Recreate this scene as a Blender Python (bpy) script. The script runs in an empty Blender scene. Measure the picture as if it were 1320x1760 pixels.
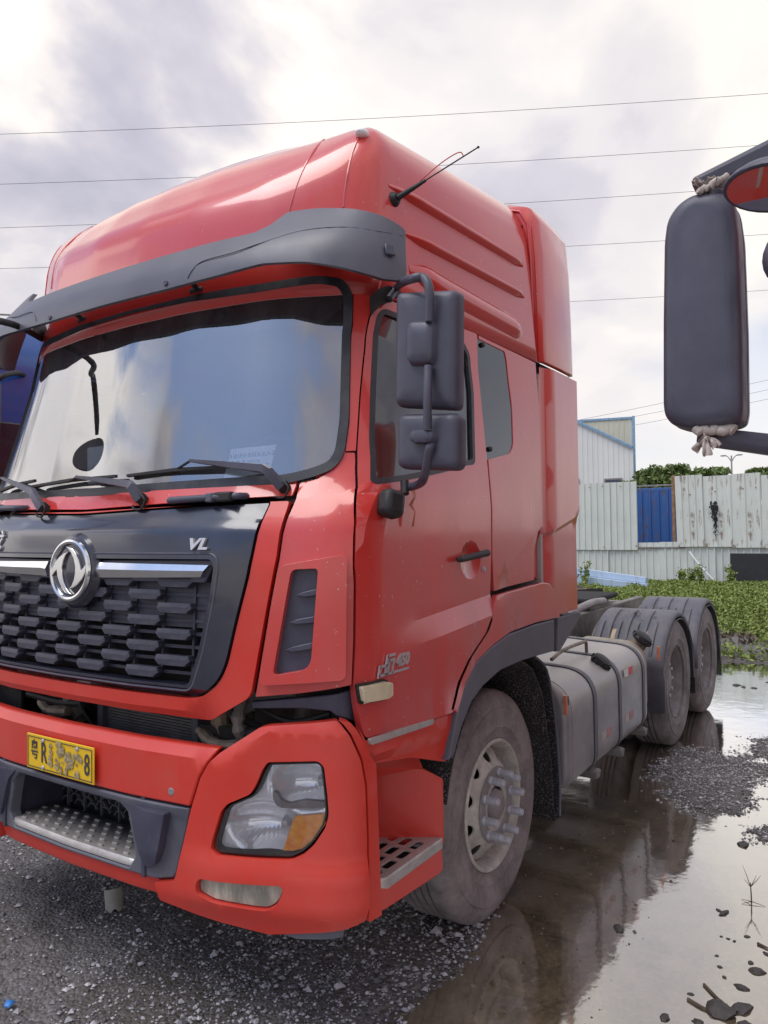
import bpy, bmesh, math, random
import numpy as np
from mathutils import Vector, Matrix, geometry, noise
random.seed(7); rng = np.random.default_rng(7)
R = math.radians
scn = bpy.context.scene
# ---------------------------------------------------------------- camera
CAM = np.array([-1.8138, -2.7271, 1.8378]); YAW, PITCH, ROLL, FPX = 0.5818, 0.0269, -0.0121, 1290.46
def cam_axes():
    f = np.array([math.cos(YAW)*math.cos(PITCH), math.sin(YAW)*math.cos(PITCH), math.sin(PITCH)])
    r = np.array([math.sin(YAW), -math.cos(YAW), 0.0]); u = np.cross(r, f)
    c, s = math.cos(ROLL), math.sin(ROLL)
    return c*r+s*u, -s*r+c*u, f
AX = cam_axes()
cd = bpy.data.cameras.new('camera'); cam = bpy.data.objects.new('camera', cd)
scn.collection.objects.link(cam); scn.camera = cam
cam.matrix_world = Matrix(((AX[0][0], AX[1][0], -AX[2][0], CAM[0]), (AX[0][1], AX[1][1], -AX[2][1], CAM[1]),
                           (AX[0][2], AX[1][2], -AX[2][2], CAM[2]), (0, 0, 0, 1)))
cd.sensor_fit = 'VERTICAL'; cd.sensor_height = 32.0; cd.lens = 32.0*FPX/1760.0
cd.clip_start = 0.05; cd.clip_end = 2000
# ---------------------------------------------------------------- sky and sun
SUN_EL, SUN_AZ = R(64), R(150)          # soft daylight, direction the light comes from
w = bpy.data.worlds.new('World'); scn.world = w; w.use_nodes = True
nt = w.node_tree; N = nt.nodes; L = nt.links; N.clear()
out = N.new('ShaderNodeOutputWorld'); bg = N.new('ShaderNodeBackground')
sky = N.new('ShaderNodeTexSky'); sky.sky_type = 'NISHITA'; sky.sun_disc = False
sky.sun_elevation = SUN_EL; sky.sun_rotation = R(90)-SUN_AZ; sky.dust_density = 2.0
tc = N.new('ShaderNodeTexCoord')
sep = N.new('ShaderNodeSeparateXYZ'); L.new(tc.outputs['Generated'], sep.inputs[0])
mx = N.new('ShaderNodeMath'); mx.operation = 'MAXIMUM'; mx.inputs[1].default_value = 0.0; L.new(sep.outputs[2], mx.inputs[0])
ad = N.new('ShaderNodeMath'); ad.operation = 'ADD'; ad.inputs[1].default_value = 0.32; L.new(mx.outputs[0], ad.inputs[0])
dv = N.new('ShaderNodeVectorMath'); dv.operation = 'DIVIDE'; L.new(tc.outputs['Generated'], dv.inputs[0])
cb = N.new('ShaderNodeCombineXYZ'); [L.new(ad.outputs[0], cb.inputs[i]) for i in (0, 1, 2)]
L.new(cb.outputs[0], dv.inputs[1])
mp = N.new('ShaderNodeMapping'); mp.inputs['Location'].default_value = (3.1, 1.7, 0.4); L.new(dv.outputs[0], mp.inputs['Vector'])
def sky_noise(scale, detail, rough, dist=0.0):
    n = N.new('ShaderNodeTexNoise'); n.inputs['Scale'].default_value = scale; n.inputs['Detail'].default_value = detail
    n.inputs['Roughness'].default_value = rough; n.inputs['Distortion'].default_value = dist
    L.new(mp.outputs[0], n.inputs['Vector']); return n
def ramp(tree, src, stops, interp='EASE'):
    r = tree.nodes.new('ShaderNodeValToRGB'); r.color_ramp.interpolation = interp
    e = r.color_ramp.elements
    while len(e) < len(stops): e.new(0.5)
    for k, (p_, c_) in enumerate(stops):
        e[k].position = p_; e[k].color = tuple(c_)+(1,) if len(c_) == 3 else c_
    tree.links.new(src, r.inputs[0]); return r
n1 = sky_noise(1.9, 6, 0.50, 0.25); n2 = sky_noise(0.9, 4, 0.5, 0.1); n3 = sky_noise(2.6, 5, 0.5, 0.2)
cloud_col = ramp(nt, n1.outputs['Fac'], [(0.34, (0.38, 0.38, 0.47)), (0.46, (0.49, 0.48, 0.57)), (0.55, (0.62, 0.60, 0.64)), (0.69, (0.80, 0.765, 0.735))])
# the sun glows through the cloud, high to the left of the view
gdir = N.new('ShaderNodeVectorMath'); gdir.operation = 'DOT_PRODUCT'; L.new(tc.outputs['Generated'], gdir.inputs[0])
GL = AX[2] + AX[0]*((215-660)/FPX) + AX[1]*((880-60)/FPX); GL = GL/np.linalg.norm(GL)
gdir.inputs[1].default_value = tuple(GL)
glow = ramp(nt, gdir.outputs['Value'], [(0.80, (0, 0, 0)), (0.955, (0.10, 0.09, 0.065)), (0.992, (0.36, 0.31, 0.21))])
gm = N.new('ShaderNodeMix'); gm.data_type = 'RGBA'; gm.blend_type = 'MULTIPLY'; gm.inputs[0].default_value = 1
L.new(glow.outputs[0], gm.inputs[6])
gr = ramp(nt, n1.outputs['Fac'], [(0.42, (0.05, 0.05, 0.05)), (0.6, (1, 1, 1))]); L.new(gr.outputs[0], gm.inputs[7])
cg = N.new('ShaderNodeMix'); cg.data_type = 'RGBA'; cg.blend_type = 'ADD'; cg.inputs[0].default_value = 1
L.new(cloud_col.outputs[0], cg.inputs[6]); L.new(gm.outputs[2], cg.inputs[7])
cov = ramp(nt, n2.outputs['Fac'], [(0.34, (0.35, 0.35, 0.35)), (0.50, (1, 1, 1))])
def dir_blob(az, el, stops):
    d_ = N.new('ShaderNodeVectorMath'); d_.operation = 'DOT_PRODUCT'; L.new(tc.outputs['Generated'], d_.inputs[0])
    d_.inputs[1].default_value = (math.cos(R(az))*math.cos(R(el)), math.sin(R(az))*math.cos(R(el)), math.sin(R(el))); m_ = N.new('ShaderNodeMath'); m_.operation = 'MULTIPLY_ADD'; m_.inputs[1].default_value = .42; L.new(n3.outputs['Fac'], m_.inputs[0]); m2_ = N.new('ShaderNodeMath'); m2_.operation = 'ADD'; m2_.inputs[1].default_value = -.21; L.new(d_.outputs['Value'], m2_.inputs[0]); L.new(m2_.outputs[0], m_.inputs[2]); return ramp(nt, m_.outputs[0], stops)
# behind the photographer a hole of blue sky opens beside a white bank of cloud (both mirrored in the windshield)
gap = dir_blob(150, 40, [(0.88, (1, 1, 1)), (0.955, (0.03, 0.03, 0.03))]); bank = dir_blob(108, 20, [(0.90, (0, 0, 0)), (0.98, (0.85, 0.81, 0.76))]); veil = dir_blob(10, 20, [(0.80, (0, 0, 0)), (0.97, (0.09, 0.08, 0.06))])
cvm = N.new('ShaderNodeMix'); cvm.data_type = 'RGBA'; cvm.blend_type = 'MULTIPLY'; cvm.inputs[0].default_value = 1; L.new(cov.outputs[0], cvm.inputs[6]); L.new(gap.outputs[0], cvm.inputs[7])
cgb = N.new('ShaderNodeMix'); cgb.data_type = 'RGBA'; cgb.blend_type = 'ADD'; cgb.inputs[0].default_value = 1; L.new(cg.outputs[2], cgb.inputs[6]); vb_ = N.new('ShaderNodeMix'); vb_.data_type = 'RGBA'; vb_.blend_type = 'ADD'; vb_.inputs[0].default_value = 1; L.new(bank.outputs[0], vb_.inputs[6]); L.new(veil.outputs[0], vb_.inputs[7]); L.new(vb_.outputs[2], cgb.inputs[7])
skm = N.new('ShaderNodeMix'); skm.data_type = 'RGBA'; skm.blend_type = 'MULTIPLY'; skm.inputs[0].default_value = 1
skm.inputs[7].default_value = (0.10, 0.12, 0.15, 1); L.new(sky.outputs[0], skm.inputs[6])
hz = ramp(nt, sep.outputs[2], [(0.0, (.75, .75, .75)), (.48, (0, 0, 0))]); hzm = N.new('ShaderNodeMix'); hzm.data_type = 'RGBA'
L.new(hz.outputs[0], hzm.inputs[0]); hzm.inputs[7].default_value = (.90, .855, .81, 1)
fin = N.new('ShaderNodeMix'); fin.data_type = 'RGBA'
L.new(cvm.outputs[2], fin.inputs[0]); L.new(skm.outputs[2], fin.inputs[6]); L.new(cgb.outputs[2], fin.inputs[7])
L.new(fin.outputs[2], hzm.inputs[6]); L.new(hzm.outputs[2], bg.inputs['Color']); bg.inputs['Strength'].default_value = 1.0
L.new(bg.outputs[0], out.inputs['Surface'])
sd = bpy.data.lights.new('sun', 'SUN'); sun = bpy.data.objects.new('sun', sd); scn.collection.objects.link(sun)
sd.energy = 1.5; sd.angle = R(38); sd.color = (1.0, 0.96, 0.90)
sv = Vector((math.cos(SUN_AZ)*math.cos(SUN_EL), math.sin(SUN_AZ)*math.cos(SUN_EL), math.sin(SUN_EL)))
sun.rotation_euler = sv.to_track_quat('Z', 'Y').to_euler()
scn.view_settings.view_transform = 'Standard'; scn.view_settings.look = 'None'
scn.view_settings.exposure = 0.28; scn.view_settings.gamma = 1.0; scn.view_settings.use_curve_mapping = False
scn.render.engine = 'CYCLES'
# ---------------------------------------------------------------- measuring along a line of sight (positions on real surfaces)
def ray(px, py):
    return AX[0]*((px-660)/FPX) + AX[1]*((880-py)/FPX) + AX[2]
def at(px, py, ax, val):
    d = ray(px, py); t = (val-CAM[ax])/d[ax]; return CAM+t*d
# ---------------------------------------------------------------- mesh helpers
def link(name, me, mat=None, parent=None, smooth=30):
    o = bpy.data.objects.new(name, me); scn.collection.objects.link(o)
    if mat is not None: me.materials.append(mat)
    if parent is not None: o.parent = parent
    if smooth is not None and len(me.polygons):
        me.polygons.foreach_set('use_smooth', [True]*len(me.polygons))
        me.set_sharp_from_angle(angle=R(smooth))
    return o
def mesh_py(name, v, f, mat=None, parent=None, smooth=30):
    me = bpy.data.meshes.new(name); me.from_pydata([tuple(map(float, q)) for q in v], [], [tuple(map(int, q)) for q in f]); me.update()
    return link(name, me, mat, parent, smooth)
def mesh_bm(name, bm, mat=None, parent=None, smooth=30):
    bmesh.ops.recalc_face_normals(bm, faces=bm.faces)
    me = bpy.data.meshes.new(name); bm.to_mesh(me); bm.free(); return link(name, me, mat, parent, smooth)
def bev(o, wdt, seg=2, ang=35):
    m = o.modifiers.new('bevel', 'BEVEL'); m.width = wdt; m.segments = seg; m.limit_method = 'ANGLE'; m.angle_limit = R(ang)
    m.harden_normals = False; return o
def add_box(bm, c, s, rot=None):
    r = bmesh.ops.create_cube(bm, size=1.0)
    M = Matrix.Translation(Vector(c)) @ (rot.to_4x4() if rot is not None else Matrix.Identity(4)) @ Matrix.Diagonal((s[0], s[1], s[2], 1))
    bmesh.ops.transform(bm, matrix=M, verts=r['verts']); return r['verts']
def box(name, c, s, mat, parent=None, bw=0.004, rot=None):
    bm = bmesh.new(); add_box(bm, c, s, rot); o = mesh_bm(name, bm, mat, parent)
    if bw: bev(o, bw)
    return o
def smooth_path(pts, n=6, closed=False):
    P = [Vector(q) for q in pts]; out_ = []; m = len(P)
    rngi = range(m if closed else m-1)
    for i in rngi:
        p0 = P[(i-1) % m] if closed else P[max(i-1, 0)]; p1 = P[i]; p2 = P[(i+1) % m]; p3 = P[(i+2) % m] if closed else P[min(i+2, m-1)]
        for k in range(n):
            t = k/n; out_.append(0.5*((2*p1)+(p2-p0)*t+(2*p0-5*p1+4*p2-p3)*t*t+(-p0+3*p1-3*p2+p3)*t**3))
    if not closed: out_.append(P[-1])
    return out_
def add_tube(bm, pts, r, sides=10, cap=True):
    P = [Vector(q) for q in pts]; rings = []
    rr = r if isinstance(r, (list, tuple)) else [r]*len(P)
    t0 = (P[1]-P[0]).normalized(); nrm = t0.orthogonal().normalized()
    for i, q in enumerate(P):
        t = ((P[min(i+1, len(P)-1)]-P[max(i-1, 0)])).normalized()
        nrm = (nrm - t*nrm.dot(t)).normalized(); b = t.cross(nrm)
        rings.append([bm.verts.new(q+(nrm*math.cos(a)+b*math.sin(a))*rr[i]) for a in [2*math.pi*k/sides for k in range(sides)]])
    for i in range(len(P)-1):
        for k in range(sides):
            bm.faces.new((rings[i][k], rings[i][(k+1) % sides], rings[i+1][(k+1) % sides], rings[i+1][k]))
    if cap: bm.faces.new(rings[0][::-1]); bm.faces.new(rings[-1])
def tube(name, pts, r, mat, parent=None, sides=10, smooth=6):
    bm = bmesh.new(); add_tube(bm, smooth_path(pts, smooth) if smooth else pts, r, sides); return mesh_bm(name, bm, mat, parent)
def add_lathe(bm, prof, seg=64, origin=(0, 0, 0), axis='y', closed=False):
    """prof: list of (radius, along axis)."""
    rings = []
    for (r_, h) in prof:
        ring = []
        for k in range(seg):
            a = 2*math.pi*k/seg; c_, s_ = r_*math.cos(a), r_*math.sin(a)
            q = {'y': (c_, h, s_), 'z': (c_, s_, h), 'x': (h, c_, s_)}[axis]
            ring.append(bm.verts.new((q[0]+origin[0], q[1]+origin[1], q[2]+origin[2])))
        rings.append(ring)
    n = len(rings)
    for i in range(n if closed else n-1):
        a_, b_ = rings[i], rings[(i+1) % n]
        for k in range(seg): bm.faces.new((a_[k], a_[(k+1) % seg], b_[(k+1) % seg], b_[k]))
    if not closed:
        pass
def inpoly(x, y, poly):
    c_ = False; n = len(poly); j = n-1
    for i in range(n):
        xi, yi = poly[i]; xj, yj = poly[j]
        if (yi > y) != (yj > y) and x < (xj-xi)*(y-yi)/(yj-yi)+xi: c_ = not c_
        j = i
    return c_
def rnd(pts, r, n=5):
    """round the corners of a closed 2D polygon; r is one radius or one per corner."""
    out_ = []; m = len(pts)
    for i in range(m):
        rr = r[i] if isinstance(r, (list, tuple)) else r
        p0, p1, p2 = Vector(pts[i-1][:2]), Vector(pts[i][:2]), Vector(pts[(i+1) % m][:2])
        a_, b_ = (p0-p1), (p2-p1); la, lb = a_.length, b_.length
        if rr <= 0 or la < 1e-6 or lb < 1e-6: out_.append(tuple(p1)); continue
        d = min(rr, la*0.49, lb*0.49); A_ = p1+a_/la*d; B_ = p1+b_/lb*d
        for k in range(n+1):
            t = k/n; q = A_*(1-t)**2+p1*2*t*(1-t)+B_*t*t; out_.append((q.x, q.y))
    return out_
def resample(poly, step):
    out_ = []; m = len(poly)
    for i in range(m):
        a_, b_ = Vector(poly[i]), Vector(poly[(i+1) % m]); d = (b_-a_).length
        if d < 1e-5: continue
        k = max(1, int(math.ceil(d/step)))
        for j in range(k): q = a_.lerp(b_, j/k); out_.append((q.x, q.y))
    return out_
def fill2d(outline, holes=(), grid=0.06, step=0.04):
    loops = [resample(outline, step)]+[resample(h, step) for h in holes]
    vs = []; es = []
    for lp in loops:
        b0 = len(vs); vs += [Vector(q) for q in lp]; es += [(b0+i, b0+(i+1) % len(lp)) for i in range(len(lp))]
    nb = len(vs); arr = np.array([tuple(q) for q in vs])
    if grid:
        x0, y0 = arr.min(0); x1, y1 = arr.max(0); x = x0+grid*0.5
        while x < x1:
            y = y0+grid*0.5
            while y < y1:
                if np.hypot(arr[:, 0]-x, arr[:, 1]-y).min() > grid*0.45 and inpoly(x, y, loops[0]) and not any(inpoly(x, y, h) for h in loops[1:]):
                    vs.append(Vector((x, y)))
                y += grid
            x += grid
    r = geometry.delaunay_2d_cdt(vs, es, [], 0, 1e-7)
    V = [tuple(q) for q in r[0]]; F = []
    for f in r[2]:
        cx = sum(V[i][0] for i in f)/len(f); cy = sum(V[i][1] for i in f)/len(f)
        if inpoly(cx, cy, loops[0]) and not any(inpoly(cx, cy, h) for h in loops[1:]): F.append(list(f))
    return V, F
def slab(name, V, F, top, bot, mat, parent=None, bw=0.004, smooth=35, seg=2):
    """closed thick sheet: top(u,v) and bot(u,v) give the two faces."""
    T_ = [top(*q) for q in V]; B_ = [bot(*q) for q in V]; n = len(V)
    from collections import Counter
    ec = Counter(); 
    for f in F:
        for i in range(len(f)): ec[(f[i], f[(i+1) % len(f)])] += 1
    faces = [tuple(f) for f in F]+[tuple(q+n for q in f[::-1]) for f in F]
    for (a_, b_) in list(ec):
        if (b_, a_) not in ec: faces.append((b_, a_, a_+n, b_+n))
    used = sorted({i for f in faces for i in f}); mp_ = {k: i for i, k in enumerate(used)}; allv = T_+B_
    bm = bmesh.new(); vv = [bm.verts.new(tuple(map(float, allv[k]))) for k in used]
    for f in faces:
        try: bm.faces.new([vv[mp_[k]] for k in f])
        except ValueError: pass
    o = mesh_bm(name, bm, mat, parent, smooth)
    if bw: bev(o, bw, seg, 50)
    return o
def mirror(o, name=None):
    """the same piece on the other side of the truck (y -> -y)."""
    me = o.data.copy(); me.transform(Matrix.Scale(-1, 4, (0, 1, 0))); me.flip_normals()
    c_ = bpy.data.objects.new(o.name.split('.')[0] if name is None else name, me); scn.collection.objects.link(c_); c_.parent = o.parent
    for m in o.modifiers:
        q = c_.modifiers.new(m.name, m.type)
        if m.type == 'BEVEL': q.width = m.width; q.segments = m.segments; q.limit_method = 'ANGLE'; q.angle_limit = m.angle_limit
    return c_
def thing(name, label, cat, loc=(0, 0, 0), group=None, rot=(0, 0, 0)):
    o = bpy.data.objects.new(name, None); scn.collection.objects.link(o); o.location = loc; o.rotation_euler = rot
    o['label'] = label; o['category'] = cat; o.empty_display_size = 0.1
    if group: o['group'] = group
    return o
def tag(o, label=None, cat=None, group=None, kind=None):
    if label: o['label'] = label
    if cat: o['category'] = cat
    if group: o['group'] = group
    if kind: o['kind'] = kind
    return o
_textn = [0]
def text_mesh(name, body, size, depth, mat, parent, mat4, bold=0.0, shear=0.0, align='CENTER', sx=1.0):
    c_ = bpy.data.curves.new(name, 'FONT'); c_.body = body; c_.size = size; c_.extrude = depth; c_.offset = bold; c_.shear = shear
    c_.align_x = align; c_.align_y = 'CENTER'; c_.resolution_u = 3
    t = bpy.data.objects.new(name, c_); scn.collection.objects.link(t)
    bpy.context.view_layer.update()
    dg = bpy.context.evaluated_depsgraph_get(); me = bpy.data.meshes.new_from_object(t.evaluated_get(dg))
    bpy.data.objects.remove(t); me.name = name; me.transform(mat4 @ Matrix.Diagonal((sx, 1, 1, 1)))
    me.materials.clear(); return link(name, me, mat, parent, None)
# ================================================================ materials
def mat_new(name):
    m = bpy.data.materials.new(name); m.use_nodes = True; t = m.node_tree; t.nodes.clear()
    o = t.nodes.new('ShaderNodeOutputMaterial'); b = t.nodes.new('ShaderNodeBsdfPrincipled'); t.links.new(b.outputs[0], o.inputs[0])
    return m, t, b, o
def tex(t, scale, detail=5, rough=0.55, stretch=None, kind='Object', dist=0.0, w=None):
    tcn = t.nodes.new('ShaderNodeTexCoord'); src = tcn.outputs[kind]
    if stretch:
        mpn = t.nodes.new('ShaderNodeMapping'); mpn.inputs['Scale'].default_value = stretch; t.links.new(src, mpn.inputs[0]); src = mpn.outputs[0]
    n = t.nodes.new('ShaderNodeTexNoise'); n.inputs['Scale'].default_value = scale; n.inputs['Detail'].default_value = detail
    n.inputs['Roughness'].default_value = rough; n.inputs['Distortion'].default_value = dist; t.links.new(src, n.inputs['Vector']); return n
def mixc(t, fac, a, b, mode='MIX'):
    m = t.nodes.new('ShaderNodeMix'); m.data_type = 'RGBA'; m.blend_type = mode
    if hasattr(fac, 'links') or hasattr(fac, 'is_linked'): t.links.new(fac, m.inputs[0])
    else: m.inputs[0].default_value = fac
    for s, v in ((6, a), (7, b)):
        if isinstance(v, (tuple, list)): m.inputs[s].default_value = tuple(v)+(1,)*(4-len(v))
        else: t.links.new(v, m.inputs[s])
    return m.outputs[2]
def mth(t, op, a, b=None, clamp=False):
    m = t.nodes.new('ShaderNodeMath'); m.operation = op; m.use_clamp = clamp
    for i, v in enumerate((a, b)):
        if v is None: continue
        if isinstance(v, (int, float)): m.inputs[i].default_value = v
        else: t.links.new(v, m.inputs[i])
    return m.outputs[0]
def bump(t, b, h, strength, dist=0.01):
    n = t.nodes.new('ShaderNodeBump'); n.inputs['Strength'].default_value = strength; n.inputs['Distance'].default_value = dist
    t.links.new(h, n.inputs['Height']); t.links.new(n.outputs[0], b.inputs['Normal']); return n
def rmp(t, src, a, b, ca=(0, 0, 0), cb_=(1, 1, 1)): return ramp(t, src, [(a, ca), (b, cb_)], 'LINEAR').outputs[0]
def simple(name, col, rough=0.5, metal=0.0, vary=0.25, scale=6, dust=0.0, dustcol=(0.30, 0.27, 0.26), bmp=0.0, bscale=60, coat=0.0, spec=0.5, lowdust=0.0, stretch=None):
    m, t, b, o = mat_new(name)
    n = tex(t, scale, 6, 0.6, stretch)
    c_ = mixc(t, rmp(t, n.outputs['Fac'], 0.3, 0.7), tuple(x*(1-vary) for x in col), tuple(min(1, x*(1+vary)) for x in col))
    if dust or lowdust:
        d = tex(t, scale*1.7+1, 8, 0.7, kind='Object'); f = rmp(t, d.outputs['Fac'], 0.42, 0.72)
        f = mth(t, 'MULTIPLY', f, dust if dust else 0.15)
        if lowdust:
            g = t.nodes.new('ShaderNodeNewGeometry'); sp = t.nodes.new('ShaderNodeSeparateXYZ'); t.links.new(g.outputs['Position'], sp.inputs[0])
            d2 = tex(t, 2.3, 7, 0.7, (1, 1, 0.6)); z = mth(t, 'ADD', sp.outputs[2], mth(t, 'MULTIPLY', d2.outputs['Fac'], -0.9))
            zz = t.nodes.new('ShaderNodeMapRange'); zz.inputs['From Min'].default_value = 1.1; zz.inputs['From Max'].default_value = -0.35
            t.links.new(z, zz.inputs['Value']); f = mth(t, 'ADD', f, mth(t, 'MULTIPLY', zz.outputs[0], lowdust), True)
        c_ = mixc(t, f, c_, dustcol)
        t.links.new(mth(t, 'ADD', mth(t, 'MULTIPLY', f, 0.5), rough, True), b.inputs['Roughness'])
    else: 
        t.links.new(mth(t, 'ADD', mth(t, 'MULTIPLY', n.outputs['Fac'], 0.12), rough-0.06, True), b.inputs['Roughness'])
    t.links.new(c_, b.inputs['Base Color']); b.inputs['Metallic'].default_value = metal
    b.inputs['Coat Weight'].default_value = coat; b.inputs['Coat Roughness'].default_value = 0.08; b.inputs['Specular IOR Level'].default_value = spec
    if bmp: nb_ = tex(t, bscale, 6, 0.7); bump(t, b, nb_.outputs['Fac'], bmp)
    return m
def red_paint():
    m, t, b, o = mat_new('red_paint')
    n = tex(t, 1.6, 6, 0.6); c_ = mixc(t, n.outputs['Fac'], (0.60, 0.020, 0.012), (0.68, 0.034, 0.020))
    # dust film: streaks running down, heavier low on the cab
    d = tex(t, 3.0, 9, 0.72, (1, 1, 0.25)); d2 = tex(t, 26, 5, 0.7, (1, 1, 0.18))
    g = t.nodes.new('ShaderNodeNewGeometry'); sp = t.nodes.new('ShaderNodeSeparateXYZ'); t.links.new(g.outputs['Position'], sp.inputs[0])
    zz = t.nodes.new('ShaderNodeMapRange'); zz.inputs['From Min'].default_value = 2.2; zz.inputs['From Max'].default_value = 0.4; zz.inputs['To Min'].default_value = 0.10; zz.inputs['To Max'].default_value = 1.0
    t.links.new(sp.outputs[2], zz.inputs['Value'])
    sx_ = t.nodes.new('ShaderNodeMapRange'); sx_.inputs['From Min'].default_value = 0.3; sx_.inputs['From Max'].default_value = 1.2; sx_.inputs['To Min'].default_value = 0.35; sx_.inputs['To Max'].default_value = 1.0
    t.links.new(sp.outputs[0], sx_.inputs['Value'])
    f = mth(t, 'MULTIPLY', rmp(t, d.outputs['Fac'], 0.36, 0.60), mth(t, 'MULTIPLY', zz.outputs[0], sx_.outputs[0]))
    f = mth(t, 'ADD', f, mth(t, 'MULTIPLY', rmp(t, d2.outputs['Fac'], 0.45, 0.7), 0.05), True)
    f = mth(t, 'ADD', f, 0.035, True)
    c_ = mixc(t, f, c_, (0.30, 0.16, 0.17))
    ch = tex(t, 70, 3, 0.5); chf = mth(t, 'MULTIPLY', rmp(t, ch.outputs['Fac'], 0.71, 0.73), 0.7); c_ = mixc(t, chf, c_, (0.5, 0.42, 0.4))
    t.links.new(c_, b.inputs['Base Color'])
    t.links.new(mth(t, 'ADD', mth(t, 'MULTIPLY', f, 0.6), 0.28, True), b.inputs['Roughness'])
    b.inputs['Coat Weight'].default_value = 1.0
    t.links.new(mth(t, 'ADD', mth(t, 'MULTIPLY', f, 0.5), 0.03, True), b.inputs['Coat Roughness'])
    wv = tex(t, 2.2, 2, 0.4); bump(t, b, wv.outputs['Fac'], 0.03, 0.02)
    return m
M = {}
M['red'] = red_paint()
M['red_plastic'] = simple('red_bumper_plastic', (0.62, 0.032, 0.018), 0.42, vary=0.06, scale=2, dust=0.16, dustcol=(0.42, 0.17, 0.14), coat=0.30, lowdust=0.10)
M['dark_plastic'] = simple('dark_grey_plastic', (0.050, 0.050, 0.082), 0.42, vary=0.15, scale=5, dust=0.22, dustcol=(0.16, 0.15, 0.17), bmp=0.06, bscale=220, coat=0.10)
M['grille'] = simple('grille_plastic', (0.034, 0.034, 0.056), 0.45, vary=0.2, scale=9, dust=0.35, dustcol=(0.13, 0.12, 0.14), bmp=0.08, bscale=200)
M['visor'] = simple('visor_plastic', (0.090, 0.091, 0.118), 0.36, vary=0.10, scale=3, dust=0.25, dustcol=(0.15, 0.15, 0.17), bmp=0.04, bscale=260)
M['gloss_black'] = simple('gloss_navy_black', (0.019, 0.020, 0.036), 0.18, vary=0.1, scale=3, dust=0.10, dustcol=(0.10, 0.10, 0.13), coat=0.7)
M['black'] = simple('black_rubber', (0.014, 0.014, 0.016), 0.55, vary=0.2, scale=9, dust=0.2, dustcol=(0.10, 0.09, 0.09))
M['seal'] = simple('window_seal', (0.025, 0.025, 0.032), 0.4, vary=0.2, scale=8, dust=0.3, dustcol=(0.12, 0.12, 0.13))
M['mirror_shell'] = simple('mirror_shell_plastic', (0.070, 0.068, 0.100), 0.38, vary=0.2, scale=7, dust=0.35, dustcol=(0.085, 0.085, 0.11), bmp=0.10, bscale=180)
M['fender'] = simple('fender_grey_plastic', (0.095, 0.10, 0.13), 0.55, vary=0.15, scale=5, dust=0.35, dustcol=(0.19, 0.17, 0.17), bmp=0.05, bscale=160)
M['guard'] = simple('mudguard_plastic', (0.10, 0.102, 0.125), 0.55, vary=0.15, scale=4, dust=0.5, dustcol=(0.24, 0.215, 0.21), bmp=0.08, bscale=120)
M['chrome'] = simple('worn_chrome', (0.74, 0.74, 0.74), 0.14, metal=1.0, vary=0.05, scale=12, dust=0.1)
M['badge'] = simple('badge_silver', (0.62, 0.62, 0.65), 0.35, metal=0.7, vary=0.1, scale=12, dust=0.2)
M['alu'] = simple('dusty_aluminium', (0.52, 0.50, 0.48), 0.40, metal=0.55, vary=0.12, scale=9, dust=0.7, dustcol=(0.33, 0.29, 0.28), bmp=0.1, bscale=80)
M['steel'] = simple('dirty_steel', (0.20, 0.19, 0.18), 0.6, metal=0.3, vary=0.35, scale=11, dust=0.5, dustcol=(0.22, 0.18, 0.15), bmp=0.3, bscale=50)
M['greasy'] = simple('greasy_cast_metal', (0.20, 0.17, 0.14), 0.45, metal=0.4, vary=0.6, scale=14, dust=0.6, dustcol=(0.30, 0.22, 0.13), bmp=0.5, bscale=40)
M['bay'] = simple('engine_bay_black', (0.010, 0.010, 0.011), 0.85, vary=0.4, scale=8)
M['interior'] = simple('interior_grey', (0.30, 0.30, 0.31), 0.7, vary=0.15, scale=4)
M['liner'] = simple('headliner', (0.42, 0.42, 0.40), 0.9, vary=0.1, scale=4)
M['seat'] = simple('seat_fabric', (0.07, 0.075, 0.09), 0.9, vary=0.3, scale=10)
M['bolt'] = simple('zinc_bolt', (0.50, 0.50, 0.55), 0.45, metal=0.4, vary=0.2, scale=30, dust=0.5, dustcol=(0.33, 0.30, 0.31))
M['amber'] = simple('amber_reflector', (0.62, 0.16, 0.075), 0.3, vary=0.15, scale=20, dust=0.4, dustcol=(0.4, 0.25, 0.2))
M['cream'] = simple('yellowed_lens', (0.66, 0.58, 0.40), 0.28, vary=0.12, scale=14, dust=0.2, dustcol=(0.4, 0.33, 0.24), coat=0.5)
M['white_card'] = simple('white_card', (0.90, 0.91, 0.92), 0.7, vary=0.03, scale=6)
M['ink'] = simple('printed_ink', (0.05, 0.05, 0.06), 0.7, vary=0.1)
M['rag'] = simple('dirty_cloth', (0.50, 0.43, 0.39), 0.95, vary=0.3, scale=26, bmp=0.5, bscale=120)
M['wood'] = simple('weathered_wood', (0.30, 0.17, 0.09), 0.8, vary=0.4, scale=10)
def rubber():
    m, t, b, o = mat_new('dusty_tyre_rubber')
    n = tex(t, 5, 8, 0.7); n2 = tex(t, 34, 6, 0.7)
    f = mth(t, 'ADD', mth(t, 'MULTIPLY', rmp(t, n.outputs['Fac'], 0.35, 0.65), 0.55), mth(t, 'MULTIPLY', n2.outputs['Fac'], 0.5), True)
    c_ = mixc(t, f, (0.055, 0.050, 0.055), (0.33, 0.285, 0.28)); t.links.new(c_, b.inputs['Base Color'])
    b.inputs['Roughness'].default_value = 0.85; bump(t, b, n2.outputs['Fac'], 0.35, 0.006); return m
M['tyre'] = rubber()
M['rim'] = simple('dusty_cream_rim', (0.50, 0.48, 0.43), 0.5, metal=0.05, vary=0.15, scale=9, dust=0.8, dustcol=(0.27, 0.235, 0.215), bmp=0.08, bscale=60)
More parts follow.
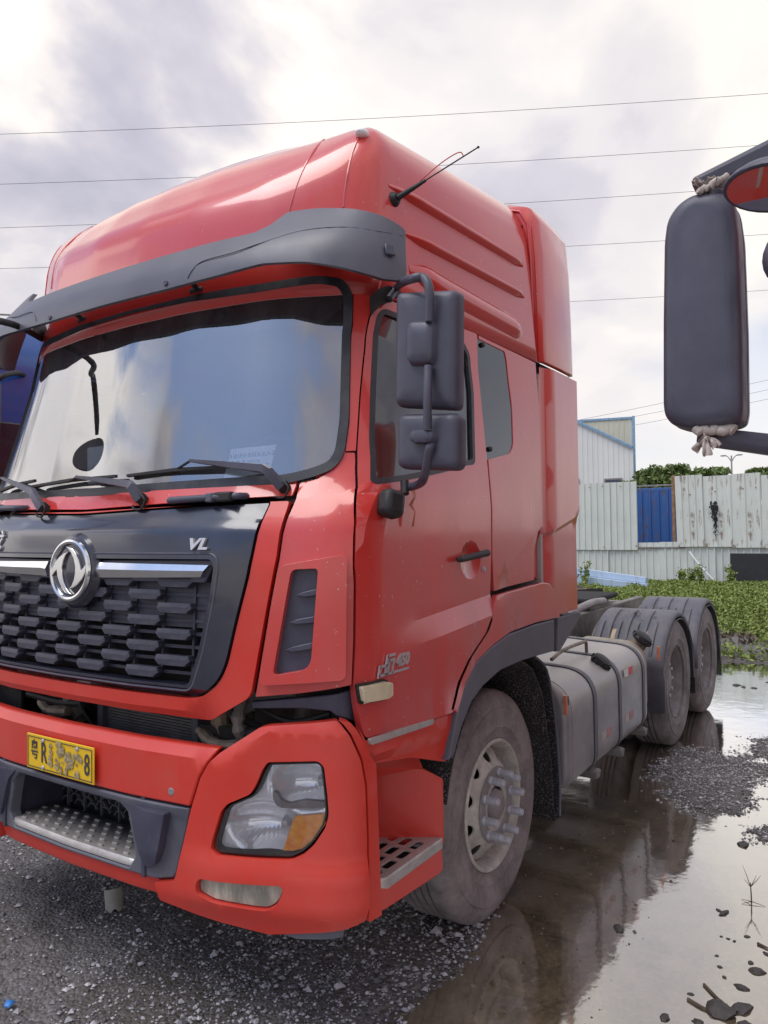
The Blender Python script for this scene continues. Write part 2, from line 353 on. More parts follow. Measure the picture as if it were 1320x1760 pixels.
M['rim_grey'] = simple('dusty_grey_rim', (0.27, 0.255, 0.26), 0.55, metal=0.2, vary=0.2, scale=9, dust=0.6, dustcol=(0.24, 0.20, 0.19), bmp=0.1, bscale=60)
def tank_mat():
    m, t, b, o = mat_new('dusty_tank_metal')
    n = tex(t, 3.2, 8, 0.65, (0.6, 1, 1)); n2 = tex(t, 22, 6, 0.7); g = t.nodes.new('ShaderNodeNewGeometry'); sp = t.nodes.new('ShaderNodeSeparateXYZ')
    t.links.new(g.outputs['Position'], sp.inputs[0])
    c_ = mixc(t, rmp(t, n.outputs['Fac'], 0.3, 0.7), (0.20, 0.188, 0.205), (0.38, 0.355, 0.365))
    zz = t.nodes.new('ShaderNodeMapRange'); zz.inputs['From Min'].default_value = 0.8; zz.inputs['From Max'].default_value = 1.0
    t.links.new(mth(t, 'ADD', sp.outputs[2], mth(t, 'MULTIPLY', n2.outputs['Fac'], 0.1)), zz.inputs['Value'])
    c_ = mixc(t, mth(t, 'MULTIPLY', zz.outputs[0], 0.6), c_, (0.50, 0.47, 0.43))
    t.links.new(c_, b.inputs['Base Color']); b.inputs['Metallic'].default_value = 0.4
    t.links.new(mth(t, 'ADD', mth(t, 'MULTIPLY', n2.outputs['Fac'], 0.3), 0.30), b.inputs['Roughness'])
    bump(t, b, n2.outputs['Fac'], 0.10); return m
M['tank'] = tank_mat()
def flap_mat():
    m, t, b, o = mat_new('bristled_mud_flap')
    v = t.nodes.new('ShaderNodeTexVoronoi'); v.inputs['Scale'].default_value = 130; tcn = t.nodes.new('ShaderNodeTexCoord'); t.links.new(tcn.outputs['Object'], v.inputs['Vector'])
    n = tex(t, 6, 6, 0.7)
    f = mth(t, 'MULTIPLY', rmp(t, v.outputs['Distance'], 0.65, 0.15), rmp(t, n.outputs['Fac'], 0.25, 0.6))
    t.links.new(mixc(t, f, (0.014, 0.013, 0.014), (0.13, 0.115, 0.12)), b.inputs['Base Color']); b.inputs['Roughness'].default_value = 0.85
    bump(t, b, v.outputs['Distance'], 0.9, -0.006); return m
M['flap'] = flap_mat()
def glass(name, tint=(0.75, 0.80, 0.82), ior=1.5, rough=0.015, dirt=0.06, extra=0.0):
    """thin pane: see-through with a mirror reflection that grows towards grazing, and a film of dust."""
    m, t, b, o = mat_new(name); t.nodes.remove(b)
    tr = t.nodes.new('ShaderNodeBsdfTransparent'); tr.inputs[0].default_value = tuple(tint)+(1,)
    gl = t.nodes.new('ShaderNodeBsdfGlossy'); gl.inputs['Roughness'].default_value = rough; gl.inputs[0].default_value = (1, 1, 1, 1)
    fr = t.nodes.new('ShaderNodeFresnel'); fr.inputs[0].default_value = ior
    mx_ = t.nodes.new('ShaderNodeMixShader'); t.links.new(mth(t, 'ADD', fr.outputs[0], extra, True), mx_.inputs[0]); t.links.new(tr.outputs[0], mx_.inputs[1]); t.links.new(gl.outputs[0], mx_.inputs[2])
    df = t.nodes.new('ShaderNodeBsdfDiffuse'); df.inputs[0].default_value = (0.5, 0.48, 0.46, 1)
    n = tex(t, 7, 8, 0.7, (1, 1, 0.4)); m2 = t.nodes.new('ShaderNodeMixShader')
    t.links.new(mth(t, 'MULTIPLY', rmp(t, n.outputs['Fac'], 0.3, 0.8), dirt), m2.inputs[0]); t.links.new(mx_.outputs[0], m2.inputs[1]); t.links.new(df.outputs[0], m2.inputs[2])
    t.links.new(m2.outputs[0], o.inputs[0]); return m
M['windshield'] = glass('windshield_glass', (0.84, 0.90, 0.96), 1.7, 0.008, 0.04, 0.25)
M['side_glass'] = glass('side_window_glass', (0.12, 0.14, 0.15), 1.6, 0.006, 0.02, 0.05)
M['dark_glass'] = glass('tinted_quarter_glass', (0.08, 0.09, 0.10), 1.7, 0.006, 0.02, 0.03)
M['tint'] = glass('painted_visor_reflection', (0.20, 0.20, 0.19), 1.3, 0.25, 0.35)
M['lens'] = glass('clear_lamp_lens', (0.93, 0.94, 0.96), 1.45, 0.01, 0.10)
def mirror_mat():
    m, t, b, o = mat_new('mirror_glass'); b.inputs['Base Color'].default_value = (0.8, 0.8, 0.82, 1); b.inputs['Metallic'].default_value = 1; b.inputs['Roughness'].default_value = 0.03; return m
M['mirror'] = mirror_mat()
def refl_mat():
    m, t, b, o = mat_new('faceted_lamp_reflector'); b.inputs['Metallic'].default_value = .40; b.inputs['Base Color'].default_value = (0.96, 0.97, 1.0, 1); b.inputs['Roughness'].default_value = 0.09
    w_ = t.nodes.new('ShaderNodeTexWave'); w_.inputs['Scale'].default_value = 22; w_.inputs['Distortion'].default_value = .3; w_.bands_direction = 'Y'
    tcn = t.nodes.new('ShaderNodeTexCoord'); t.links.new(tcn.outputs['Object'], w_.inputs['Vector']); bump(t, b, w_.outputs['Fac'], 0.10, 0.004); return m
M['reflector'] = refl_mat()
def amber_lens():
    m, t, b, o = mat_new('amber_indicator_lens'); b.inputs['Roughness'].default_value = 0.1; b.inputs['Coat Weight'].default_value = 1
    w_ = t.nodes.new('ShaderNodeTexVoronoi'); w_.inputs['Scale'].default_value = 34; tcn = t.nodes.new('ShaderNodeTexCoord'); t.links.new(tcn.outputs['Object'], w_.inputs['Vector'])
    t.links.new(mixc(t, w_.outputs['Distance'], (1.0, 0.48, 0.03), (0.90, 0.27, 0.01)), b.inputs['Base Color']); bump(t, b, w_.outputs['Distance'], 0.6, 0.01); return m
M['amber_lens'] = amber_lens()
def fog_mat():
    m, t, b, o = mat_new('hazed_fog_lamp'); n = tex(t, 16, 7, 0.7, (1, 1, 0.3))
    t.links.new(mixc(t, rmp(t, n.outputs['Fac'], 0.38, 0.62), (0.50, 0.47, 0.38), (0.20, 0.20, 0.17)), b.inputs['Base Color']); b.inputs['Roughness'].default_value = 0.35
    b.inputs['Coat Weight'].default_value = 0.6; return m
M['fog'] = fog_mat()
def plate_mat():
    m, t, b, o = mat_new('yellow_number_plate'); n = tex(t, 30, 5, 0.6)
    t.links.new(mixc(t, n.outputs['Fac'], (0.86, 0.56, 0.02), (0.74, 0.46, 0.015)), b.inputs['Base Color']); b.inputs['Roughness'].default_value = 0.4; return m
M['plate'] = plate_mat()
def cladding(name, col, rust=0.0, streak=0.3, scale=1.0):
    m, t, b, o = mat_new(name)
    n = tex(t, 1.3*scale, 6, 0.6); n2 = tex(t, 7*scale, 6, 0.7, (1, 1, 0.12)); n3 = tex(t, 2.2*scale, 5, 0.65)
    c_ = mixc(t, n.outputs['Fac'], tuple(x*0.82 for x in col), tuple(min(1, x*1.08) for x in col))
    c_ = mixc(t, mth(t, 'MULTIPLY', rmp(t, n2.outputs['Fac'], 0.5, 0.75), streak), c_, (0.34, 0.33, 0.28))
    if rust:
        f = mth(t, 'MULTIPLY', rmp(t, n2.outputs['Fac'], 0.53, 0.60), rmp(t, n3.outputs['Fac'], 0.46, 0.56)); c_ = mixc(t, mth(t, 'MULTIPLY', f, rust, True), c_, (0.16, 0.065, 0.03))
    t.links.new(c_, b.inputs['Base Color']); b.inputs['Roughness'].default_value = 0.55; return m
M['clad_white'] = cladding('white_fence_sheet', (0.68, 0.71, 0.67), 0.0, 0.22)
M['clad_rusty'] = cladding('rusty_white_fence_sheet', (0.70, 0.73, 0.68), 0.8, 0.22)
M['clad_blue'] = cladding('blue_container_sheet', (0.035, 0.12, 0.36), 1.0, 0.25)
M['clad_hall'] = cladding('white_hall_cladding', (0.74, 0.75, 0.72), 0.0, 0.10, 0.3)
M['clad_cream'] = cladding('cream_parapet_cladding', (0.62, 0.61, 0.50), 0.0, 0.15, 0.3)
M['trim_blue'] = simple('blue_trim', (0.22, 0.36, 0.52), 0.5)
M['pale_blue'] = cladding('pale_blue_sheet', (0.46, 0.58, 0.74), 0.3, 0.3)
M['blue_truck'] = simple('blue_truck_paint', (0.015, 0.09, 0.36), 0.3, vary=0.1, scale=2, coat=0.8)
M['bark'] = simple('bark', (0.09, 0.07, 0.05), 0.9)
def leaf(name, c1, c2):
    m, t, b, o = mat_new(name); oi = t.nodes.new('ShaderNodeNewGeometry')
    n = tex(t, 1.4, 3, 0.6); f = mth(t, 'ADD', mth(t, 'MULTIPLY', oi.outputs['Random Per Island'], 0.7), mth(t, 'MULTIPLY', n.outputs['Fac'], 0.4), True)
    t.links.new(mixc(t, f, c1, c2), b.inputs['Base Color']); b.inputs['Roughness'].default_value = 0.55
    b.inputs['Transmission Weight'].default_value = 0.0; b.inputs['Subsurface Weight'].default_value = 0.0; return m
M['leaf'] = leaf('weed_leaves', (0.09, 0.13, 0.022), (0.27, 0.34, 0.07))
M['leaf_dark'] = leaf('bush_leaves', (0.07, 0.11, 0.035), (0.20, 0.27, 0.075))
M['leaf_dry'] = leaf('dry_litter', (0.07, 0.055, 0.035), (0.20, 0.15, 0.10))
M['wire'] = simple('black_cable', (0.03, 0.03, 0.035), 0.6)
M['concrete'] = simple('concrete', (0.35, 0.34, 0.32), 0.85, vary=0.2, scale=3)
M['burnt'] = simple('burnt_board', (0.014, 0.014, 0.016), 0.7, vary=0.4, scale=5)
# ================================================================ the shape of the cab: one plan curve, front to side
_ys = [0, .4, .8, .95, 1.05, 1.12, 1.18, 1.22, 1.25]; _xs = [0, .012, .060, .105, .145, .172, .200, .230, .272]
_pl = [(x, -y) for x, y in zip(_xs, _ys)]+[(.5, -1.25), (1, -1.25), (3, -1.25)]
_pl = np.array([(x, -y) for x, y in _pl[::-1]][:-1]+_pl)
_d = np.r_[0, np.cumsum(np.hypot(*np.diff(_pl, axis=0).T))]
SA = np.arange(0, _d[-1], .01); Q2 = np.c_[np.interp(SA, _d, _pl[:, 0]), np.interp(SA, _d, _pl[:, 1])]
for _ in range(3):
    pad = np.pad(Q2, ((3, 3), (0, 0)), 'edge'); Q2 = np.c_[np.convolve(pad[:, 0], np.ones(7)/7, 'valid'), np.convolve(pad[:, 1], np.ones(7)/7, 'valid')]
SA = SA-SA.mean(); _t = np.gradient(Q2, axis=0); _t /= np.hypot(_t[:, 0], _t[:, 1])[:, None]; NRM = np.c_[_t[:, 1], -_t[:, 0]]
class Skin:
    """a wall that follows the plan curve; lean(z) pushes the front part back."""
    def __init__(s, lean, curv, taper, Q=None):
        s.Q, s.S, s.N = Q if Q else (Q2, SA, NRM); s.w0, s.w1 = (.62, .34) if Q else (1.1, .7); s.lean = lean; s.curv = curv; s.taper = taper
    def _tr(s, qx, px_, py_, z):
        wf = np.clip((s.w0-qx)/s.w1, 0, 1); X = px_*(1+s.curv(z)*wf)+s.lean(z)*wf
        return X, py_*(1-s.taper(z)*np.clip((2.0-X)/1.5, 0, 1))
    def arr(s, z, off):
        P_ = s.Q+s.N*off; X, Y = s._tr(s.Q[:, 0], P_[:, 0], P_[:, 1], z); return np.c_[X, Y]
    def P(s, u, z, off=0.0):
        bx = np.interp(u, s.S, s.Q[:, 0]); by = np.interp(u, s.S, s.Q[:, 1]); nx = np.interp(u, s.S, s.N[:, 0]); ny = np.interp(u, s.S, s.N[:, 1])
        X, Y = s._tr(bx, bx+nx*off, by+ny*off, z); return (float(X), float(Y), z)
    def K(s, px, py, off=0.0):
        d = ray(px, py); z = 1.6
        for it in range(14):
            A_ = s.arr(z, off); q = A_-CAM[:2]; c_ = q[:, 0]*d[1]-q[:, 1]*d[0]
            idx = np.nonzero(c_[:-1]*c_[1:] <= 0)[0]; best = None
            for i in idx:
                f = c_[i]/(c_[i]-c_[i+1]+1e-12); pt = q[i]*(1-f)+q[i+1]*f; t = pt@d[:2]/(d[:2]@d[:2])
                if t > 0 and (best is None or t < best[0]): best = (t, s.S[i]*(1-f)+s.S[i+1]*f)
            if best is None: return (1.3, z)
            z = 0.4*z+0.6*(CAM[2]+best[0]*d[2])
        return (float(best[1]), float(z))
    def frame(s, u, z, off=0.0, e=0.01):
        p = Vector(s.P(u, z, off)); a = Vector(s.P(u+e, z, off))-Vector(s.P(u-e, z, off)); a.normalize()
        b = Vector(s.P(u, z+e, off))-Vector(s.P(u, z-e, off)); b.normalize(); n = a.cross(b); n.normalize()
        # a runs from the +y side to the -y side: seen from the front that is left to right
        return p, a, b, n
    def mat4(s, u, z, off=0.0, flip=False):
        p, a, b, n = s.frame(u, z, off)
        if flip: n = -n
        return Matrix(((a.x, b.x, n.x, p.x), (a.y, b.y, n.y, p.y), (a.z, b.z, n.z, p.z), (0, 0, 0, 1)))
CAB = Skin(lambda z: float(np.interp(z, [1.25, 1.73, 1.85, 1.95, 2.0, 3.0], [0.0, .025, .05, .10, .145, .375])), lambda z: float(np.interp(z, [1.9, 2.1], [0, .13])), lambda z: float(np.interp(z, [1.95, 2.6], [0, .10])))
BMP = Skin(lambda z: 0.0, lambda z: 0.0, lambda z: 0.0)
def Ks(surf, pts, off=0.0):
    return [surf.K(*q, off) if len(q) == 2 else (q[1], q[2]) for q in pts]      # ('sz', s, z) passes straight through
def sym(pts):
    """right half of an outline, from its upper centre point to its lower one, completed on the left."""
    a = [(0.0, pts[0][1])]+list(pts)+[(0.0, pts[-1][1])]
    return a+[(-u, z) for u, z in a[::-1][1:-1]]
def sym2(pts, zt, zb):
    a = [(0.0, zt)]+list(pts)+[(0.0, zb)]; return a+[(-u, z) for u, z in a[::-1][1:-1]]
def area(p): return 0.5*sum(p[i-1][0]*p[i][1]-p[i][0]*p[i-1][1] for i in range(len(p)))
def inset(p, d):
    """shrink a polygon by d metres (grow when negative)."""
    sg = 1 if area(p) > 0 else -1; out_ = []; m = len(p)
    for i in range(m):
        a_, b_, c_ = Vector(p[i-1]), Vector(p[i]), Vector(p[(i+1) % m]); e1, e2 = (b_-a_), (c_-b_)
        if e1.length < 1e-6 or e2.length < 1e-6: out_.append(p[i]); continue
        e1.normalize(); e2.normalize(); n1, n2 = Vector((-e1.y, e1.x))*sg, Vector((-e2.y, e2.x))*sg
        k = n1+n2; l = k.length
        if l < 0.3: k = n1; l = 1
        k = k/l; out_.append(tuple(b_+k*min(d/max(0.35, k.dot(n1)), abs(d)*2.5) if d > 0 else b_+k*(d/max(0.5, k.dot(n1)))))
    return out_
def panel(name, surf, outline, mat, parent, off=0.0, th=0.02, holes=(), grid=0.07, step=0.045, bw=0.004, relief=None, gap=0.0025, extra=(), mir=False, seg=2, smooth=35):
    o_ = inset(outline, gap) if gap else outline
    V, F = fill2d(o_, holes, grid, step) if not extra else fill2d_x(o_, holes, grid, step, extra)
    rf = relief if relief else (lambda u, z: 0.0)
    o = slab(name, V, F, lambda u, z: surf.P(u, z, off+rf(u, z)), lambda u, z: surf.P(u, z, off+rf(u, z)-th), mat, parent, bw, smooth, seg)
    if mir: mirror(o)
    return o
def fill2d_x(outline, holes, grid, step, extra):
    """as fill2d, with extra polylines the mesh must follow (creases)."""
    loops = [resample(outline, step)]+[resample(h, step) for h in holes]
    vs = []; es = []
    for lp in loops:
        b0 = len(vs); vs += [Vector(q) for q in lp]; es += [(b0+i, b0+(i+1) % len(lp)) for i in range(len(lp))]
    for ln in extra:
        q = []
        for i in range(len(ln)-1):
            a_, b_ = Vector(ln[i]), Vector(ln[i+1]); k = max(1, int((b_-a_).length/step)); q += [a_.lerp(b_, j/k) for j in range(k)]
        q.append(Vector(ln[-1])); q = [v for v in q if inpoly(v.x, v.y, loops[0]) and not any(inpoly(v.x, v.y, h) for h in loops[1:])]
        b0 = len(vs); vs += q; es += [(b0+i, b0+i+1) for i in range(len(q)-1) if (q[i+1]-q[i]).length < step*1.6]
    arr = np.array([tuple(q) for q in vs]); x0, y0 = arr.min(0); x1, y1 = arr.max(0); x = x0+grid*0.5
    while x < x1:
        y = y0+grid*0.5
        while y < y1:
            if np.hypot(arr[:, 0]-x, arr[:, 1]-y).min() > grid*0.45 and inpoly(x, y, loops[0]) and not any(inpoly(x, y, h) for h in loops[1:]): vs.append(Vector((x, y)))
            y += grid
        x += grid
    r = geometry.delaunay_2d_cdt(vs, es, [], 0, 1e-7); V = [tuple(q) for q in r[0]]; F = []
    for f in r[2]:
        cx = sum(V[i][0] for i in f)/len(f); cy = sum(V[i][1] for i in f)/len(f)
        if inpoly(cx, cy, loops[0]) and not any(inpoly(cx, cy, h) for h in loops[1:]): F.append(list(f))
    return V, F
def lerp1(v, a, b, x, y): return x if v <= a else (y if v >= b else x+(y-x)*(v-a)/(b-a))
def line_z(a, b): return lambda u: a[1]+(b[1]-a[1])*(u-a[0])/(b[0]-a[0])

truck = thing('tractor_truck', 'red high-roof tractor truck with silver round badge on a black grille, parked across the puddle', 'truck', (1.5, 0, 0))
truck.location = (0, 0, 0)
T_ = truck
# ---------------------------------------------------------------- front of the cab
k = Ks(CAB, [(468, 862), (462, 875), (454, 892), (433, 979), (411, 1065), (394, 1141), (380, 1172), (352, 1196), (325, 1199)])
bp = rnd(sym2(k[:-1]+[(k[-1][0], 1.262)], 1.926, 1.262), 0.05)
hk = Ks(CAB, [(501, 860), (497, 873), (491, 890), (477, 964), (462, 1039), (434, 1198), (360, 1243)])
hood_out = sym2([(hk[0][0], hk[0][1])]+hk[1:-1]+[(hk[-1][0], 1.181)], 1.938, 1.184)
hood_out = rnd(hood_out, 0.03)
bp_hole = inset(bp, -0.003)
def hood_rel(u, z):
    # the face turns back along its lower edge and its sides
    return -0.028*max(0, min(1, (1.215-z)/0.035))
panel('hood_flap', CAB, hood_out, M['red_plastic'], T_, off=0.012, th=0.03, holes=[bp_hole], bw=0.007, relief=hood_rel, seg=3, grid=0.06)
gh = Ks(CAB, [(368, 961), (373, 972), (366, 1027), (347, 1120), (331, 1140)])
gz = 1.305; gop = sym([(gh[0][0], gh[0][1]), gh[1], gh[2], gh[3], (gh[4][0], gz)]); gop = rnd(gop, 0.02)
def bp_rel(u, z):
    r = lerp1(z, 1.872, 1.892, 0.016, 0.0)
    if z < 1.30: r = lerp1(z, 1.268, 1.296, -0.012, 0.016)
    e = abs(u); return r
um = 1.3
panel('grille_surround', CAB, inset(bp, 0.003), M['gloss_black'], T_, off=0.004, th=0.05, holes=[gop], relief=bp_rel, bw=0.004,
      extra=[[(-um, 1.872), (um, 1.872)], [(-um, 1.892), (um, 1.892)], [(-um, 1.296), (um, 1.296)], [(-um, 1.268), (um, 1.268)]], grid=0.06)
g_root = panel('grille', CAB, inset(gop, -0.03), M['bay'], T_, off=-0.085, th=0.01, bw=0, grid=0.1)
# the trim line round the grille opening
bm = bmesh.new(); ring = resample(inset(gop, -0.019), 0.03)
add_tube(bm, [CAB.P(u, z, 0.018) for u, z in ring+ring[:1]], 0.0045, 6, False); mesh_bm('grille_trim', bm, M['dark_plastic'], T_)
# grille: staggered blocks joined by thin bars
blk = bmesh.new(); hw, hh = 0.082, 0.0190
f_ = [(-hw+.020, -hh), (hw-.020, -hh), (hw, 0.0), (hw-.006, hh), (-hw+.006, hh), (-hw, 0.0)]
fi = [(-hw+.022, -hh+.002), (hw-.022, -hh+.002), (hw-.010, -.006), (hw-.014, .004), (-hw+.014, .004), (-hw+.010, -.006)]
vb = [blk.verts.new((x, y, -0.028)) for x, y in f_]; vm = [blk.verts.new((x, y, 0.0)) for x, y in f_]; vf = [blk.verts.new((x, y, 0.004)) for x, y in fi]
for i in range(6):
    j = (i+1) % 6; blk.faces.new((vb[i], vb[j], vm[j], vm[i])); blk.faces.new((vm[i], vm[j], vf[j], vf[i]))
blk.faces.new(vf); blk.faces.new(vb[::-1]); bmesh.ops.recalc_face_normals(blk, faces=blk.faces)
bme = bpy.data.meshes.new('grille_block'); blk.to_mesh(bme); blk.free(); bme.materials.append(M['grille'])
gin = inset(gop, 0.004); pitch_u, pitch_z = 0.150, 0.0480
ztop = gh[0][1]-0.085; bars = bmesh.new()
row = 0; z = ztop
while z > gz+0.012:
    n0 = 0.5 if row % 2 else 0.0
    for c_ in range(-6, 7):
        u = (c_+n0)*2*pitch_u*0.97
        if inpoly(u-hw*0.55, z, gin) and inpoly(u+hw*0.55, z, gin) and not (abs(u) < 0.10 and z > 1.585):
            o = bpy.data.objects.new('grille_block', bme); scn.collection.objects.link(o); o.parent = g_root; o.matrix_world = CAB.mat4(u, z, -0.004)
    # bars run the width of the opening behind the blocks
    us = [u for u in np.arange(-1.1, 1.1, 0.04) if inpoly(u, z, gin)]
    if us:
        for i in range(len(us)-1):
            q = [CAB.P(us[i+a], z+b, -0.034+c2) for a, b, c2 in ((0, -.006, 0), (1, -.006, 0), (1, .006, 0), (0, .006, 0), (0, -.006, -.022), (1, -.006, -.022), (1, .006, -.022), (0, .006, -.022))]
            v = [bars.verts.new(x) for x in q]
            for f in ((0, 1, 2, 3), (3, 2, 6, 7), (0, 4, 5, 1)): bars.faces.new([v[i_] for i_ in f])
        for c_ in range(-13, 14):
            u = c_*pitch_u*0.97+pitch_u*0.485
            if inpoly(u, z, gin) and inpoly(u, z-pitch_z, gin):
                v = [bars.verts.new(CAB.P(u+a, z+b, -0.032+c2)) for a, b, c2 in ((-.005, 0, 0), (.005, 0, 0), (.005, -pitch_z, 0), (-.005, -pitch_z, 0), (-.005, 0, -.03), (-.005, -pitch_z, -.03), (.005, 0, -.03), (.005, -pitch_z, -.03))]
                for f in ((0, 1, 2, 3), (0, 3, 5, 4), (1, 6, 7, 2)): bars.faces.new([v[i_] for i_ in f])
    # the three upper rows are closed behind the blocks
    if row < 4 and us:
        for i in range(len(us)-1):
            v = [bars.verts.new(CAB.P(us[i+a], z+b, -0.040)) for a, b in ((0, -pitch_z/2), (1, -pitch_z/2), (1, pitch_z/2), (0, pitch_z/2))]; bars.faces.new(v)
    z -= pitch_z/1.0*0.98; row += 1
mesh_bm('grille_bars', bars, M['grille'], g_root)
# chrome strips left and right of the badge
ck = Ks(CAB, [(160, 969), (364, 970), (350, 993), (160, 990)])
panel('chrome_strip', CAB, rnd([(ck[0][0], 1.737), (ck[1][0], ck[1][1]), (ck[2][0], ck[2][1]), (ck[3][0], 1.672)], .006), M['chrome'], T_, off=0.012, th=0.05, bw=0.004,
      relief=lambda u, z: lerp1(abs(z-1.703), 0.004, 0.03, 0.010, -0.002), extra=[[(0, 1.708), (1.2, 1.708)]], mir=True)
panel('chrome_backing', CAB, [(0.0, 1.745), (ck[1][0]+.02, 1.75), (ck[1][0]-.03, 1.662), (0.0, 1.662)], M['dark_plastic'], T_, off=-0.004, th=0.03, mir=True)
# badge: dark boss, silver ring, two silver swallow-tail blades
lu, lz = CAB.K(121, 981, 0.03); LM = CAB.mat4(lu, lz, 0.0)
bm = bmesh.new(); add_lathe(bm, [(0, .030), (.118, .030), (.136, .022), (.150, 0.0), (.152, -.05), (0, -.05)], 56, axis='z'); o = mesh_bm('badge_boss', bm, M['gloss_black'], T_); o.matrix_world = LM
boss = o
bm = bmesh.new(); add_lathe(bm, [(.103, .030), (.106, .039), (.114, .042), (.122, .039), (.125, .030)], 64, axis='z', closed=False)
o = mesh_bm('badge_ring', bm, M['chrome'], boss)
bl = [(750, 385), (790, 388), (830, 410), (872, 470), (905, 545), (925, 610), (933, 668), (965, 625), (990, 575), (1000, 545), (998, 620), (985, 690), (955, 765), (905, 830), (860, 868), (812, 886), (838, 845), (862, 775), (872, 700), (870, 620), (850, 530), (815, 455), (780, 410)]
bl = [((x-797)/217*.121, (667-y)/362*.121) for x, y in bl]
for sgn in (1, -1):
    pts = [(x*sgn, y*sgn) for x, y in bl]; V, F = fill2d(pts, (), 0.02, 0.02)
    cx0 = [(0, 0)]
    o = slab('badge_blade', V, F, lambda u, v: (u, v, 0.040), lambda u, v: (u, v, 0.028), M['chrome'], boss, 0.0022)
# lettering
u, z = CAB.K(347, 938); text_mesh('badge_lettering', 'VL', 0.056, 0.006, M['badge'], T_, CAB.mat4(u, z+.004, 0.024), 0.002, 0.25, sx=1.5)
u, z = CAB.K(6, 932); text_mesh('badge_lettering', '天龙', 0.105, 0.005, M['badge'], T_, CAB.mat4(u-0.055, z, 0.024), 0.002, 0.2)
# cowl strip under the windshield
cu = CAB.K(509, 842)[0]
ck0 = CAB.K(507, 855); panel('cowl_strip', CAB, sym2([(cu, 2.05), (cu, ck0[1]+.004)], 2.03, 1.943), M['red'], T_, off=0.0, th=0.02, bw=0.003, grid=0.06)
panel('cab_shell', CAB, sym([(1.36, 2.0), (1.36, 1.27)]), M['bay'], T_, off=-0.10, th=0.01, bw=0, grid=0.12)
# windshield, rubber seal, painted surround
wk = Ks(CAB, [(450, 489), (550, 474), (592, 480), (607, 505), (606, 560), (600, 725), (592, 782), (575, 806), (540, 820), (490, 832)])
wk = [(wk[0][0], wk[0][1])]+wk[1:]
wo = [(0.0, 2.85)]+wk+[(0.0, 2.004)]
ws_full = wo+[(-u, z) for u, z in wo[::-1][1:-1]]; ws_full = rnd(ws_full, 0.04)
ws_in = inset(ws_full, 0.034)
panel('windshield_seal', CAB, ws_full, M['seal'], T_, off=0.008, th=0.02, holes=[ws_in], bw=0.006, grid=0, gap=0)
V, F = fill2d(inset(ws_in, -0.008), (), 0.07, 0.05)
mesh_py('windshield', [CAB.P(u, z, -0.002) for u, z in V], F, M['windshield'], T_, 60)
# dark see-through strip inside the glass top, painting in the visor's reflection
tb = Ks(CAB, [(165, 626), (420, 566), (425, 572), (500, 557), (590, 543)])
zb0, zb1, zb2 = [q[1] for q in (CAB.K(150, 632), CAB.K(420, 566), CAB.K(585, 545))]
band = [(0, zb0), (.42, (zb0+zb1)/2-.0), (.60, zb1), (.61, zb1-.018), (1.08, zb2-.02), (1.15, zb2+.04), (1.13, 2.79), (1.02, 2.835), (0, 2.84), (-1.02, 2.835), (-1.13, 2.79), (-1.15, zb2+.04), (-1.08, zb2-.02), (-.61, zb0-.03), (-.60, zb0)]
V, F = fill2d(band, (), 0.08, 0.06); mesh_py('visor_reflection_band', [CAB.P(u, z, -0.012) for u, z in V], F, M['tint'], T_, 60)
ds = Ks(CAB, [(612, 775), (618, 680), (626, 600), (634, 545), (650, 507)]); st = ds[-1][0]+0.03
srd = [(0.0, 3.02), (st, 3.02), ds[4], ds[3], ds[2], ds[1], ds[0], Ks(CAB, [(589, 776)])[0], Ks(CAB, [(577, 802)])[0], Ks(CAB, [(545, 821)])[0], (Ks(CAB, [(513, 829)])[0][0], 2.04), (0.0, 2.04)]
srd_h = inset(ws_full, 0.006)
# below the glass the surround is the cowl; keep only the part above and beside it
panel('windshield_surround', CAB, srd[:10]+[(wk[-2][0], wk[-2][1]), (wk[-3][0], wk[-3][1]), (wk[-4][0], wk[-4][1]), (wk[5][0], wk[5][1]), (wk[4][0], wk[4][1]), (wk[3][0], wk[3][1]), (wk[2][0], wk[2][1]), (wk[1][0], wk[1][1]), (wk[0][0], wk[0][1]), (0, 2.85)],
      M['red'], T_, off=0.0, th=0.04, bw=0.004, gap=0.001, mir=True, grid=0.06)
# corner panel with its vent
cp = Ks(CAB, [(611, 777), (590, 777), (577, 803), (545, 822), (514, 829), (510, 845), (508, 858), (501, 874), (493, 892), (479, 965), (464, 1040), (438, 1199), (515, 1193), (605, 1178), (608, 1100), (609, 1000), (610, 900), (611, 840), (611, 805)])
vo = Ks(CAB, [(501, 979), (547, 977), (534, 1150), (469, 1161)], 0.03); vb_ = Ks(CAB, [(484, 972), (596, 952), (592, 1166), (450, 1176)])
vopen = rnd(vo, [.02, .015, .04, .02]); vrim = rnd(vb_, [.03, .02, .02, .03])
panel('corner_panel', CAB, rnd(cp, 0.008), M['red'], T_, off=0.0, th=0.02, holes=[inset(vopen, -0.015)], bw=0.004, mir=True, grid=0.06)
panel('vent_surround', CAB, vrim, M['red'], T_, off=0.034, th=0.036, holes=[vopen], bw=0.012, seg=3, gap=0, mir=True, grid=0.05)
panel('vent_back', CAB, inset(vopen, -0.01), M['dark_plastic'], T_, off=0.004, th=0.01, bw=0, mir=True, grid=0.05)
for (x0, y0, x1, y1) in ((508, 1023, 545, 1020), (497, 1070, 541, 1067), (490, 1117, 538, 1112)):
    a_, b_ = CAB.K(x0, y0, 0.02), CAB.K(x1, y1, 0.02)
    panel('vent_fin', CAB, [(a_[0], a_[1]), (a_[0]+.03, a_[1]+.012), (b_[0], b_[1]+.016), (b_[0], b_[1]-.006), (a_[0]+.03, a_[1]-.006)], M['dark_plastic'], T_, off=0.026, th=0.024, bw=0.003, gap=0, mir=True)
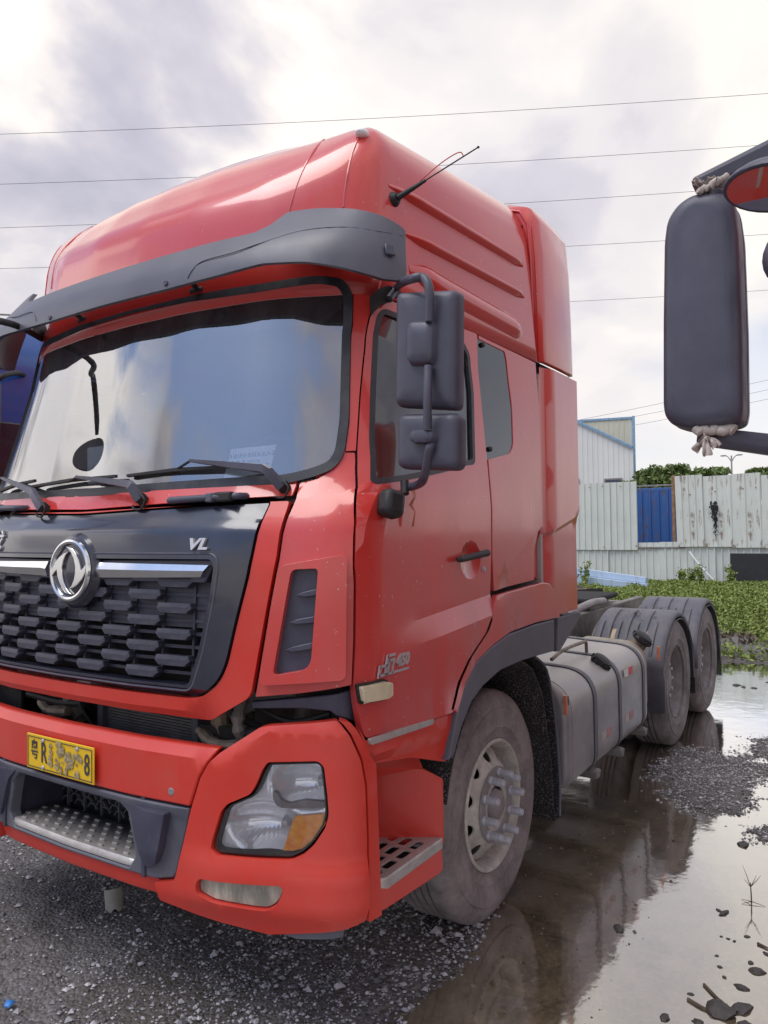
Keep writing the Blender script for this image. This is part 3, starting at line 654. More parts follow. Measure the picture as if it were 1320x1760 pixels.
# bracket under the corner panel
br = Ks(CAB, [(430, 1205), (515, 1198), (604, 1184), (618, 1242), (600, 1238), (578, 1232), (568, 1224), (520, 1219), (431, 1219)], -0.05)
panel('step_bracket', CAB, br, M['dark_plastic'], T_, off=-0.05, th=0.03, bw=0.004, mir=True)
# ---------------------------------------------------------------- left door
dpx = [(613, 777), (616, 728), (619, 680), (627, 600), (635, 545), (651, 508)]
dl = Ks(CAB, dpx); zs = 2.754; xr = Ks(CAB, [(820, 572)])[0]
door = dl+[(dl[-1][0]+.06, zs), (xr[0], zs)]+Ks(CAB, [(837, 793), (844, 960), (842, 1020), (842, 1047), (829, 1085), (799, 1130), (780, 1172), (767, 1224), (676, 1255), (630, 1270), (624, 1264), (613, 1217), (606, 1181), (610, 1100), (611, 1000), (612, 900), (613, 840), (613, 805)])
wh = Ks(CAB, [(636, 827), (634, 754), (636, 675), (641, 576), (648, 540), (659, 530), (685, 540)])
wr = Ks(CAB, [(795, 586), (807, 610), (813, 675), (816, 798), (646, 832)])
win = wh+[(wr[0][0]-.28, 2.715), (wr[0][0]-.06, wr[0][1]+.03)]+wr; win = rnd(win, 0.03)
c0 = CAB.K(643, 1092); c1 = CAB.K(840, 1022); lz1 = line_z(c0, c1)
def door_rel(u, z):
    zl = lz1(u); k_ = min(1, max(0, (u-c0[0]+.05)/0.5)); return 0.030*k_*min(1, max(0, (zl-z)/0.085)) - 0.012*min(1, max(0, (u-c0[0])/.9))*0
hb = CAB.K(808, 962); hr = 0.085
def cup(u, z):
    d = math.hypot((u-hb[0])/1.15, z-hb[1]); return -0.020*max(0, 1-(d/0.085)**2)
dextra = [[(c0[0]-.1, lz1(c0[0]-.1)), (c1[0]+.1, lz1(c1[0]+.1))], [(c0[0]-.1, lz1(c0[0]-.1)-.085), (c1[0]+.1, lz1(c1[0]+.1)-.085)]]
for rr_ in (.02, .045, .065, .085): dextra.append([(hb[0]+rr_*1.15*math.cos(a), hb[1]+rr_*math.sin(a)) for a in np.linspace(0, 6.28, 14 if rr_ > .03 else 7)])
door = rnd(door, 0.02)
dobj = panel('door', CAB, door, M['red'], T_, off=0.002, th=0.035, holes=[win], bw=0.004, relief=lambda u, z: door_rel(u, z)+cup(u, z), extra=dextra, grid=0.06, mir=True, smooth=13)
def sub(o, parent): o.parent = parent; return o
wi = inset(win, 0.022)
sub(panel('window_seal', CAB, win, M['seal'], T_, off=0.004, th=0.02, holes=[wi], bw=0.004, grid=0, gap=0, mir=True), dobj)
V, F = fill2d(inset(wi, -0.006), (), 0.1, 0.06)
o = mesh_py('window_pane', [CAB.P(u, z, -0.010) for u, z in V], F, M['side_glass'], T_, 60); mirror(o); sub(o, dobj)
# division bar of the window and its sill
# handle
hl, hr_ = CAB.K(790, 962, 0.03), CAB.K(839, 950, 0.03)
P0, P1 = Vector(CAB.P(hl[0], hl[1], 0.028)), Vector(CAB.P(hr_[0], hr_[1], 0.028)); dirv = (P1-P0).normalized()
bm = bmesh.new(); add_tube(bm, [P0+Vector((0, .01, 0)), P0+dirv*.01, P0+dirv*.05, P1-dirv*.03, P1-dirv*.01, P1+Vector((0, .015, 0))], [.009, .013, .014, .015, .017, .012], 10)
sub(mesh_bm('handle', bm, M['black'], T_), dobj)
lk = CAB.K(830, 978); bm = bmesh.new(); add_lathe(bm, [(0, -1.262), (.009, -1.262), (.012, -1.255), (.012, -1.24)], 16, (CAB.P(*lk)[0], 0, lk[1]), 'y'); sub(mesh_bm('door_lock', bm, M['bolt'], T_), dobj)
# side marker lamp
ml = Ks(CAB, [(616, 1179), (663, 1169), (671, 1173), (671, 1196), (663, 1202), (622, 1209)], 0.02)
o = sub(panel('marker_lamp', CAB, rnd(inset(ml, 0.004), .008), M['cream'], T_, off=0.035, th=0.035, bw=0.006, gap=0, seg=3), dobj)
sub(panel('marker_base', CAB, rnd(inset(ml, -0.004), .008), M['black'], T_, off=0.012, th=0.012, bw=0.003, gap=0), dobj)
mz0, mz1 = min(q[1] for q in ml), max(q[1] for q in ml); bm = bmesh.new()
for i in range(11):
    z = mz0+.012+(mz1-mz0-.03)*i/10; add_tube(bm, [CAB.P(ml[0][0]+.012, z+.001, .036), CAB.P(ml[2][0]-.012, z+.002, .037)], 0.0016, 5)
sub(mesh_bm('lamp_ribs', bm, M['cream'], T_), dobj)
# dCi 450 badge
BM4 = CAB.mat4(*CAB.K(660, 1147), 0.012) @ Matrix.Scale(.82, 4)
bd = bmesh.new()
def bar2(bm, pts, wd, M4, d0=0.0, d1=0.008, slant=0.0):
    for a_, b_ in zip(pts[:-1], pts[1:]):
        a_, b_ = Vector(a_), Vector(b_); t = (b_-a_).normalized(); n = Vector((-t.y, t.x))*wd*0.5; a_ = a_-t*wd*0.3; b_ = b_+t*wd*0.3
        q = [(a_+n), (b_+n), (b_-n), (a_-n)]; v = [bm.verts.new(M4 @ Vector((p.x+slant*p.y, p.y, d1))) for p in q]+[bm.verts.new(M4 @ Vector((p.x+slant*p.y, p.y, d0))) for p in q]
        bm.faces.new(v[:4]); bm.faces.new(v[4:][::-1])
        for i in range(4): bm.faces.new((v[i], v[4+i], v[4+(i+1) % 4], v[(i+1) % 4]))
sl = 0.25
bar2(bd, [(-.014, .050), (-.014, -.025)], .011, BM4, slant=sl); bar2(bd, [(-.062, -.025), (-.014, -.025)], .011, BM4, slant=sl); bar2(bd, [(-.062, -.03), (-.062, .012), (-.014, .012)], .011, BM4, slant=sl)
bar2(bd, [(-.014, .050), (.045, .050)], .010, BM4, slant=sl); bar2(bd, [(.032, .030), (.002, .030), (.002, -.026)], .011, BM4, slant=sl); bar2(bd, [(.002, -.026), (.175, -.026)], .010, BM4, slant=sl); bar2(bd, [(.040, .034), (.040, -.024)], .011, BM4, slant=sl)
o = mesh_bm('badge_lettering', bd, M['badge'], T_, None); sub(o, dobj)
o = text_mesh('badge_lettering', '450', 0.072, 0.005, M['badge'], T_, BM4 @ Matrix.Translation((.118, .016, .004)), 0.003, 0.25, sx=0.95); sub(o, dobj)
# ---------------------------------------------------------------- sleeper side, rear fairing, roof seam
sp_ = Ks(CAB, [(839, 793), (846, 960), (849, 1017), (924, 998), (924, 944), (933, 903), (927, 700), (921, 626)])
front_top = CAB.K(822, 573)
slp = [(front_top[0]+.003, 2.752)]+sp_[:-1]+[(sp_[-1][0], 2.722)]
qg = Ks(CAB, [(821, 578), (868, 601), (872, 623), (881, 701), (883, 767), (877, 782), (836, 793)]); qg[0] = (qg[0][0], min(qg[0][1], 2.738)); qg[1] = (qg[1][0], min(qg[1][1], 2.722))
qh = rnd(inset(qg, 0.006), [.008, .01, .03, .03, .03, .03, .008])
r0, r1 = CAB.K(853, 1003), CAB.K(933, 903); lz2 = line_z(r0, r1)
def slp_rel(u, z): return -0.016*min(1, max(0, (lz2(u)-z)/0.02))*min(1, max(0, (u-r0[0]-.02)/.12))
slo = panel('sleeper_side', CAB, slp, M['red'], T_, off=0.0, th=0.05, holes=[qh], relief=slp_rel, extra=[[(r0[0], lz2(r0[0])), (r1[0]+.05, lz2(r1[0]+.05))], [(r0[0], lz2(r0[0])-.02), (r1[0]+.05, lz2(r1[0]+.05)-.02)]], mir=True, grid=0.06)
V, F = fill2d(inset(qh, -0.006), (), 0.1, 0.06); o = mesh_py('quarter_window', [CAB.P(u, z, -0.004) for u, z in V], F, M['dark_glass'], T_, 60); mirror(o); sub(o, slo)
for q in ((829, 593), (842, 772)):
    u, z = CAB.K(*q); bm = bmesh.new(); add_lathe(bm, [(0, .010), (.010, .009), (.013, 0)], 14, axis='z'); o = mesh_bm('window_catch', bm, M['black'], slo); o.matrix_world = CAB.mat4(u, z, 0)
# rear fairing, lower
fl = Ks(CAB, [(930, 629), (985, 656), (993, 1047), (956, 1059), (953, 1036), (945, 1013), (936, 999), (927, 991), (927, 944), (935, 903), (929, 700)], 0.0)
g0, g1 = CAB.K(935, 918), CAB.K(990, 884); lz3 = line_z(g0, g1)
def fr_rel(u, z):
    a_ = 0.035*min(1, max(0, (u-fl[0][0]-.02)/.09)); b_ = -0.022*min(1, max(0, (lz3(u)-z)/.03)); return a_+b_
fro = panel('rear_fairing', CAB, fl, M['red'], T_, off=-0.012, th=0.06, relief=fr_rel, mir=True, grid=0.05, extra=[[(fl[0][0]+.02, 0.9), (fl[0][0]+.02, 2.8)], [(fl[0][0]+.11, 0.9), (fl[0][0]+.11, 2.8)], [(g0[0], lz3(g0[0])), (g1[0]+.1, lz3(g1[0]+.1))], [(g0[0], lz3(g0[0])-.03), (g1[0]+.1, lz3(g1[0]+.1)-.03)]])
bl_ = Ks(CAB, [(955, 1061), (995, 1050), (995, 1060), (960, 1118), (953, 1121)])
panel('fairing_skirt', CAB, bl_, M['fender'], T_, off=0.012, th=0.03, mir=True)
# back wall of the cab and cab interior shell
box('cab_back', (1.97, 0, 2.08), (0.03, 2.47, 1.40), M['liner'], T_, 0)
# ---------------------------------------------------------------- wheel arch
gray_up = [(952, 1064), (920, 1072), (874, 1089), (844, 1111), (818, 1138), (799, 1176), (784, 1229), (772, 1297), (767, 1309)]
gray_lo = [(779, 1301), (793, 1248), (810, 1206), (829, 1180), (859, 1153), (895, 1137), (930, 1126), (952, 1120)]
ga = Ks(CAB, gray_up+gray_lo, 0.03)
panel('wheel_arch', CAB, ga, M['fender'], T_, off=0.034, th=0.05, bw=0.006, grid=0.05, mir=True)
ra = Ks(CAB, [(845, 1022), (924, 1000), (935, 1002), (944, 1016), (952, 1039), (953, 1061)], 0.0)+Ks(CAB, [(920, 1070), (874, 1087), (844, 1109), (817, 1136), (797, 1174), (782, 1228), (779, 1222), (769, 1223), (781, 1172), (800, 1131), (830, 1086), (844, 1048)], 0.02)
def ra_rel(u, z): return 0.03*min(1, max(0, (1.60-z+0.10*(u-2.3))/.07))
panel('arch_panel', CAB, ra, M['red'], T_, off=0.002, th=0.03, relief=ra_rel, grid=0.05, mir=True)
# inner wheel well and the long bristled flap behind the wheel
rk = Ks(CAB, [(613, 1250), (630, 1274), (676, 1259), (764, 1229), (780, 1225), (783, 1232), (773, 1297), (767, 1311), (717, 1305), (642, 1321), (630, 1297), (619, 1264)], 0.01)
k0, k1 = CAB.K(640, 1296), CAB.K(766, 1256); lz4 = line_z(k0, k1)
def rk_rel(u, z): return -0.05*min(1, max(0, (lz4(u)-z)/.045))*min(1, max(0, (1-(u-k0[0])/(k1[0]-k0[0])*0.9)))
panel('rocker_panel', CAB, rk, M['red_plastic'], T_, off=0.012, th=0.02, relief=rk_rel, grid=0.04, extra=[[(k0[0]-.1, lz4(k0[0]-.1)), (k1[0], lz4(k1[0]))], [(k0[0]-.1, lz4(k0[0]-.1)-.045), (k1[0], lz4(k1[0])-.045)]], mir=True)
panel('rocker_trim', CAB, rnd(Ks(CAB, [(638, 1271), (747, 1235), (747, 1245), (640, 1281)], .03), .006), M['alu'], T_, off=0.026, th=0.014, bw=0.003, gap=0, mir=True)
# ---------------------------------------------------------------- bumper
def bm_rel(u, z):
    r = 0.0
    if z > 1.052: r -= (z-1.052)*0.75
    if z < 0.56: r -= (0.56-z)*0.35
    return r
ce = Ks(BMP, [(374, 1294), (361, 1309), (346, 1335), (330, 1387)])
zbt, zrb = 1.092, 0.893
cred = sym([(ce[0][0], zbt), ce[1], ce[2], (ce[3][0], 0.878)])
bumper = panel('bumper', BMP, cred, M['red_plastic'], T_, off=0.012, th=0.035, relief=bm_rel, extra=[[(-1, 1.052), (1, 1.052)]], grid=0.06, bw=0.006)
ins = sym([(ce[3][0]-.0, 0.874), Ks(BMP, [(304, 1502)])[0], Ks(BMP, [(298, 1510)])[0], (Ks(BMP, [(269, 1511)])[0][0], 0.590)])
op = Ks(BMP, [(206, 1378), (219, 1395), (226, 1434), (233, 1470), (221, 1484)])
opn = rnd([(0, op[0][1]+.006), (op[0][0], op[0][1]), op[1], op[2], op[3], (op[4][0], 0.606), (0, 0.606)]+[(-u, z) for u, z in [(op[4][0], 0.606), op[3], op[2], op[1], op[0]]], 0.008)
def ins_rel(u, z): return lerp1(z, 0.83, 0.86, 0.0, 0.012)
bi = panel('bumper_insert', BMP, ins, M['fender'], T_, off=0.0, th=0.05, holes=[opn], grid=0.06, bw=0.006, relief=ins_rel, extra=[[(-1, .83), (1, .83)], [(-1, .86), (1, .86)]])
wg = Ks(BMP, [(207, 1379), (288, 1397), (284, 1422), (277, 1460), (269, 1484), (256, 1492), (247, 1489), (238, 1468), (231, 1440), (223, 1402)], 0.02)
def wg_rel(u, z): return 0.030*min(1, max(0, (u-wg[9][0]+.01)/.10))-0.03*min(1, max(0, (0.70-z)/.1))
panel('insert_wing', BMP, rnd(wg, .008), M['dark_plastic'], T_, off=0.010, th=0.05, relief=wg_rel, grid=0.03, bw=0.005, gap=0, mir=True)
# recess behind the insert: walls, ledge mesh and the tread plate
uo = op[3][0]+.02
box('recess_back', (0.30, 0, 0.75), (0.02, 2*uo+.1, 0.34), M['bay'], T_, 0)
box('recess_floor', (0.17, 0, 0.588), (0.26, 2*uo+.04, 0.02), M['fender'], T_, 0.003)
box('recess_top', (0.17, 0, 0.90), (0.26, 2*uo+.1, 0.02), M['fender'], T_, 0.003)
for s_ in (1, -1): box('recess_side', (0.15, s_*(uo+.02), 0.75), (0.28, 0.02, 0.32), M['dark_plastic'], T_, 0.003)
bm = bmesh.new(); ptw = uo-.01
prof = [(0.012, -.020), (0.006, -.018), (0.006, -.004), (0.014, 0.006), (0.215, 0.006)]
v0 = [[bm.verts.new((x+float(BMP.P(y, 0.6)[0])*1.0, -y, 0.628+zz)) for x, zz in prof] for y in np.linspace(-ptw, ptw, 12)]
for i in range(11):
    for j in range(len(prof)-1): bm.faces.new((v0[i][j], v0[i][j+1], v0[i+1][j+1], v0[i+1][j]))
tread = mesh_bm('tread_plate', bm, M['alu'], T_, 40); sm_ = tread.modifiers.new('solid', 'SOLIDIFY'); sm_.thickness = 0.004; sm_.offset = -1
nub = bmesh.new(); add_box(nub, (0, 0, 0.003), (0.011, 0.030, 0.008)); nme = bpy.data.meshes.new('tread_stud'); bmesh.ops.bevel(nub, geom=nub.edges[:], offset=0.002, segments=2, affect='EDGES'); nub.to_mesh(nme); nub.free(); nme.materials.append(M['alu'])
for i in range(5):
    for j in range(11):
        y = -ptw+.03+(j+(0.5 if i % 2 else 0))*(2*ptw-.06)/10.5
        if abs(y) > ptw-.02: continue
        o = bpy.data.objects.new('tread_stud', nme); scn.collection.objects.link(o); o.parent = tread; o.location = (0.035+i*0.038+float(BMP.P(y, 0.6)[0]), y, 0.634)
# expanded mesh at the back of the recess
bm = bmesh.new(); cw, chh = 0.062, 0.042; x = 0.262
def strut(bm, a_, b_, x, r=0.0022, dpt=0.012):
    a_, b_ = Vector(a_), Vector(b_); t = (b_-a_).normalized(); n = Vector((-t.y, t.x))*r
    q = [a_+n, b_+n, b_-n, a_-n]; f = [bm.verts.new((x-dpt/2, p.x, p.y)) for p in q]; g = [bm.verts.new((x+dpt/2, p.x, p.y)) for p in q]
    bm.faces.new(f); 
    for i in range(4): bm.faces.new((f[i], g[i], g[(i+1) % 4], f[(i+1) % 4]))
r_ = 0; z = 0.64
while z < 0.89:
    y = -0.40+(cw/2 if r_ % 2 else 0)
    while y < 0.36:
        strut(bm, (y, z), (y+cw*.25, z+chh/2), x); strut(bm, (y+cw*.25, z+chh/2), (y+cw*.75, z+chh/2), x); strut(bm, (y+cw*.75, z+chh/2), (y+cw, z), x)
        y += cw*1.0+cw*0.5
    z += chh/2; r_ += 1
for y in np.arange(-.36, .37, .12): strut(bm, (y, .62), (y, .9), x-.004, .003)
mesh_bm('recess_mesh', bm, M['fender'], T_)
# lip
lip = sym([(Ks(BMP, [(267, 1513)])[0][0], 0.600), (Ks(BMP, [(271, 1547)])[0][0], 0.522)])
panel('bumper_lip', BMP, lip, M['red_plastic'], T_, off=-0.016, th=0.04, relief=bm_rel, grid=0.06, bw=0.006)
# corner
cb_ = Ks(BMP, [(377, 1293), (445, 1250), (462, 1246), (520, 1243), (578, 1238), (586, 1243), (600, 1262), (617, 1305), (624, 1350), (627, 1440), (627, 1582), (592, 1600), (460, 1612), (400, 1595), (330, 1572), (274, 1548), (270, 1513), (302, 1511), (307, 1500), (332, 1388), (348, 1335), (362, 1309)])
hl_ = Ks(BMP, [(462, 1308), (548, 1306), (558, 1315), (564, 1367), (566, 1398), (560, 1422), (540, 1452), (523, 1467), (503, 1476), (440, 1474), (377, 1468), (366, 1456), (369, 1440), (383, 1393), (393, 1380), (433, 1363), (442, 1348), (453, 1322)])
fg = Ks(BMP, [(350, 1505), (487, 1517), (491, 1526), (480, 1550), (463, 1560), (440, 1558), (370, 1545), (345, 1530), (344, 1514)])
def co_rel(u, z):
    r = 0.0; zt = 1.15 if u > .95 else 1.052
    ztop = lerp1(abs(u), .82, 1.0, 1.052, 1.17)
    if z > ztop: r -= (z-ztop)*0.55
    if z < 0.56: r -= (0.56-z)*0.35
    r += 0.012*max(0, min(1, (0.745-z)/.06))*max(0, min(1, (abs(u)-.6)/.12))*max(0, min(1, (z-.52)/.05))
    return r
corner = panel('bumper_corner', BMP, rnd(cb_, 0.008), M['red_plastic'], T_, off=0.014, th=0.035, holes=[rnd(hl_, .012), rnd(fg, .014)], relief=co_rel, grid=0.028, bw=0.007, seg=3,
               extra=[[(.86, 1.085), (1.0, 1.17), (1.6, 1.17)]], mir=True)
ed = Ks(BMP, [(582, 1236), (600, 1240), (609, 1252), (632, 1300), (640, 1312), (645, 1440), (650, 1571), (629, 1582), (629, 1440), (626, 1350), (619, 1304), (602, 1261), (590, 1244)])
panel('bumper_end', BMP, rnd(ed, .004), M['red_plastic'], T_, off=0.004, th=0.05, relief=lambda u, z: 0.012, bw=0.004, grid=0.05, gap=0, mir=True)
panel('under_spoiler', BMP, Ks(BMP, [(468, 1600), (592, 1590), (592, 1612), (560, 1617), (510, 1616)], -.02), M['fender'], T_, off=-0.02, th=0.02, bw=0.003, mir=True)
panel('bumper_backing', BMP, [(.60, 1.13), (1.5, 1.16), (1.5, .56), (.60, .56)], M['bay'], T_, off=-0.13, th=0.01, bw=0, grid=0.1, mir=True)
# headlight: housing, reflector bowls, indicator, clear lens
hin = rnd(inset(hl_, 0.008), .012)
head = panel('headlight', BMP, hin, M['black'], T_, off=-0.004, th=0.10, holes=[inset(hin, 0.006)], bw=0.003, gap=0, grid=0)
hi2 = inset(hin, 0.004)
cu_, cz_ = CU = (np.mean([q[0] for q in hl_]), np.mean([q[1] for q in hl_]))
def bowls(u, z):
    r = 0.0
    for (pu, pz, ru, rz, dp) in BOWL:
        d = ((u-pu)/ru)**2+((z-pz)/rz)**2
        if d < 1: r = min(r, -dp*(1-d))
    return r
b1 = BMP.K(520, 1360); b2 = BMP.K(450, 1428)
BOWL = [(b1[0], b1[1]+.005, .125, .082, .085), (b2[0], b2[1], .150, .085, .085)]
sub(panel('reflector', BMP, hi2, M['reflector'], T_, off=-0.030, th=0.002, bw=0, gap=0, grid=0.014, step=0.014, relief=bowls, smooth=60), head)
for (pu, pz) in ((b1[0]+.05, b1[1]+.012), (b2[0]+.06, b2[1]+.005)):
    bm = bmesh.new(); add_lathe(bm, [(0, .028), (.012, .026), (.016, .012), (.020, -.02)], 20, axis='z'); o = mesh_bm('bulb', bm, M['bolt'], head); o.matrix_world = BMP.mat4(pu, pz, -0.085)
am = Ks(BMP, [(503, 1404), (560, 1399), (560, 1419), (540, 1448), (523, 1462), (503, 1466), (482, 1466)])
sub(panel('indicator', BMP, rnd(inset(am, .003), .006), M['amber_lens'], T_, off=-0.012, th=0.02, bw=0.004, gap=0, grid=0.03), head)
dk = Ks(BMP, [(464, 1376), (470, 1389), (480, 1394), (553, 1394), (560, 1388), (556, 1383), (520, 1380), (492, 1386), (478, 1380), (472, 1368), (464, 1364)])
sub(panel('reflector_mask', BMP, rnd(dk, .006), M['rim_grey'], T_, off=-0.026, th=0.02, bw=0.004, gap=0, grid=0.03), head)
V, F = fill2d(inset(hin, 0.001), (), 0.04, 0.03)
sub(mesh_py('lens', [BMP.P(u, z, -0.004+0.008*min(1, 30*max(0, 0.04-abs(0)))) for u, z in V], F, M['lens'], T_, 60), head)
mh = mirror(head); 
for ch in [c_ for c_ in scn.objects if c_.parent == head]: 
    if ch.name.startswith('bulb'): continue
    q = mirror(ch); q.parent = mh
fgo = panel('fog_lamp', BMP, rnd(inset(fg, 0.004), .014), M['fog'], T_, off=0.004, th=0.03, bw=0.006, gap=0, grid=0.04, mir=True)
# number plate
plate = box('number_plate', (float(BMP.P(0, .96, .02)[0])-.004, 0.0, 0.962), (0.006, 0.44, 0.14), M['plate'], T_, 0.002)
PX = plate.location; pm = Matrix(((0, 0, -1, float(BMP.P(0, .96, .02)[0])-.009), (-1, 0, 0, 0.0), (0, 1, 0, 0.962), (0, 0, 0, 1)))
bm = bmesh.new(); bar2(bm, [(-.210, -.060), (.210, -.060), (.210, .060), (-.210, .060), (-.210, -.060)], .003, pm, 0, .001); mesh_bm('plate_border', bm, M['ink'], plate)
text_mesh('plate_lettering', '粤', 0.085, 0.0006, M['ink'], plate, pm @ Matrix.Translation((-.165, .004, 0)), 0.0005, 0, sx=0.62)
text_mesh('plate_lettering', 'R', 0.115, 0.0006, M['ink'], plate, pm @ Matrix.Translation((-.100, 0, 0)), 0.001, 0, sx=0.62)
text_mesh('plate_lettering', '8', 0.115, 0.0006, M['ink'], plate, pm @ Matrix.Translation((.180, -.004, 0)), 0.001, 0, sx=0.62)
M['mud'] = simple('dried_mud_smear', (0.33, 0.26, 0.14), 0.9, vary=0.6, scale=60, bmp=0.4)
bm = bmesh.new(); rs = random.Random(4)
for k_ in range(46):      # mud caked over the middle digits
    cx, cy = rs.gauss(.045, .050), rs.gauss(0, .030); r0_ = rs.uniform(.006, .017)
    cx = max(-.055, min(.145, cx)); cy = max(-.052, min(.052, cy))
    vs = [bm.verts.new(pm @ Vector((cx+r0_*rs.uniform(.6, 1.2)*math.cos(a), cy+r0_*rs.uniform(.6, 1.2)*math.sin(a), .0014+.0002*k_/10))) for a in [6.283*i/9 for i in range(9)]]
    c0_ = bm.verts.new(pm @ Vector((cx, cy, .003)))
    for i in range(9): bm.faces.new((vs[i], vs[(i+1) % 9], c0_))
mesh_bm('plate_mud', bm, M['mud'], plate)
for (y, z) in ((-.105, .052), (-.105, -.055), (.12, .052)):
    bm = bmesh.new(); add_lathe(bm, [(0, .006), (.006, .005), (.009, 0)], 14, axis='z'); o = mesh_bm('plate_screw', bm, M['bolt'], plate); o.matrix_world = pm @ Matrix.Translation((y, z, 0))
u, z = BMP.K(298, 1359); bm = bmesh.new(); add_lathe(bm, [(0, .002), (.006, .003), (.012, .002), (.014, 0)], 18, axis='z'); o = mesh_bm('bumper_plug', bm, M['rim_grey'], bumper); o.matrix_world = BMP.mat4(u, z, 0.012)
# engine bay seen through the gap
rad = box('radiator', (0.30, -0.18, 1.12), (0.05, 0.62, 0.34), M['steel'], T_, 0.003)
bm = bmesh.new()
for i in range(26): add_box(bm, (0.27, -0.18, 0.97+i*0.0118), (0.012, 0.54, 0.004))
f_ = mesh_bm('radiator_fins', bm, M['guard'], rad, None)
for y in (.115, -.475): box('radiator_tank', (0.268, y, 1.12), (0.05, 0.035, 0.34), M['fender'], rad, 0.003)
box('radiator_bracket', (0.26, -0.53, 1.15), (0.04, 0.07, 0.05), M['fender'], rad, 0.004)
def gnarl(name, pts, r, mat):
    bm = bmesh.new(); add_tube(bm, smooth_path(pts, 5), [r_*random.uniform(.8, 1.25) for r_ in ([r]*(5*(len(pts)-1)+1))], 9); return mesh_bm(name, bm, mat, T_)
for y, mt in ((-.66, 'greasy'), (.36, 'greasy')):
    gnarl('engine_bracket', [(.25, y+.03, 1.22), (.20, y, 1.14), (.24, y-.02, 1.06), (.3, y-.02, 1.0)], .035, M[mt])
    gnarl('engine_bracket', [(.22, y-.10, 1.24), (.18, y-.11, 1.15), (.22, y-.12, 1.05)], .022, M['steel'])
    gnarl('engine_bracket', [(.18, y+.08, 1.10), (.15, y-.02, 1.075), (.16, y-.14, 1.08)], .022, M['greasy'])
for pts, r in (([(.2, .16, 1.2), (.17, .15, 1.12), (.2, .1, 1.02)], .007), ([(.15, .5, 1.13), (.17, .3, 1.11), (.18, .14, 1.12)], .016), ([(.2, -.75, 1.1), (.22, -.9, 1.13), (.25, -1.1, 1.12)], .02),
               ([(.25, -.8, 1.2), (.27, -.95, 1.16), (.3, -1.1, 1.2)], .012), ([(.2, .62, 1.1), (.2, .8, 1.15), (.25, 1.0, 1.1)], .02), ([(.24, -.62, 1.25), (.22, -.70, 1.18), (.26, -.82, 1.12)], .013)):
    tube('hose', pts, r, M['black'], T_, 8)
box('crossmember', (0.36, 0, 1.0), (0.08, 2.1, 0.12), M['bay'], T_, 0.01); box('crossmember', (0.55, 0, 1.26), (0.06, 2.2, 0.10), M['bay'], T_, 0.01)
for y in (-.9, .9): gnarl('shock_absorber', [(.42, y, 1.35), (.40, y, 1.2), (.38, y, 1.0)], .04, M['steel'])
# ---------------------------------------------------------------- roof and visor
FZ = np.array([0.0, 0.448, 0.602, 0.791, 0.929, 1.029, 1.089, 1.109]); SZ = np.array([0.0, 0.614, 0.785, 0.879, 0.941, 0.981, 1.001, 1.011]); TT = np.array([0, .04, .1, .2, .35, .55, .8, 1.0])
def pchip(xs, ys):
    h = np.diff(xs); dl_ = np.diff(ys)/h; m = np.zeros(len(xs)); m[0] = dl_[0]; m[-1] = dl_[-1]
    for i in range(1, len(xs)-1):
        m[i] = 0 if dl_[i-1]*dl_[i] <= 0 else 3*(h[i-1]+h[i])/((2*h[i]+h[i-1])/dl_[i-1]+(h[i]+2*h[i-1])/dl_[i])
    def f(x):
        i = int(min(len(xs)-2, max(0, np.searchsorted(xs, x)-1))); t = (x-xs[i])/h[i]
        return ys[i]*(1+2*t)*(1-t)**2+m[i]*h[i]*t*(1-t)**2+ys[i+1]*t*t*(3-2*t)+m[i+1]*h[i]*t*t*(t-1)
    return f
fzf, szf = pchip(TT, FZ), pchip(TT, SZ)
RB = CAB.arr(2.76, 0.0)
def roofP(u, t, off=0.0):
    bx = float(np.interp(u, SA, RB[:, 0])); by = float(np.interp(u, SA, RB[:, 1])); bx0 = float(np.interp(u, SA, Q2[:, 0]))
    w_ = min(1, max(0, (bx-.32)/.35)); w_ = w_*w_*(3-2*w_); cx = max(bx, 1.568)
    X = bx+(cx-bx)*t; Y = by*(1-t); Z = 2.762-.034*min(1, max(0, (bx-1.0)/.9))*(1-min(1, t/.03))+(1-w_)*fzf(t)+w_*szf(t)+.103*(X-1.568)*min(1, t*4)
    return Vector((X, Y, Z))
us = [u for u in np.arange(-3.2, 3.21, 0.04) if roofP(u, 0)[0] < 1.925]; ts = [0, .006, .012, .02, .028, .035, .043, .052, .065, .08, .1, .125, .155, .2, .26, .33, .42, .55, .7, .85, 1.0]
us = [us[0]-.012]+us+[us[-1]+.012]
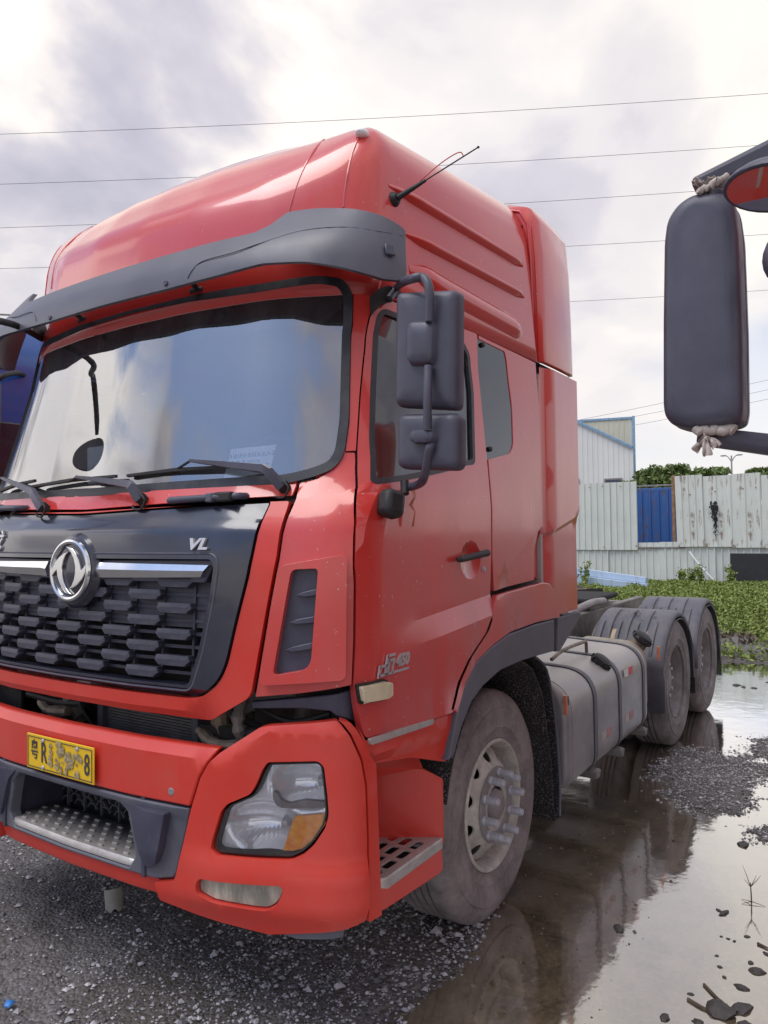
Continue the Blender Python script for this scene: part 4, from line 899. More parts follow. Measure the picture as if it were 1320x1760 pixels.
# long pressed grooves and ridges of the roof side (height bands over t)
bm = bmesh.new(); G = [[bm.verts.new(roofP(u, t)) for t in ts] for u in us]
for i in range(len(us)-1):
    for j in range(len(ts)-1):
        try: bm.faces.new((G[i][j], G[i+1][j], G[i+1][j+1], G[i][j+1]))
        except ValueError: pass
bmesh.ops.remove_doubles(bm, verts=bm.verts, dist=1e-5)
roof = mesh_bm('roof', bm, M['red'], T_, 60); sm_ = roof.modifiers.new('solid', 'SOLIDIFY'); sm_.thickness = 0.02; sm_.offset = -1
from mathutils.bvhtree import BVHTree
bvh = BVHTree.FromPolygons([v.co[:] for v in roof.data.vertices], [tuple(p.vertices) for p in roof.data.polygons])
def roof_hit(px, py):
    h = bvh.ray_cast(Vector(CAM), Vector(ray(px, py)).normalized()); return (h[0], h[1]) if h[0] is not None else (None, None)
def rib(px0, px1, width, height, name='roof_rib'):
    """a pressed ridge that swells from nothing and lies on the roof side."""
    bm = bmesh.new(); rings = []; n = 26
    A_, B_ = roof_hit(*px0)[0], roof_hit(*px1)[0]
    if A_ is None or B_ is None: return
    for i in range(n+1):
        f = i/n; q = A_.lerp(B_, f)
        l, nn, _i, _d2 = bvh.find_nearest(q)
        if nn.y > 0: nn = -nn
        prof_ = min(1, f*7+.05)*min(1, (1-f)*14+.05); h = height*prof_; wd = width*(0.35+0.65*prof_)
        up = Vector((0, 0, 1)); up = (up-nn*up.dot(nn)).normalized()
        rings.append([bm.verts.new(l+up*a+nn*b) for a, b in ((wd*.5, -.006), (wd*.30, h*.55), (0.0, h), (-wd*.22, h*.85), (-wd*.42, h*.1), (-wd*.5, -.006))])
    for i in range(n):
        for j in range(5): bm.faces.new((rings[i][j], rings[i][j+1], rings[i+1][j+1], rings[i+1][j]))
    o = mesh_bm(name, bm, M['red'], T_, 70); mirror(o)
rib((668, 318), (899, 457), 0.055, 0.030); rib((690, 398), (901, 510), 0.055, 0.030); rib((703, 462), (897, 570), 0.13, 0.034)
for path in ([(496, 366), (503, 340), (515, 305), (530, 275), (545, 252), (557, 240)], [(590, 357), (592, 330), (598, 295), (605, 265), (612, 246), (618, 235)]):
    hp_ = [roof_hit(*q)[0] for q in path]; hp_ = [q for q in hp_ if q is not None]
    if len(hp_) > 2:
        bm = bmesh.new(); add_tube(bm, smooth_path(hp_, 5), .0045, 6); mirror(mesh_bm('roof_seam', bm, M['red'], T_))
mk, _n = roof_hit(622, 236)
if mk: 
    bm = bmesh.new(); bmesh.ops.create_icosphere(bm, subdivisions=2, radius=0.035); bmesh.ops.scale(bm, vec=(1, .8, .5), verts=bm.verts); bmesh.ops.translate(bm, vec=mk+Vector((.0, 0, .015)), verts=bm.verts); mesh_bm('roof_lamp', bm, M['white_card'], T_)
# upper rear fairing
uf = [(862, 352), (905, 352), (948, 362), (968, 385), (975, 470), (982, 641), (925, 614), (918, 520), (912, 440), (900, 400)]
def SP(px, py, y=-1.25): q = at(px, py, 1, y); return (q[0], q[2])
bm = bmesh.new()
outer = [SP(982, 642), SP(981, 600), SP(978, 520), SP(974, 440), SP(968, 392), SP(955, 372)]
zt2 = outer[-1][1]
prof2 = [(-1.262, 0.0), (-1.258, .35), (-1.25, .65), (-1.235, .85), (-1.19, .94), (-1.08, .985), (-.5, 1.0), (0, 1.0)]
za, zb = 2.735, 3.67
xs2 = [(1.938, -.040), (1.945, -.034), (1.99, -.006), (2.03, 0.0), (2.2, 0.003), (2.42, 0.0), (2.47, -.012)]
rings = []
for x, ins_ in xs2:
    half = []
    for y, h in prof2:
        top = zb-.02+.10*(x-2.2)*0
        half.append((x, y*(1+ins_/1.26), za+(top-za)*h+ins_*h))
    ring = half+[(a, -b, c_) for a, b, c_ in half[::-1][1:]]
    rings.append([bm.verts.new(q) for q in ring])
for i in range(len(rings)-1):
    for j in range(len(rings[0])-1): bm.faces.new((rings[i][j], rings[i][j+1], rings[i+1][j+1], rings[i+1][j]))
o = mesh_bm('upper_fairing', bm, M['red'], T_, 50); q_ = o.modifiers.new('solid', 'SOLIDIFY'); q_.thickness = 0.03; q_.offset = -1; bev(o, .006)
box('fairing_infill', (1.955, 0, 3.10), (.02, 2.34, .76), M['bay'], T_, 0); box('fairing_infill', (2.2, 0, 2.70), (.50, 2.47, .06), M['bay'], T_, 0)
bm = bmesh.new(); rp = [(y*.985, za+(zb-.02-za)*h-.06*h) for y, h in prof2]; rp = rp+[(-a, b) for a, b in rp[::-1][1:]]; bm.faces.new([bm.verts.new((1.945, y, z)) for y, z in rp]); bm.faces.new([bm.verts.new((1.955, y, z)) for y, z in rp][::-1]); mesh_bm('fairing_bulkhead', bm, M['red'], T_, None)
# visor: stands well off the glass at the middle, its outer lobes swept back along the cab corners
_vp = [(.17, 0), (.177, -.25), (.184, -.39), (.190, -.51), (.200, -.65), (.220, -.83), (.255, -1.0), (.305, -1.12), (.37, -1.21), (.45, -1.27), (.55, -1.30), (.75, -1.31)]
_vq = np.array([(x, -y) for x, y in _vp[::-1]][:-1]+_vp); _d = np.r_[0, np.cumsum(np.hypot(*np.diff(_vq, axis=0).T))]; VS = np.arange(0, _d[-1], .01); VQ = np.c_[np.interp(VS, _d, _vq[:, 0]), np.interp(VS, _d, _vq[:, 1])]
for _ in range(3):
    pad = np.pad(VQ, ((5, 5), (0, 0)), 'edge'); VQ = np.c_[np.convolve(pad[:, 0], np.ones(11)/11, 'valid'), np.convolve(pad[:, 1], np.ones(11)/11, 'valid')]
VS = VS-VS.mean(); _t = np.gradient(VQ, axis=0); _t /= np.hypot(_t[:, 0], _t[:, 1])[:, None]
VIS = Skin(lambda z: float(np.interp(z, [2.6, 2.85, 2.9, 3.3], [-.02, 0, .015, .33])), lambda z: 0.0, lambda z: float(np.interp(z, [2.8, 3.1], [0, .05])), (VQ, VS, np.c_[_t[:, 1], -_t[:, 0]]))
vt = [VIS.K(*q) for q in [(350, 420), (435, 400), (465, 386), (494, 364), (550, 357), (610, 359), (660, 372), (697, 395)]]
vb2 = [VIS.K(*q) for q in [(697, 484), (660, 480), (620, 468), (590, 460), (525, 450), (450, 453), (375, 473), (285, 497)]]
zc0, zc1 = vt[0][1], vb2[-1][1]
vis_o = rnd(sym2(vt+vb2, zc0-.005, zc1), 0.018)
def zstep(u): return lerp1(abs(u), .40, .72, zc1+.035, zc0-.035)
def vis_rel(u, z): return 0.012*max(0, min(1, (zstep(u)-z)/.014))+.018*max(0, min(1, (zc1+.03-z)/.05))*0
visor = panel('sun_visor', VIS, vis_o, M['visor'], T_, off=0, th=0.022, grid=0.05, step=.03, bw=0.008, gap=0, seg=3)
ln = [VIS.K(*q) for q in ((322, 478), (332, 462), (350, 448), (400, 434), (450, 417), (520, 396), (590, 390), (650, 397), (692, 405))]
bm = bmesh.new(); add_tube(bm, smooth_path([VIS.P(u, z, -.0008) for u, z in ln], 5), .0022, 5); mirror(mesh_bm('visor_groove', bm, M['fender'], visor))
for q in ((285, 487), (86, 546), (672, 432)):
    u, z = VIS.K(*q); o_ = 0; bm = bmesh.new(); add_lathe(bm, [(0, .003), (.004, .005), (.009, .005), (.011, 0)], 18, axis='z'); o = mesh_bm('visor_bolt', bm, M['dark_plastic'], visor); o.matrix_world = VIS.mat4(u, z, o_)
for q in ((340, 500), (145, 550)):
    u, z = CAB.K(q[0], q[1], .0); a_ = Vector(CAB.P(u, z, .0)); c_ = Vector(VIS.P(u*1.02, z+.01, -.02)); b_ = a_.lerp(c_, .4)+Vector((0, 0, .02))
    tube('visor_bracket', [a_, b_, c_], .011, M['black'], visor, 8)
    o = box('visor_foot', (0, 0, 0), (.07, .022, .016), M['black'], visor, .005); o.matrix_world = CAB.mat4(u, z, .006)
u, z = VIS.K(668, 431); o = box('visor_recess', (0, 0, 0), (.040, .045, .010), M['dark_plastic'], visor, .006); o.matrix_world = VIS.mat4(u, z, .009)
# aerial
h0, n0 = roof_hit(677, 343)
if h0 is None: h0, n0 = Vector((.55, -1.2, 3.1)), Vector((0, -1, .2))
if n0.dot(Vector(CAM)-h0) < 0: n0 = -n0
tip = Vector(at(822, 253, 0, h0.x+.10)); 
bm = bmesh.new(); add_lathe(bm, [(0, .022), (.020, .020), (.030, .004), (.032, -.006)], 20, axis='z'); o = mesh_bm('aerial', bm, M['black'], T_); o.matrix_world = Matrix.Translation(h0) @ n0.to_track_quat('Z', 'Y').to_matrix().to_4x4()
a1 = h0+n0*.02; dv_ = (tip-a1).normalized(); aer = o
bm = bmesh.new(); add_tube(bm, [a1, a1+dv_*.06, a1+dv_*.13], [.013, .010, .006], 10); add_tube(bm, [a1+dv_*.12, a1.lerp(tip, .6), tip], .0028, 6); bmesh.ops.create_icosphere(bm, subdivisions=1, radius=.006, matrix=Matrix.Translation(tip)); q = mesh_bm('aerial_rod', bm, M['black'], None); q.parent = aer; q.matrix_parent_inverse = aer.matrix_world.inverted()
bm = bmesh.new(); add_tube(bm, smooth_path([a1+dv_*.10+Vector((0, 0, .01)), a1+dv_*.2+Vector((0, 0, .03)), a1+dv_*.28+Vector((0, 0, .028)), a1+dv_*.30], 5), .0022, 6); q = mesh_bm('aerial_lead', bm, M['red_plastic'], None); q.parent = aer; q.matrix_parent_inverse = aer.matrix_world.inverted()
# ---------------------------------------------------------------- wipers and front grab handles
def wiper(piv, elbow, tipp, blade0, blade1):
    P_ = [Vector(CAB.P(*(CAB.K(*q, off=o_) if q[0] > -30 else (-(.62+abs(q[0]+30)*.004), 2.06)), off=o_)) for q, o_ in ((piv, .03), (elbow, .065), (tipp, .05), (blade0, .028), (blade1, .028))]
    bm = bmesh.new(); add_lathe(bm, [(0, .032), (.016, .030), (.022, .018), (.024, -.02)], 20, axis='z'); hub = mesh_bm('wiper', bm, M['black'], T_)
    mt_ = CAB.mat4(*CAB.K(*piv, off=.02), .012); hub.matrix_world = mt_
    def put(o): o.parent = hub; o.matrix_parent_inverse = mt_.inverted(); return o
    bm = bmesh.new(); a_, b_, c_ = P_[0], P_[1], P_[2]
    def flat(pts, ws, th_):
        rings = []
        for i, q in enumerate(pts):
            t = (pts[min(i+1, len(pts)-1)]-pts[max(i-1, 0)]).normalized(); n = Vector((-1, -.1, .1)); sd_ = t.cross(n).normalized(); n = sd_.cross(t).normalized(); w_ = ws[i]
            rings.append([bm.verts.new(q+sd_*w_*a+n*th_*b) for a, b in ((-1, -.5), (-.8, .5), (.8, .5), (1, -.5))])
        for i in range(len(rings)-1):
            for j in range(4): bm.faces.new((rings[i][j], rings[i][(j+1) % 4], rings[i+1][(j+1) % 4], rings[i+1][j]))
        bm.faces.new(rings[0]); bm.faces.new(rings[-1][::-1])
    mid = a_.lerp(b_, .6)+Vector((-.015, 0, .015))
    flat([a_+Vector((-.01, 0, 0)), mid, b_, b_.lerp(c_, .4), c_], [.020, .019, .017, .013, .006], .018); put(mesh_bm('wiper_arm', bm, M['mirror_shell']))
    bm = bmesh.new(); flat([P_[3], P_[3].lerp(P_[4], .5)+Vector((-.004, 0, .006)), P_[4]], [.006, .008, .006], .014); add_tube(bm, [c_, P_[3].lerp(P_[4], .45)], .005, 6)
    put(mesh_bm('wiper_blade', bm, M['black']))
    bm = bmesh.new(); k_ = a_+Vector((-.012, 0, 0)); sp2 = smooth_path([k_+Vector((0, -.012, .022)), k_+Vector((0, -.034, -.002)), k_+Vector((.0, -.012, -.034)), k_+Vector((.005, .035, -.032)), k_+Vector((.015, .055, -.018))], 5); add_tube(bm, sp2, .004, 6); put(mesh_bm('washer_hose', bm, M['black']))
wiper((487, 838), (452, 805), (327, 794), (216, 822), (400, 803)); wiper((243, 860), (222, 832), (133, 819), (58, 835), (200, 818)); wiper((74, 874), (55, 845), (3, 822), (-90, 840), (60, 826))
def grab(px0, px1):
    a_, b_ = Vector(CAB.P(*CAB.K(*px0), .0)), Vector(CAB.P(*CAB.K(*px1), .0)); d = (b_-a_); nrm_ = Vector((-1, -.12, 0)).normalized()
    bm = bmesh.new(); h = .045
    pts = [a_+nrm_*0, a_+nrm_*h*.8+d*.03, a_+nrm_*h+d*.12, a_+nrm_*h+d*.5, a_+nrm_*h+d*.9, b_+nrm_*h*.8-d*.02, b_]
    add_tube(bm, smooth_path(pts, 4), .013, 12); o = mesh_bm('front_handle', bm, M['mirror_shell'], T_)
    for v in o.data.vertices: pass
    bm = bmesh.new(); add_box(bm, a_+nrm_*h+d*.80, (.030, d.length*.26, .036)); q = mesh_bm('handle_grip', bm, M['black'], o); bev(q, .008, 3)
    bm = bmesh.new(); add_box(bm, a_+nrm_*h+d*.62, (.028, d.length*.10, .034)); q = mesh_bm('handle_band', bm, M['fender'], o); bev(q, .006, 3); return o
g0_ = len(scn.objects); gh_ = grab((300, 861), (424, 853)); gm_ = mirror(gh_)
for ch in [c_ for c_ in scn.objects if c_.parent == gh_]: q = mirror(ch); q.parent = gm_
# ---------------------------------------------------------------- wing mirror on the driver's door
MX = 0.40
def mp_(px, py, x=MX): return Vector(at(px, py, 0, x))
mA, mB = mp_(687, 503), mp_(794, 503); mC, mD = mp_(792, 703), mp_(686, 703)
def shell(name, tl, tr, br_, bl2, depth, mat, parent, dome=.45, rr=.10, boss=None, n_=13):
    """a mirror housing: rounded rectangle plate with a domed back; tl..bl2 are its corners seen from the front."""
    tl, tr, br_, bl2 = map(Vector, (tl, tr, br_, bl2)); cx = (tl+tr+br_+bl2)/4; ex = ((tr+br_)-(tl+bl2))/4; ey = ((tl+tr)-(bl2+br_))/4
    n = ex.cross(ey).normalized(); 
    if n.dot(Vector(CAM)-cx) < 0: n = -n
    bm = bmesh.new(); layers = []
    out2 = rnd([(-1, 1), (1, 1), (1, -1), (-1, -1)], .0 or rr*2, 6); asp = ey.length/ex.length
    o2 = []
    for (x, y) in rnd([(-1, asp), (1, asp), (1, -asp), (-1, -asp)], rr*2, 6): o2.append((x, y/asp))
    o2 = resample(o2, .18)
    for sc_, h in ((.93, -.30), (1.0, -.22), (1.0, .10), (.97, .30), (.90, .45), (.78, .52), (.5, .55), (.2, .56)):
        sh = 1-sc_; layers.append([bm.verts.new(cx+ex*(x*(1-sh))+ey*(y*(1-sh/ max(asp, 1)))+n*(h*depth)) for x, y in o2])
    m_ = len(o2)
    for i in range(len(layers)-1):
        for j in range(m_): bm.faces.new((layers[i][j], layers[i][(j+1) % m_], layers[i+1][(j+1) % m_], layers[i+1][j]))
    bm.faces.new(layers[0]); bm.faces.new(layers[-1])
    o = mesh_bm(name, bm, mat, parent, 50)
    bm = bmesh.new(); vs = [bm.verts.new(cx+ex*x*.88+ey*y*.93-n*(.31*depth)) for x, y in o2]; bm.faces.new(vs); mg = mesh_bm('mirror_glass', bm, M['mirror'], o, None)
    return o, cx, ex, ey, n
# main housing, lower wide-angle housing
h1, c1_, ex1, ey1, n1_ = shell('mirror_housing', mA, mB, mC, mD, .085, M['mirror_shell'], T_)
h2, c2_, ex2, ey2, n2_ = shell('mirror_housing', mp_(690, 712), mp_(797, 712), mp_(796, 808), mp_(690, 808), .085, M['mirror_shell'], T_, rr=.13)
def raised(parent, cx, ex, ey, n, x0, x1, y0, y1, h0, h1_, rr=.2):
    bm = bmesh.new(); o2 = resample(rnd([(x0, y1), (x1, y1), (x1, y0), (x0, y0)], rr, 5), .2); lay = []
    mxx, myy = (x0+x1)/2, (y0+y1)/2
    for sc_, h in ((1.18, h0), (1.06, h0+.3*(h1_-h0)), (.98, h0+.85*(h1_-h0)), (.88, h1_), (.4, h1_+.003)):
        lay.append([bm.verts.new(cx+ex*(mxx+(x-mxx)*sc_)+ey*(myy+(y-myy)*sc_)+n*h) for x, y in o2])
    m_ = len(o2)
    for i in range(len(lay)-1):
        for j in range(m_): bm.faces.new((lay[i][j], lay[i][(j+1) % m_], lay[i+1][(j+1) % m_], lay[i+1][j]))
    bm.faces.new(lay[-1]); return mesh_bm('housing_boss', bm, M['mirror_shell'], parent, 50)
raised(h1, c1_, ex1, ey1, n1_, -.42, .42, -.28, .42, .040, .075); raised(h2, c2_, ex2, ey2, n2_, -.36, .40, -.1, .36, .040, .080, .3)
nn_ = n1_
def onto(px, py, h): # a point h metres in front of the plane of the mirror
    d = ray(px, py); pl = c1_+nn_*h; t = (pl-Vector(CAM)).dot(nn_)/Vector(d).dot(nn_); return Vector(CAM+t*d)
arm_c = M['black']
bktop = Vector(CAB.P(*CAB.K(657, 518), .02))
tube('mirror_arm', [bktop+Vector((0, -.02, 0)), Vector(CAB.P(*CAB.K(668, 497), .06)), onto(705, 480, .05), onto(728, 478, .07), onto(738, 500, .08), onto(738, 552, .07)], .0155, M['mirror_shell'], T_, 14)
tube('mirror_arm', [onto(736, 630, .065), onto(735, 680, .085), onto(735, 738, .075)], .0145, M['mirror_shell'], T_, 14, 4)
bkb = Vector(CAB.P(*CAB.K(682, 838), .06))
_a = onto(738, 772, .06); tube('mirror_arm', [_a+Vector((.02, 0, .02)), _a, _a.lerp(bkb, .35)+Vector((-.02, -.02, -.045)), _a.lerp(bkb, .75)+Vector((0, -.02, -.02)), bkb], .0155, M['mirror_shell'], T_, 14)
# brackets
tp = Ks(CAB, [(635, 512), (650, 498), (665, 492), (686, 503), (684, 512), (676, 511), (668, 520), (655, 524), (645, 534), (638, 541)], .02)
panel('mirror_bracket', CAB, rnd(tp, .006), M['black'], T_, off=.035, th=.035, bw=.006, gap=0)
b0, b1_ = CAB.K(657, 852), CAB.K(691, 882)
bb = Ks(CAB, [(657, 852), (690, 846), (691, 868), (686, 880), (672, 884), (660, 878)], .03)
_o = box('mirror_bracket', (0, 0, 0), (.085, .10, .075), M['black'], T_, .022); _o.matrix_world = CAB.mat4(*CAB.K(674, 866, .04), .035)
tube('mirror_post', [Vector(CAB.P(*CAB.K(678, 850), .045)), Vector(CAB.P(*CAB.K(678, 828), .045))], .016, M['black'], T_, 12, 0)
# strap fluttering from the mirror post
bm = bmesh.new(); pts = [CAB.K(697, 838), CAB.K(699, 855), CAB.K(694, 868), CAB.K(700, 880), CAB.K(698, 905)]
for i in range(len(pts)-1):
    a_, b_ = pts[i], pts[i+1]; w_ = .021
    v = [bm.verts.new(CAB.P(a_[0]-w_*(1-i*.15), a_[1], .03+.01*(i % 2))), bm.verts.new(CAB.P(a_[0]+w_*(1-i*.15), a_[1], .03)), bm.verts.new(CAB.P(b_[0]+w_*(.85-i*.15), b_[1], .03)), bm.verts.new(CAB.P(b_[0]-w_*(.85-i*.15), b_[1], .03+.01*((i+1) % 2)))]
    bm.faces.new(v)
rg = mesh_bm('tape_strip', bm, simple('brown_tape', (.42, .12, .05), .5), None, None); sdf = rg.modifiers.new('s', 'SOLIDIFY'); sdf.thickness = .0015; tag(rg, 'torn brown tape strip hanging from the foot of the door mirror arm', 'tape')
# front look-down mirror: an arm from the header, a rod and a round glass ahead of the right-hand corner (it shows in the windshield)
hm = Vector(CAB.P(*CAB.K(76, 583), .01)); tipm = Vector((-.14, 1.12, 2.98))
tube('mirror_arm', [hm, Vector((.16, .66, 2.84)), Vector((.0, .90, 2.90)), tipm+Vector((.04, -.04, 0)), Vector((-.20, 1.14, 2.90)), Vector((-.31, 1.14, 2.72))], .016, M['black'], T_, 12)
bm = bmesh.new(); rad_ = .125
add_lathe(bm, [(0, -.03), (rad_*.6, -.028), (rad_*.95, -.012), (rad_, 0), (rad_*.96, .006), (0, .008)], 40, axis='x'); o = mesh_bm('round_mirror', bm, M['mirror_shell'], T_); o.location = (-.33, 1.14, 2.60); o.rotation_euler = (0, R(-12), R(-25)); rm = o
# ---------------------------------------------------------------- inside the cab
box('cab_floor', (1.2, 0, 1.62), (1.4, 2.2, 0.05), M['bay'], T_, 0)
box('dashboard', (0.56, 0, 1.90), (0.50, 1.9, 0.16), M['interior'], T_, .03)
box('headliner', (1.22, 0, 2.93), (1.5, 2.0, 0.04), M['liner'], T_, .01)
bm = bmesh.new()
for i in range(40): pass
stc = Vector((.72, -.62, 2.10)); sw = bmesh.new(); ringp = [Vector((0, .22*math.cos(a), .22*math.sin(a))) for a in np.linspace(0, 2*math.pi, 37)]
rt_ = Matrix.Rotation(R(-52), 3, 'Y'); add_tube(sw, [stc+rt_ @ q for q in ringp], .016, 10, False)
for a in (R(200), R(340), R(90)): add_tube(sw, [stc, stc+rt_ @ Vector((0, .22*math.cos(a), .22*math.sin(a)))], .014, 8)
mesh_bm('steering_wheel', sw, M['seat'], T_)
for y in (-.62, .62):
    s_ = box('seat', (1.15, y, 1.92), (.5, .52, .16), M['seat'], T_, .05); box('seat_back', (1.42, y, 2.25), (.14, .52, .62), M['seat'], s_, .05, Matrix.Rotation(R(10), 3, 'Y')); box('headrest', (1.50, y, 2.60), (.10, .28, .16), M['seat'], s_, .04)
wiph = [(CAB.K(172, 770)), (CAB.K(219, 775))]
o = box('dash_device', Vector(at(172, 800, 0, .32)), (.05, .13, .17), M['white_card'], None, .01); tag(o, 'small white box device standing on the dashboard behind the windshield', 'device')
pc = Vector(at(219, 778, 0, .40)); o = box('phone_mount', pc, (.02, .06, .09), M['interior'], None, .006); tag(o, 'small dark phone holder on a stalk behind the windshield', 'phone holder')
tube('holder_stalk', [Vector((0, 0, -.04)), Vector((.02, .05, -.16)), Vector((.03, .10, -.26))], .008, M['interior'], o)
# card behind the glass
C4 = [Vector(CAB.P(*CAB.K(px, py, -.03), -.03)) for px, py in ((397, 772), (475, 764), (463, 812), (384, 824))]
bm = bmesh.new(); bm.faces.new([bm.verts.new(q) for q in C4]); cardo = mesh_bm('permit_card', bm, M['white_card'], None, None); sdf = cardo.modifiers.new('s', 'SOLIDIFY'); sdf.thickness = .0012; tag(cardo, 'white printed permit card standing inside the windshield behind the wiper', 'card')
ex_ = (C4[1]-C4[0]).normalized(); ey_ = (C4[0]-C4[3]).normalized(); ez_ = ex_.cross(ey_).normalized(); ey_ = ez_.cross(ex_)
def cm(u_, v_): p = C4[0].lerp(C4[1], u_)*(1-v_)+C4[3].lerp(C4[2], u_)*v_+ez_*.003; return Matrix(((ex_.x, ey_.x, ez_.x, p.x), (ex_.y, ey_.y, ez_.y, p.y), (ex_.z, ey_.z, ez_.z, p.z), (0, 0, 0, 1)))
text_mesh('card_print', '外进场外货码头出入证', .0205, .0003, M['ink'], cardo, cm(.52, .30)); text_mesh('card_print', '车牌: 粤 R92536', .018, .0003, M['ink'], cardo, cm(.42, .52)); text_mesh('card_print', '中山市货运有限公司', .0165, .0003, M['ink'], cardo, cm(.58, .72))
# ---------------------------------------------------------------- step behind the bumper
stp = [(0.40, -1.25), (0.83, -1.25), (0.83, -.92), (0.40, -.92)]
zs_ = 0.605
P0 = at(647, 1511, 2, zs_); P1 = at(662, 1514, 2, zs_); P2 = at(761, 1452, 2, zs_+.0)
yo = -1.245
sx0, sx1 = .355, at(762, 1450, 1, yo)[0]
def spl(px, py): q = at(px, py, 2, zs_+.012); return (q[0], q[1])
plan_o = [(.36, -1.19), (.42, yo), (sx1, yo), (sx1-.02, -1.00), (.38, -.97)]
plan_o = rnd(plan_o, .02)
slots = []
for i in range(4):
    for j in range(4):
        cx, cy = .42+i*.098+(0.01*j), -1.195+j*.058
        if cx > sx1-.05: continue
        slots.append(rnd([(cx-.034, cy-.017), (cx+.038, cy-.017), (cx+.038, cy+.017), (cx-.034, cy+.017)], .009, 3))
V, F = fill2d(plan_o, slots, 0, .05)
stpo = slab('step_plate', V, F, lambda u, v: (u, v, zs_+.014), lambda u, v: (u, v, zs_+.008), M['alu'], T_, .002); V, F = fill2d(inset(plan_o, -.003), [inset(plan_o, .010)], 0, .05); slab('plate_rim', V, F, lambda u, v: (u, v, zs_+.012), lambda u, v: (u, v, zs_-.030), M['alu'], stpo, .005)
sk = Ks(BMP, [(649, 1516), (664, 1517), (762, 1455), (764, 1494), (759, 1502), (662, 1566), (643, 1568)])
zsl = [(q[0], q[1]) for q in sk]
panel('step_skirt', CAB, [(zsl[0][0], zs_-.02), (zsl[2][0], zs_-.02)]+zsl[3:], M['red_plastic'], T_, off=-.004, th=.03, bw=.006, gap=0, mir=True)
box('step_underside', ((.36+sx1)/2, -1.10, zs_-.06), (sx1-.38, .24, .02), M['bay'], T_, 0)
# housing walls: back, rear wall with a chamfered top, ledge
def quadslab(name, pts, th, mat, parent=T_, bw=.006):
    P_ = [Vector(q) for q in pts]; n = (P_[1]-P_[0]).cross(P_[2]-P_[0]).normalized(); bm = bmesh.new(); a_ = [bm.verts.new(q) for q in P_]; b_ = [bm.verts.new(q-n*th) for q in P_]
    bm.faces.new(a_); bm.faces.new(b_[::-1]); m_ = len(P_)
    for i in range(m_): bm.faces.new((a_[i], b_[i], b_[(i+1) % m_], a_[(i+1) % m_]))
    o = mesh_bm(name, bm, mat, parent)
    if bw: bev(o, bw)
    return o
xi = .66; yi = -.97
quadslab('step_well_back', [(.36, -1.00, .59), (xi, yi, .59), (xi, yi, .95), (.36, -1.00, .95)], .02, M['red_plastic'])
quadslab('step_well_wall', [(xi, yi, .59), (sx1, -1.248, .59), (sx1, -1.248, .845), (sx1-.06, -1.19, .895), (xi, yi, .90)], .02, M['red_plastic'])
quadslab('step_well_ledge', [(xi, yi, .90), (sx1-.06, -1.19, .895), (sx1-.08, -1.14, 1.02), (.36, -1.12, 1.0), (.36, -.99, .90)], .02, M['red_plastic'])
# ---------------------------------------------------------------- wheels
def tyre_obj(parent, r, yo_, width, sgn=-1):
    """lathe about the axle; yo_ = outer face."""
    w_ = width; ro = r
    pr = [(.298, 0.014), (.303, .004), (.309, -.001), (.330, .0), (.355, -.012), (.36, -.016), (.368, -.013), (.41, -.022), (.452, -.021), (.456, -.015), (.462, -.016), (.485, -.010), (ro-.030, .004), (ro-.012, .016), (ro-.003, .032), (ro, .05)]
    nst = 5
    for i in range(1, nst):
        y = .05+(w_-.10)*i/nst; pr += [(ro, y-.006), (ro-.012, y-.005), (ro-.012, y+.005), (ro, y+.006)]
    pr += [(ro, w_-.05), (ro-.012, w_-.016), (ro-.03, w_-.004), (.42, w_+.02), (.33, w_), (.29, w_-.01), (.288, w_-.02)]
    bm = bmesh.new(); add_lathe(bm, [(a, (yo_-sgn*b)) for a, b in pr], 96, axis='y'); 
    return mesh_bm('tyre', bm, M['tyre'], parent, 40)
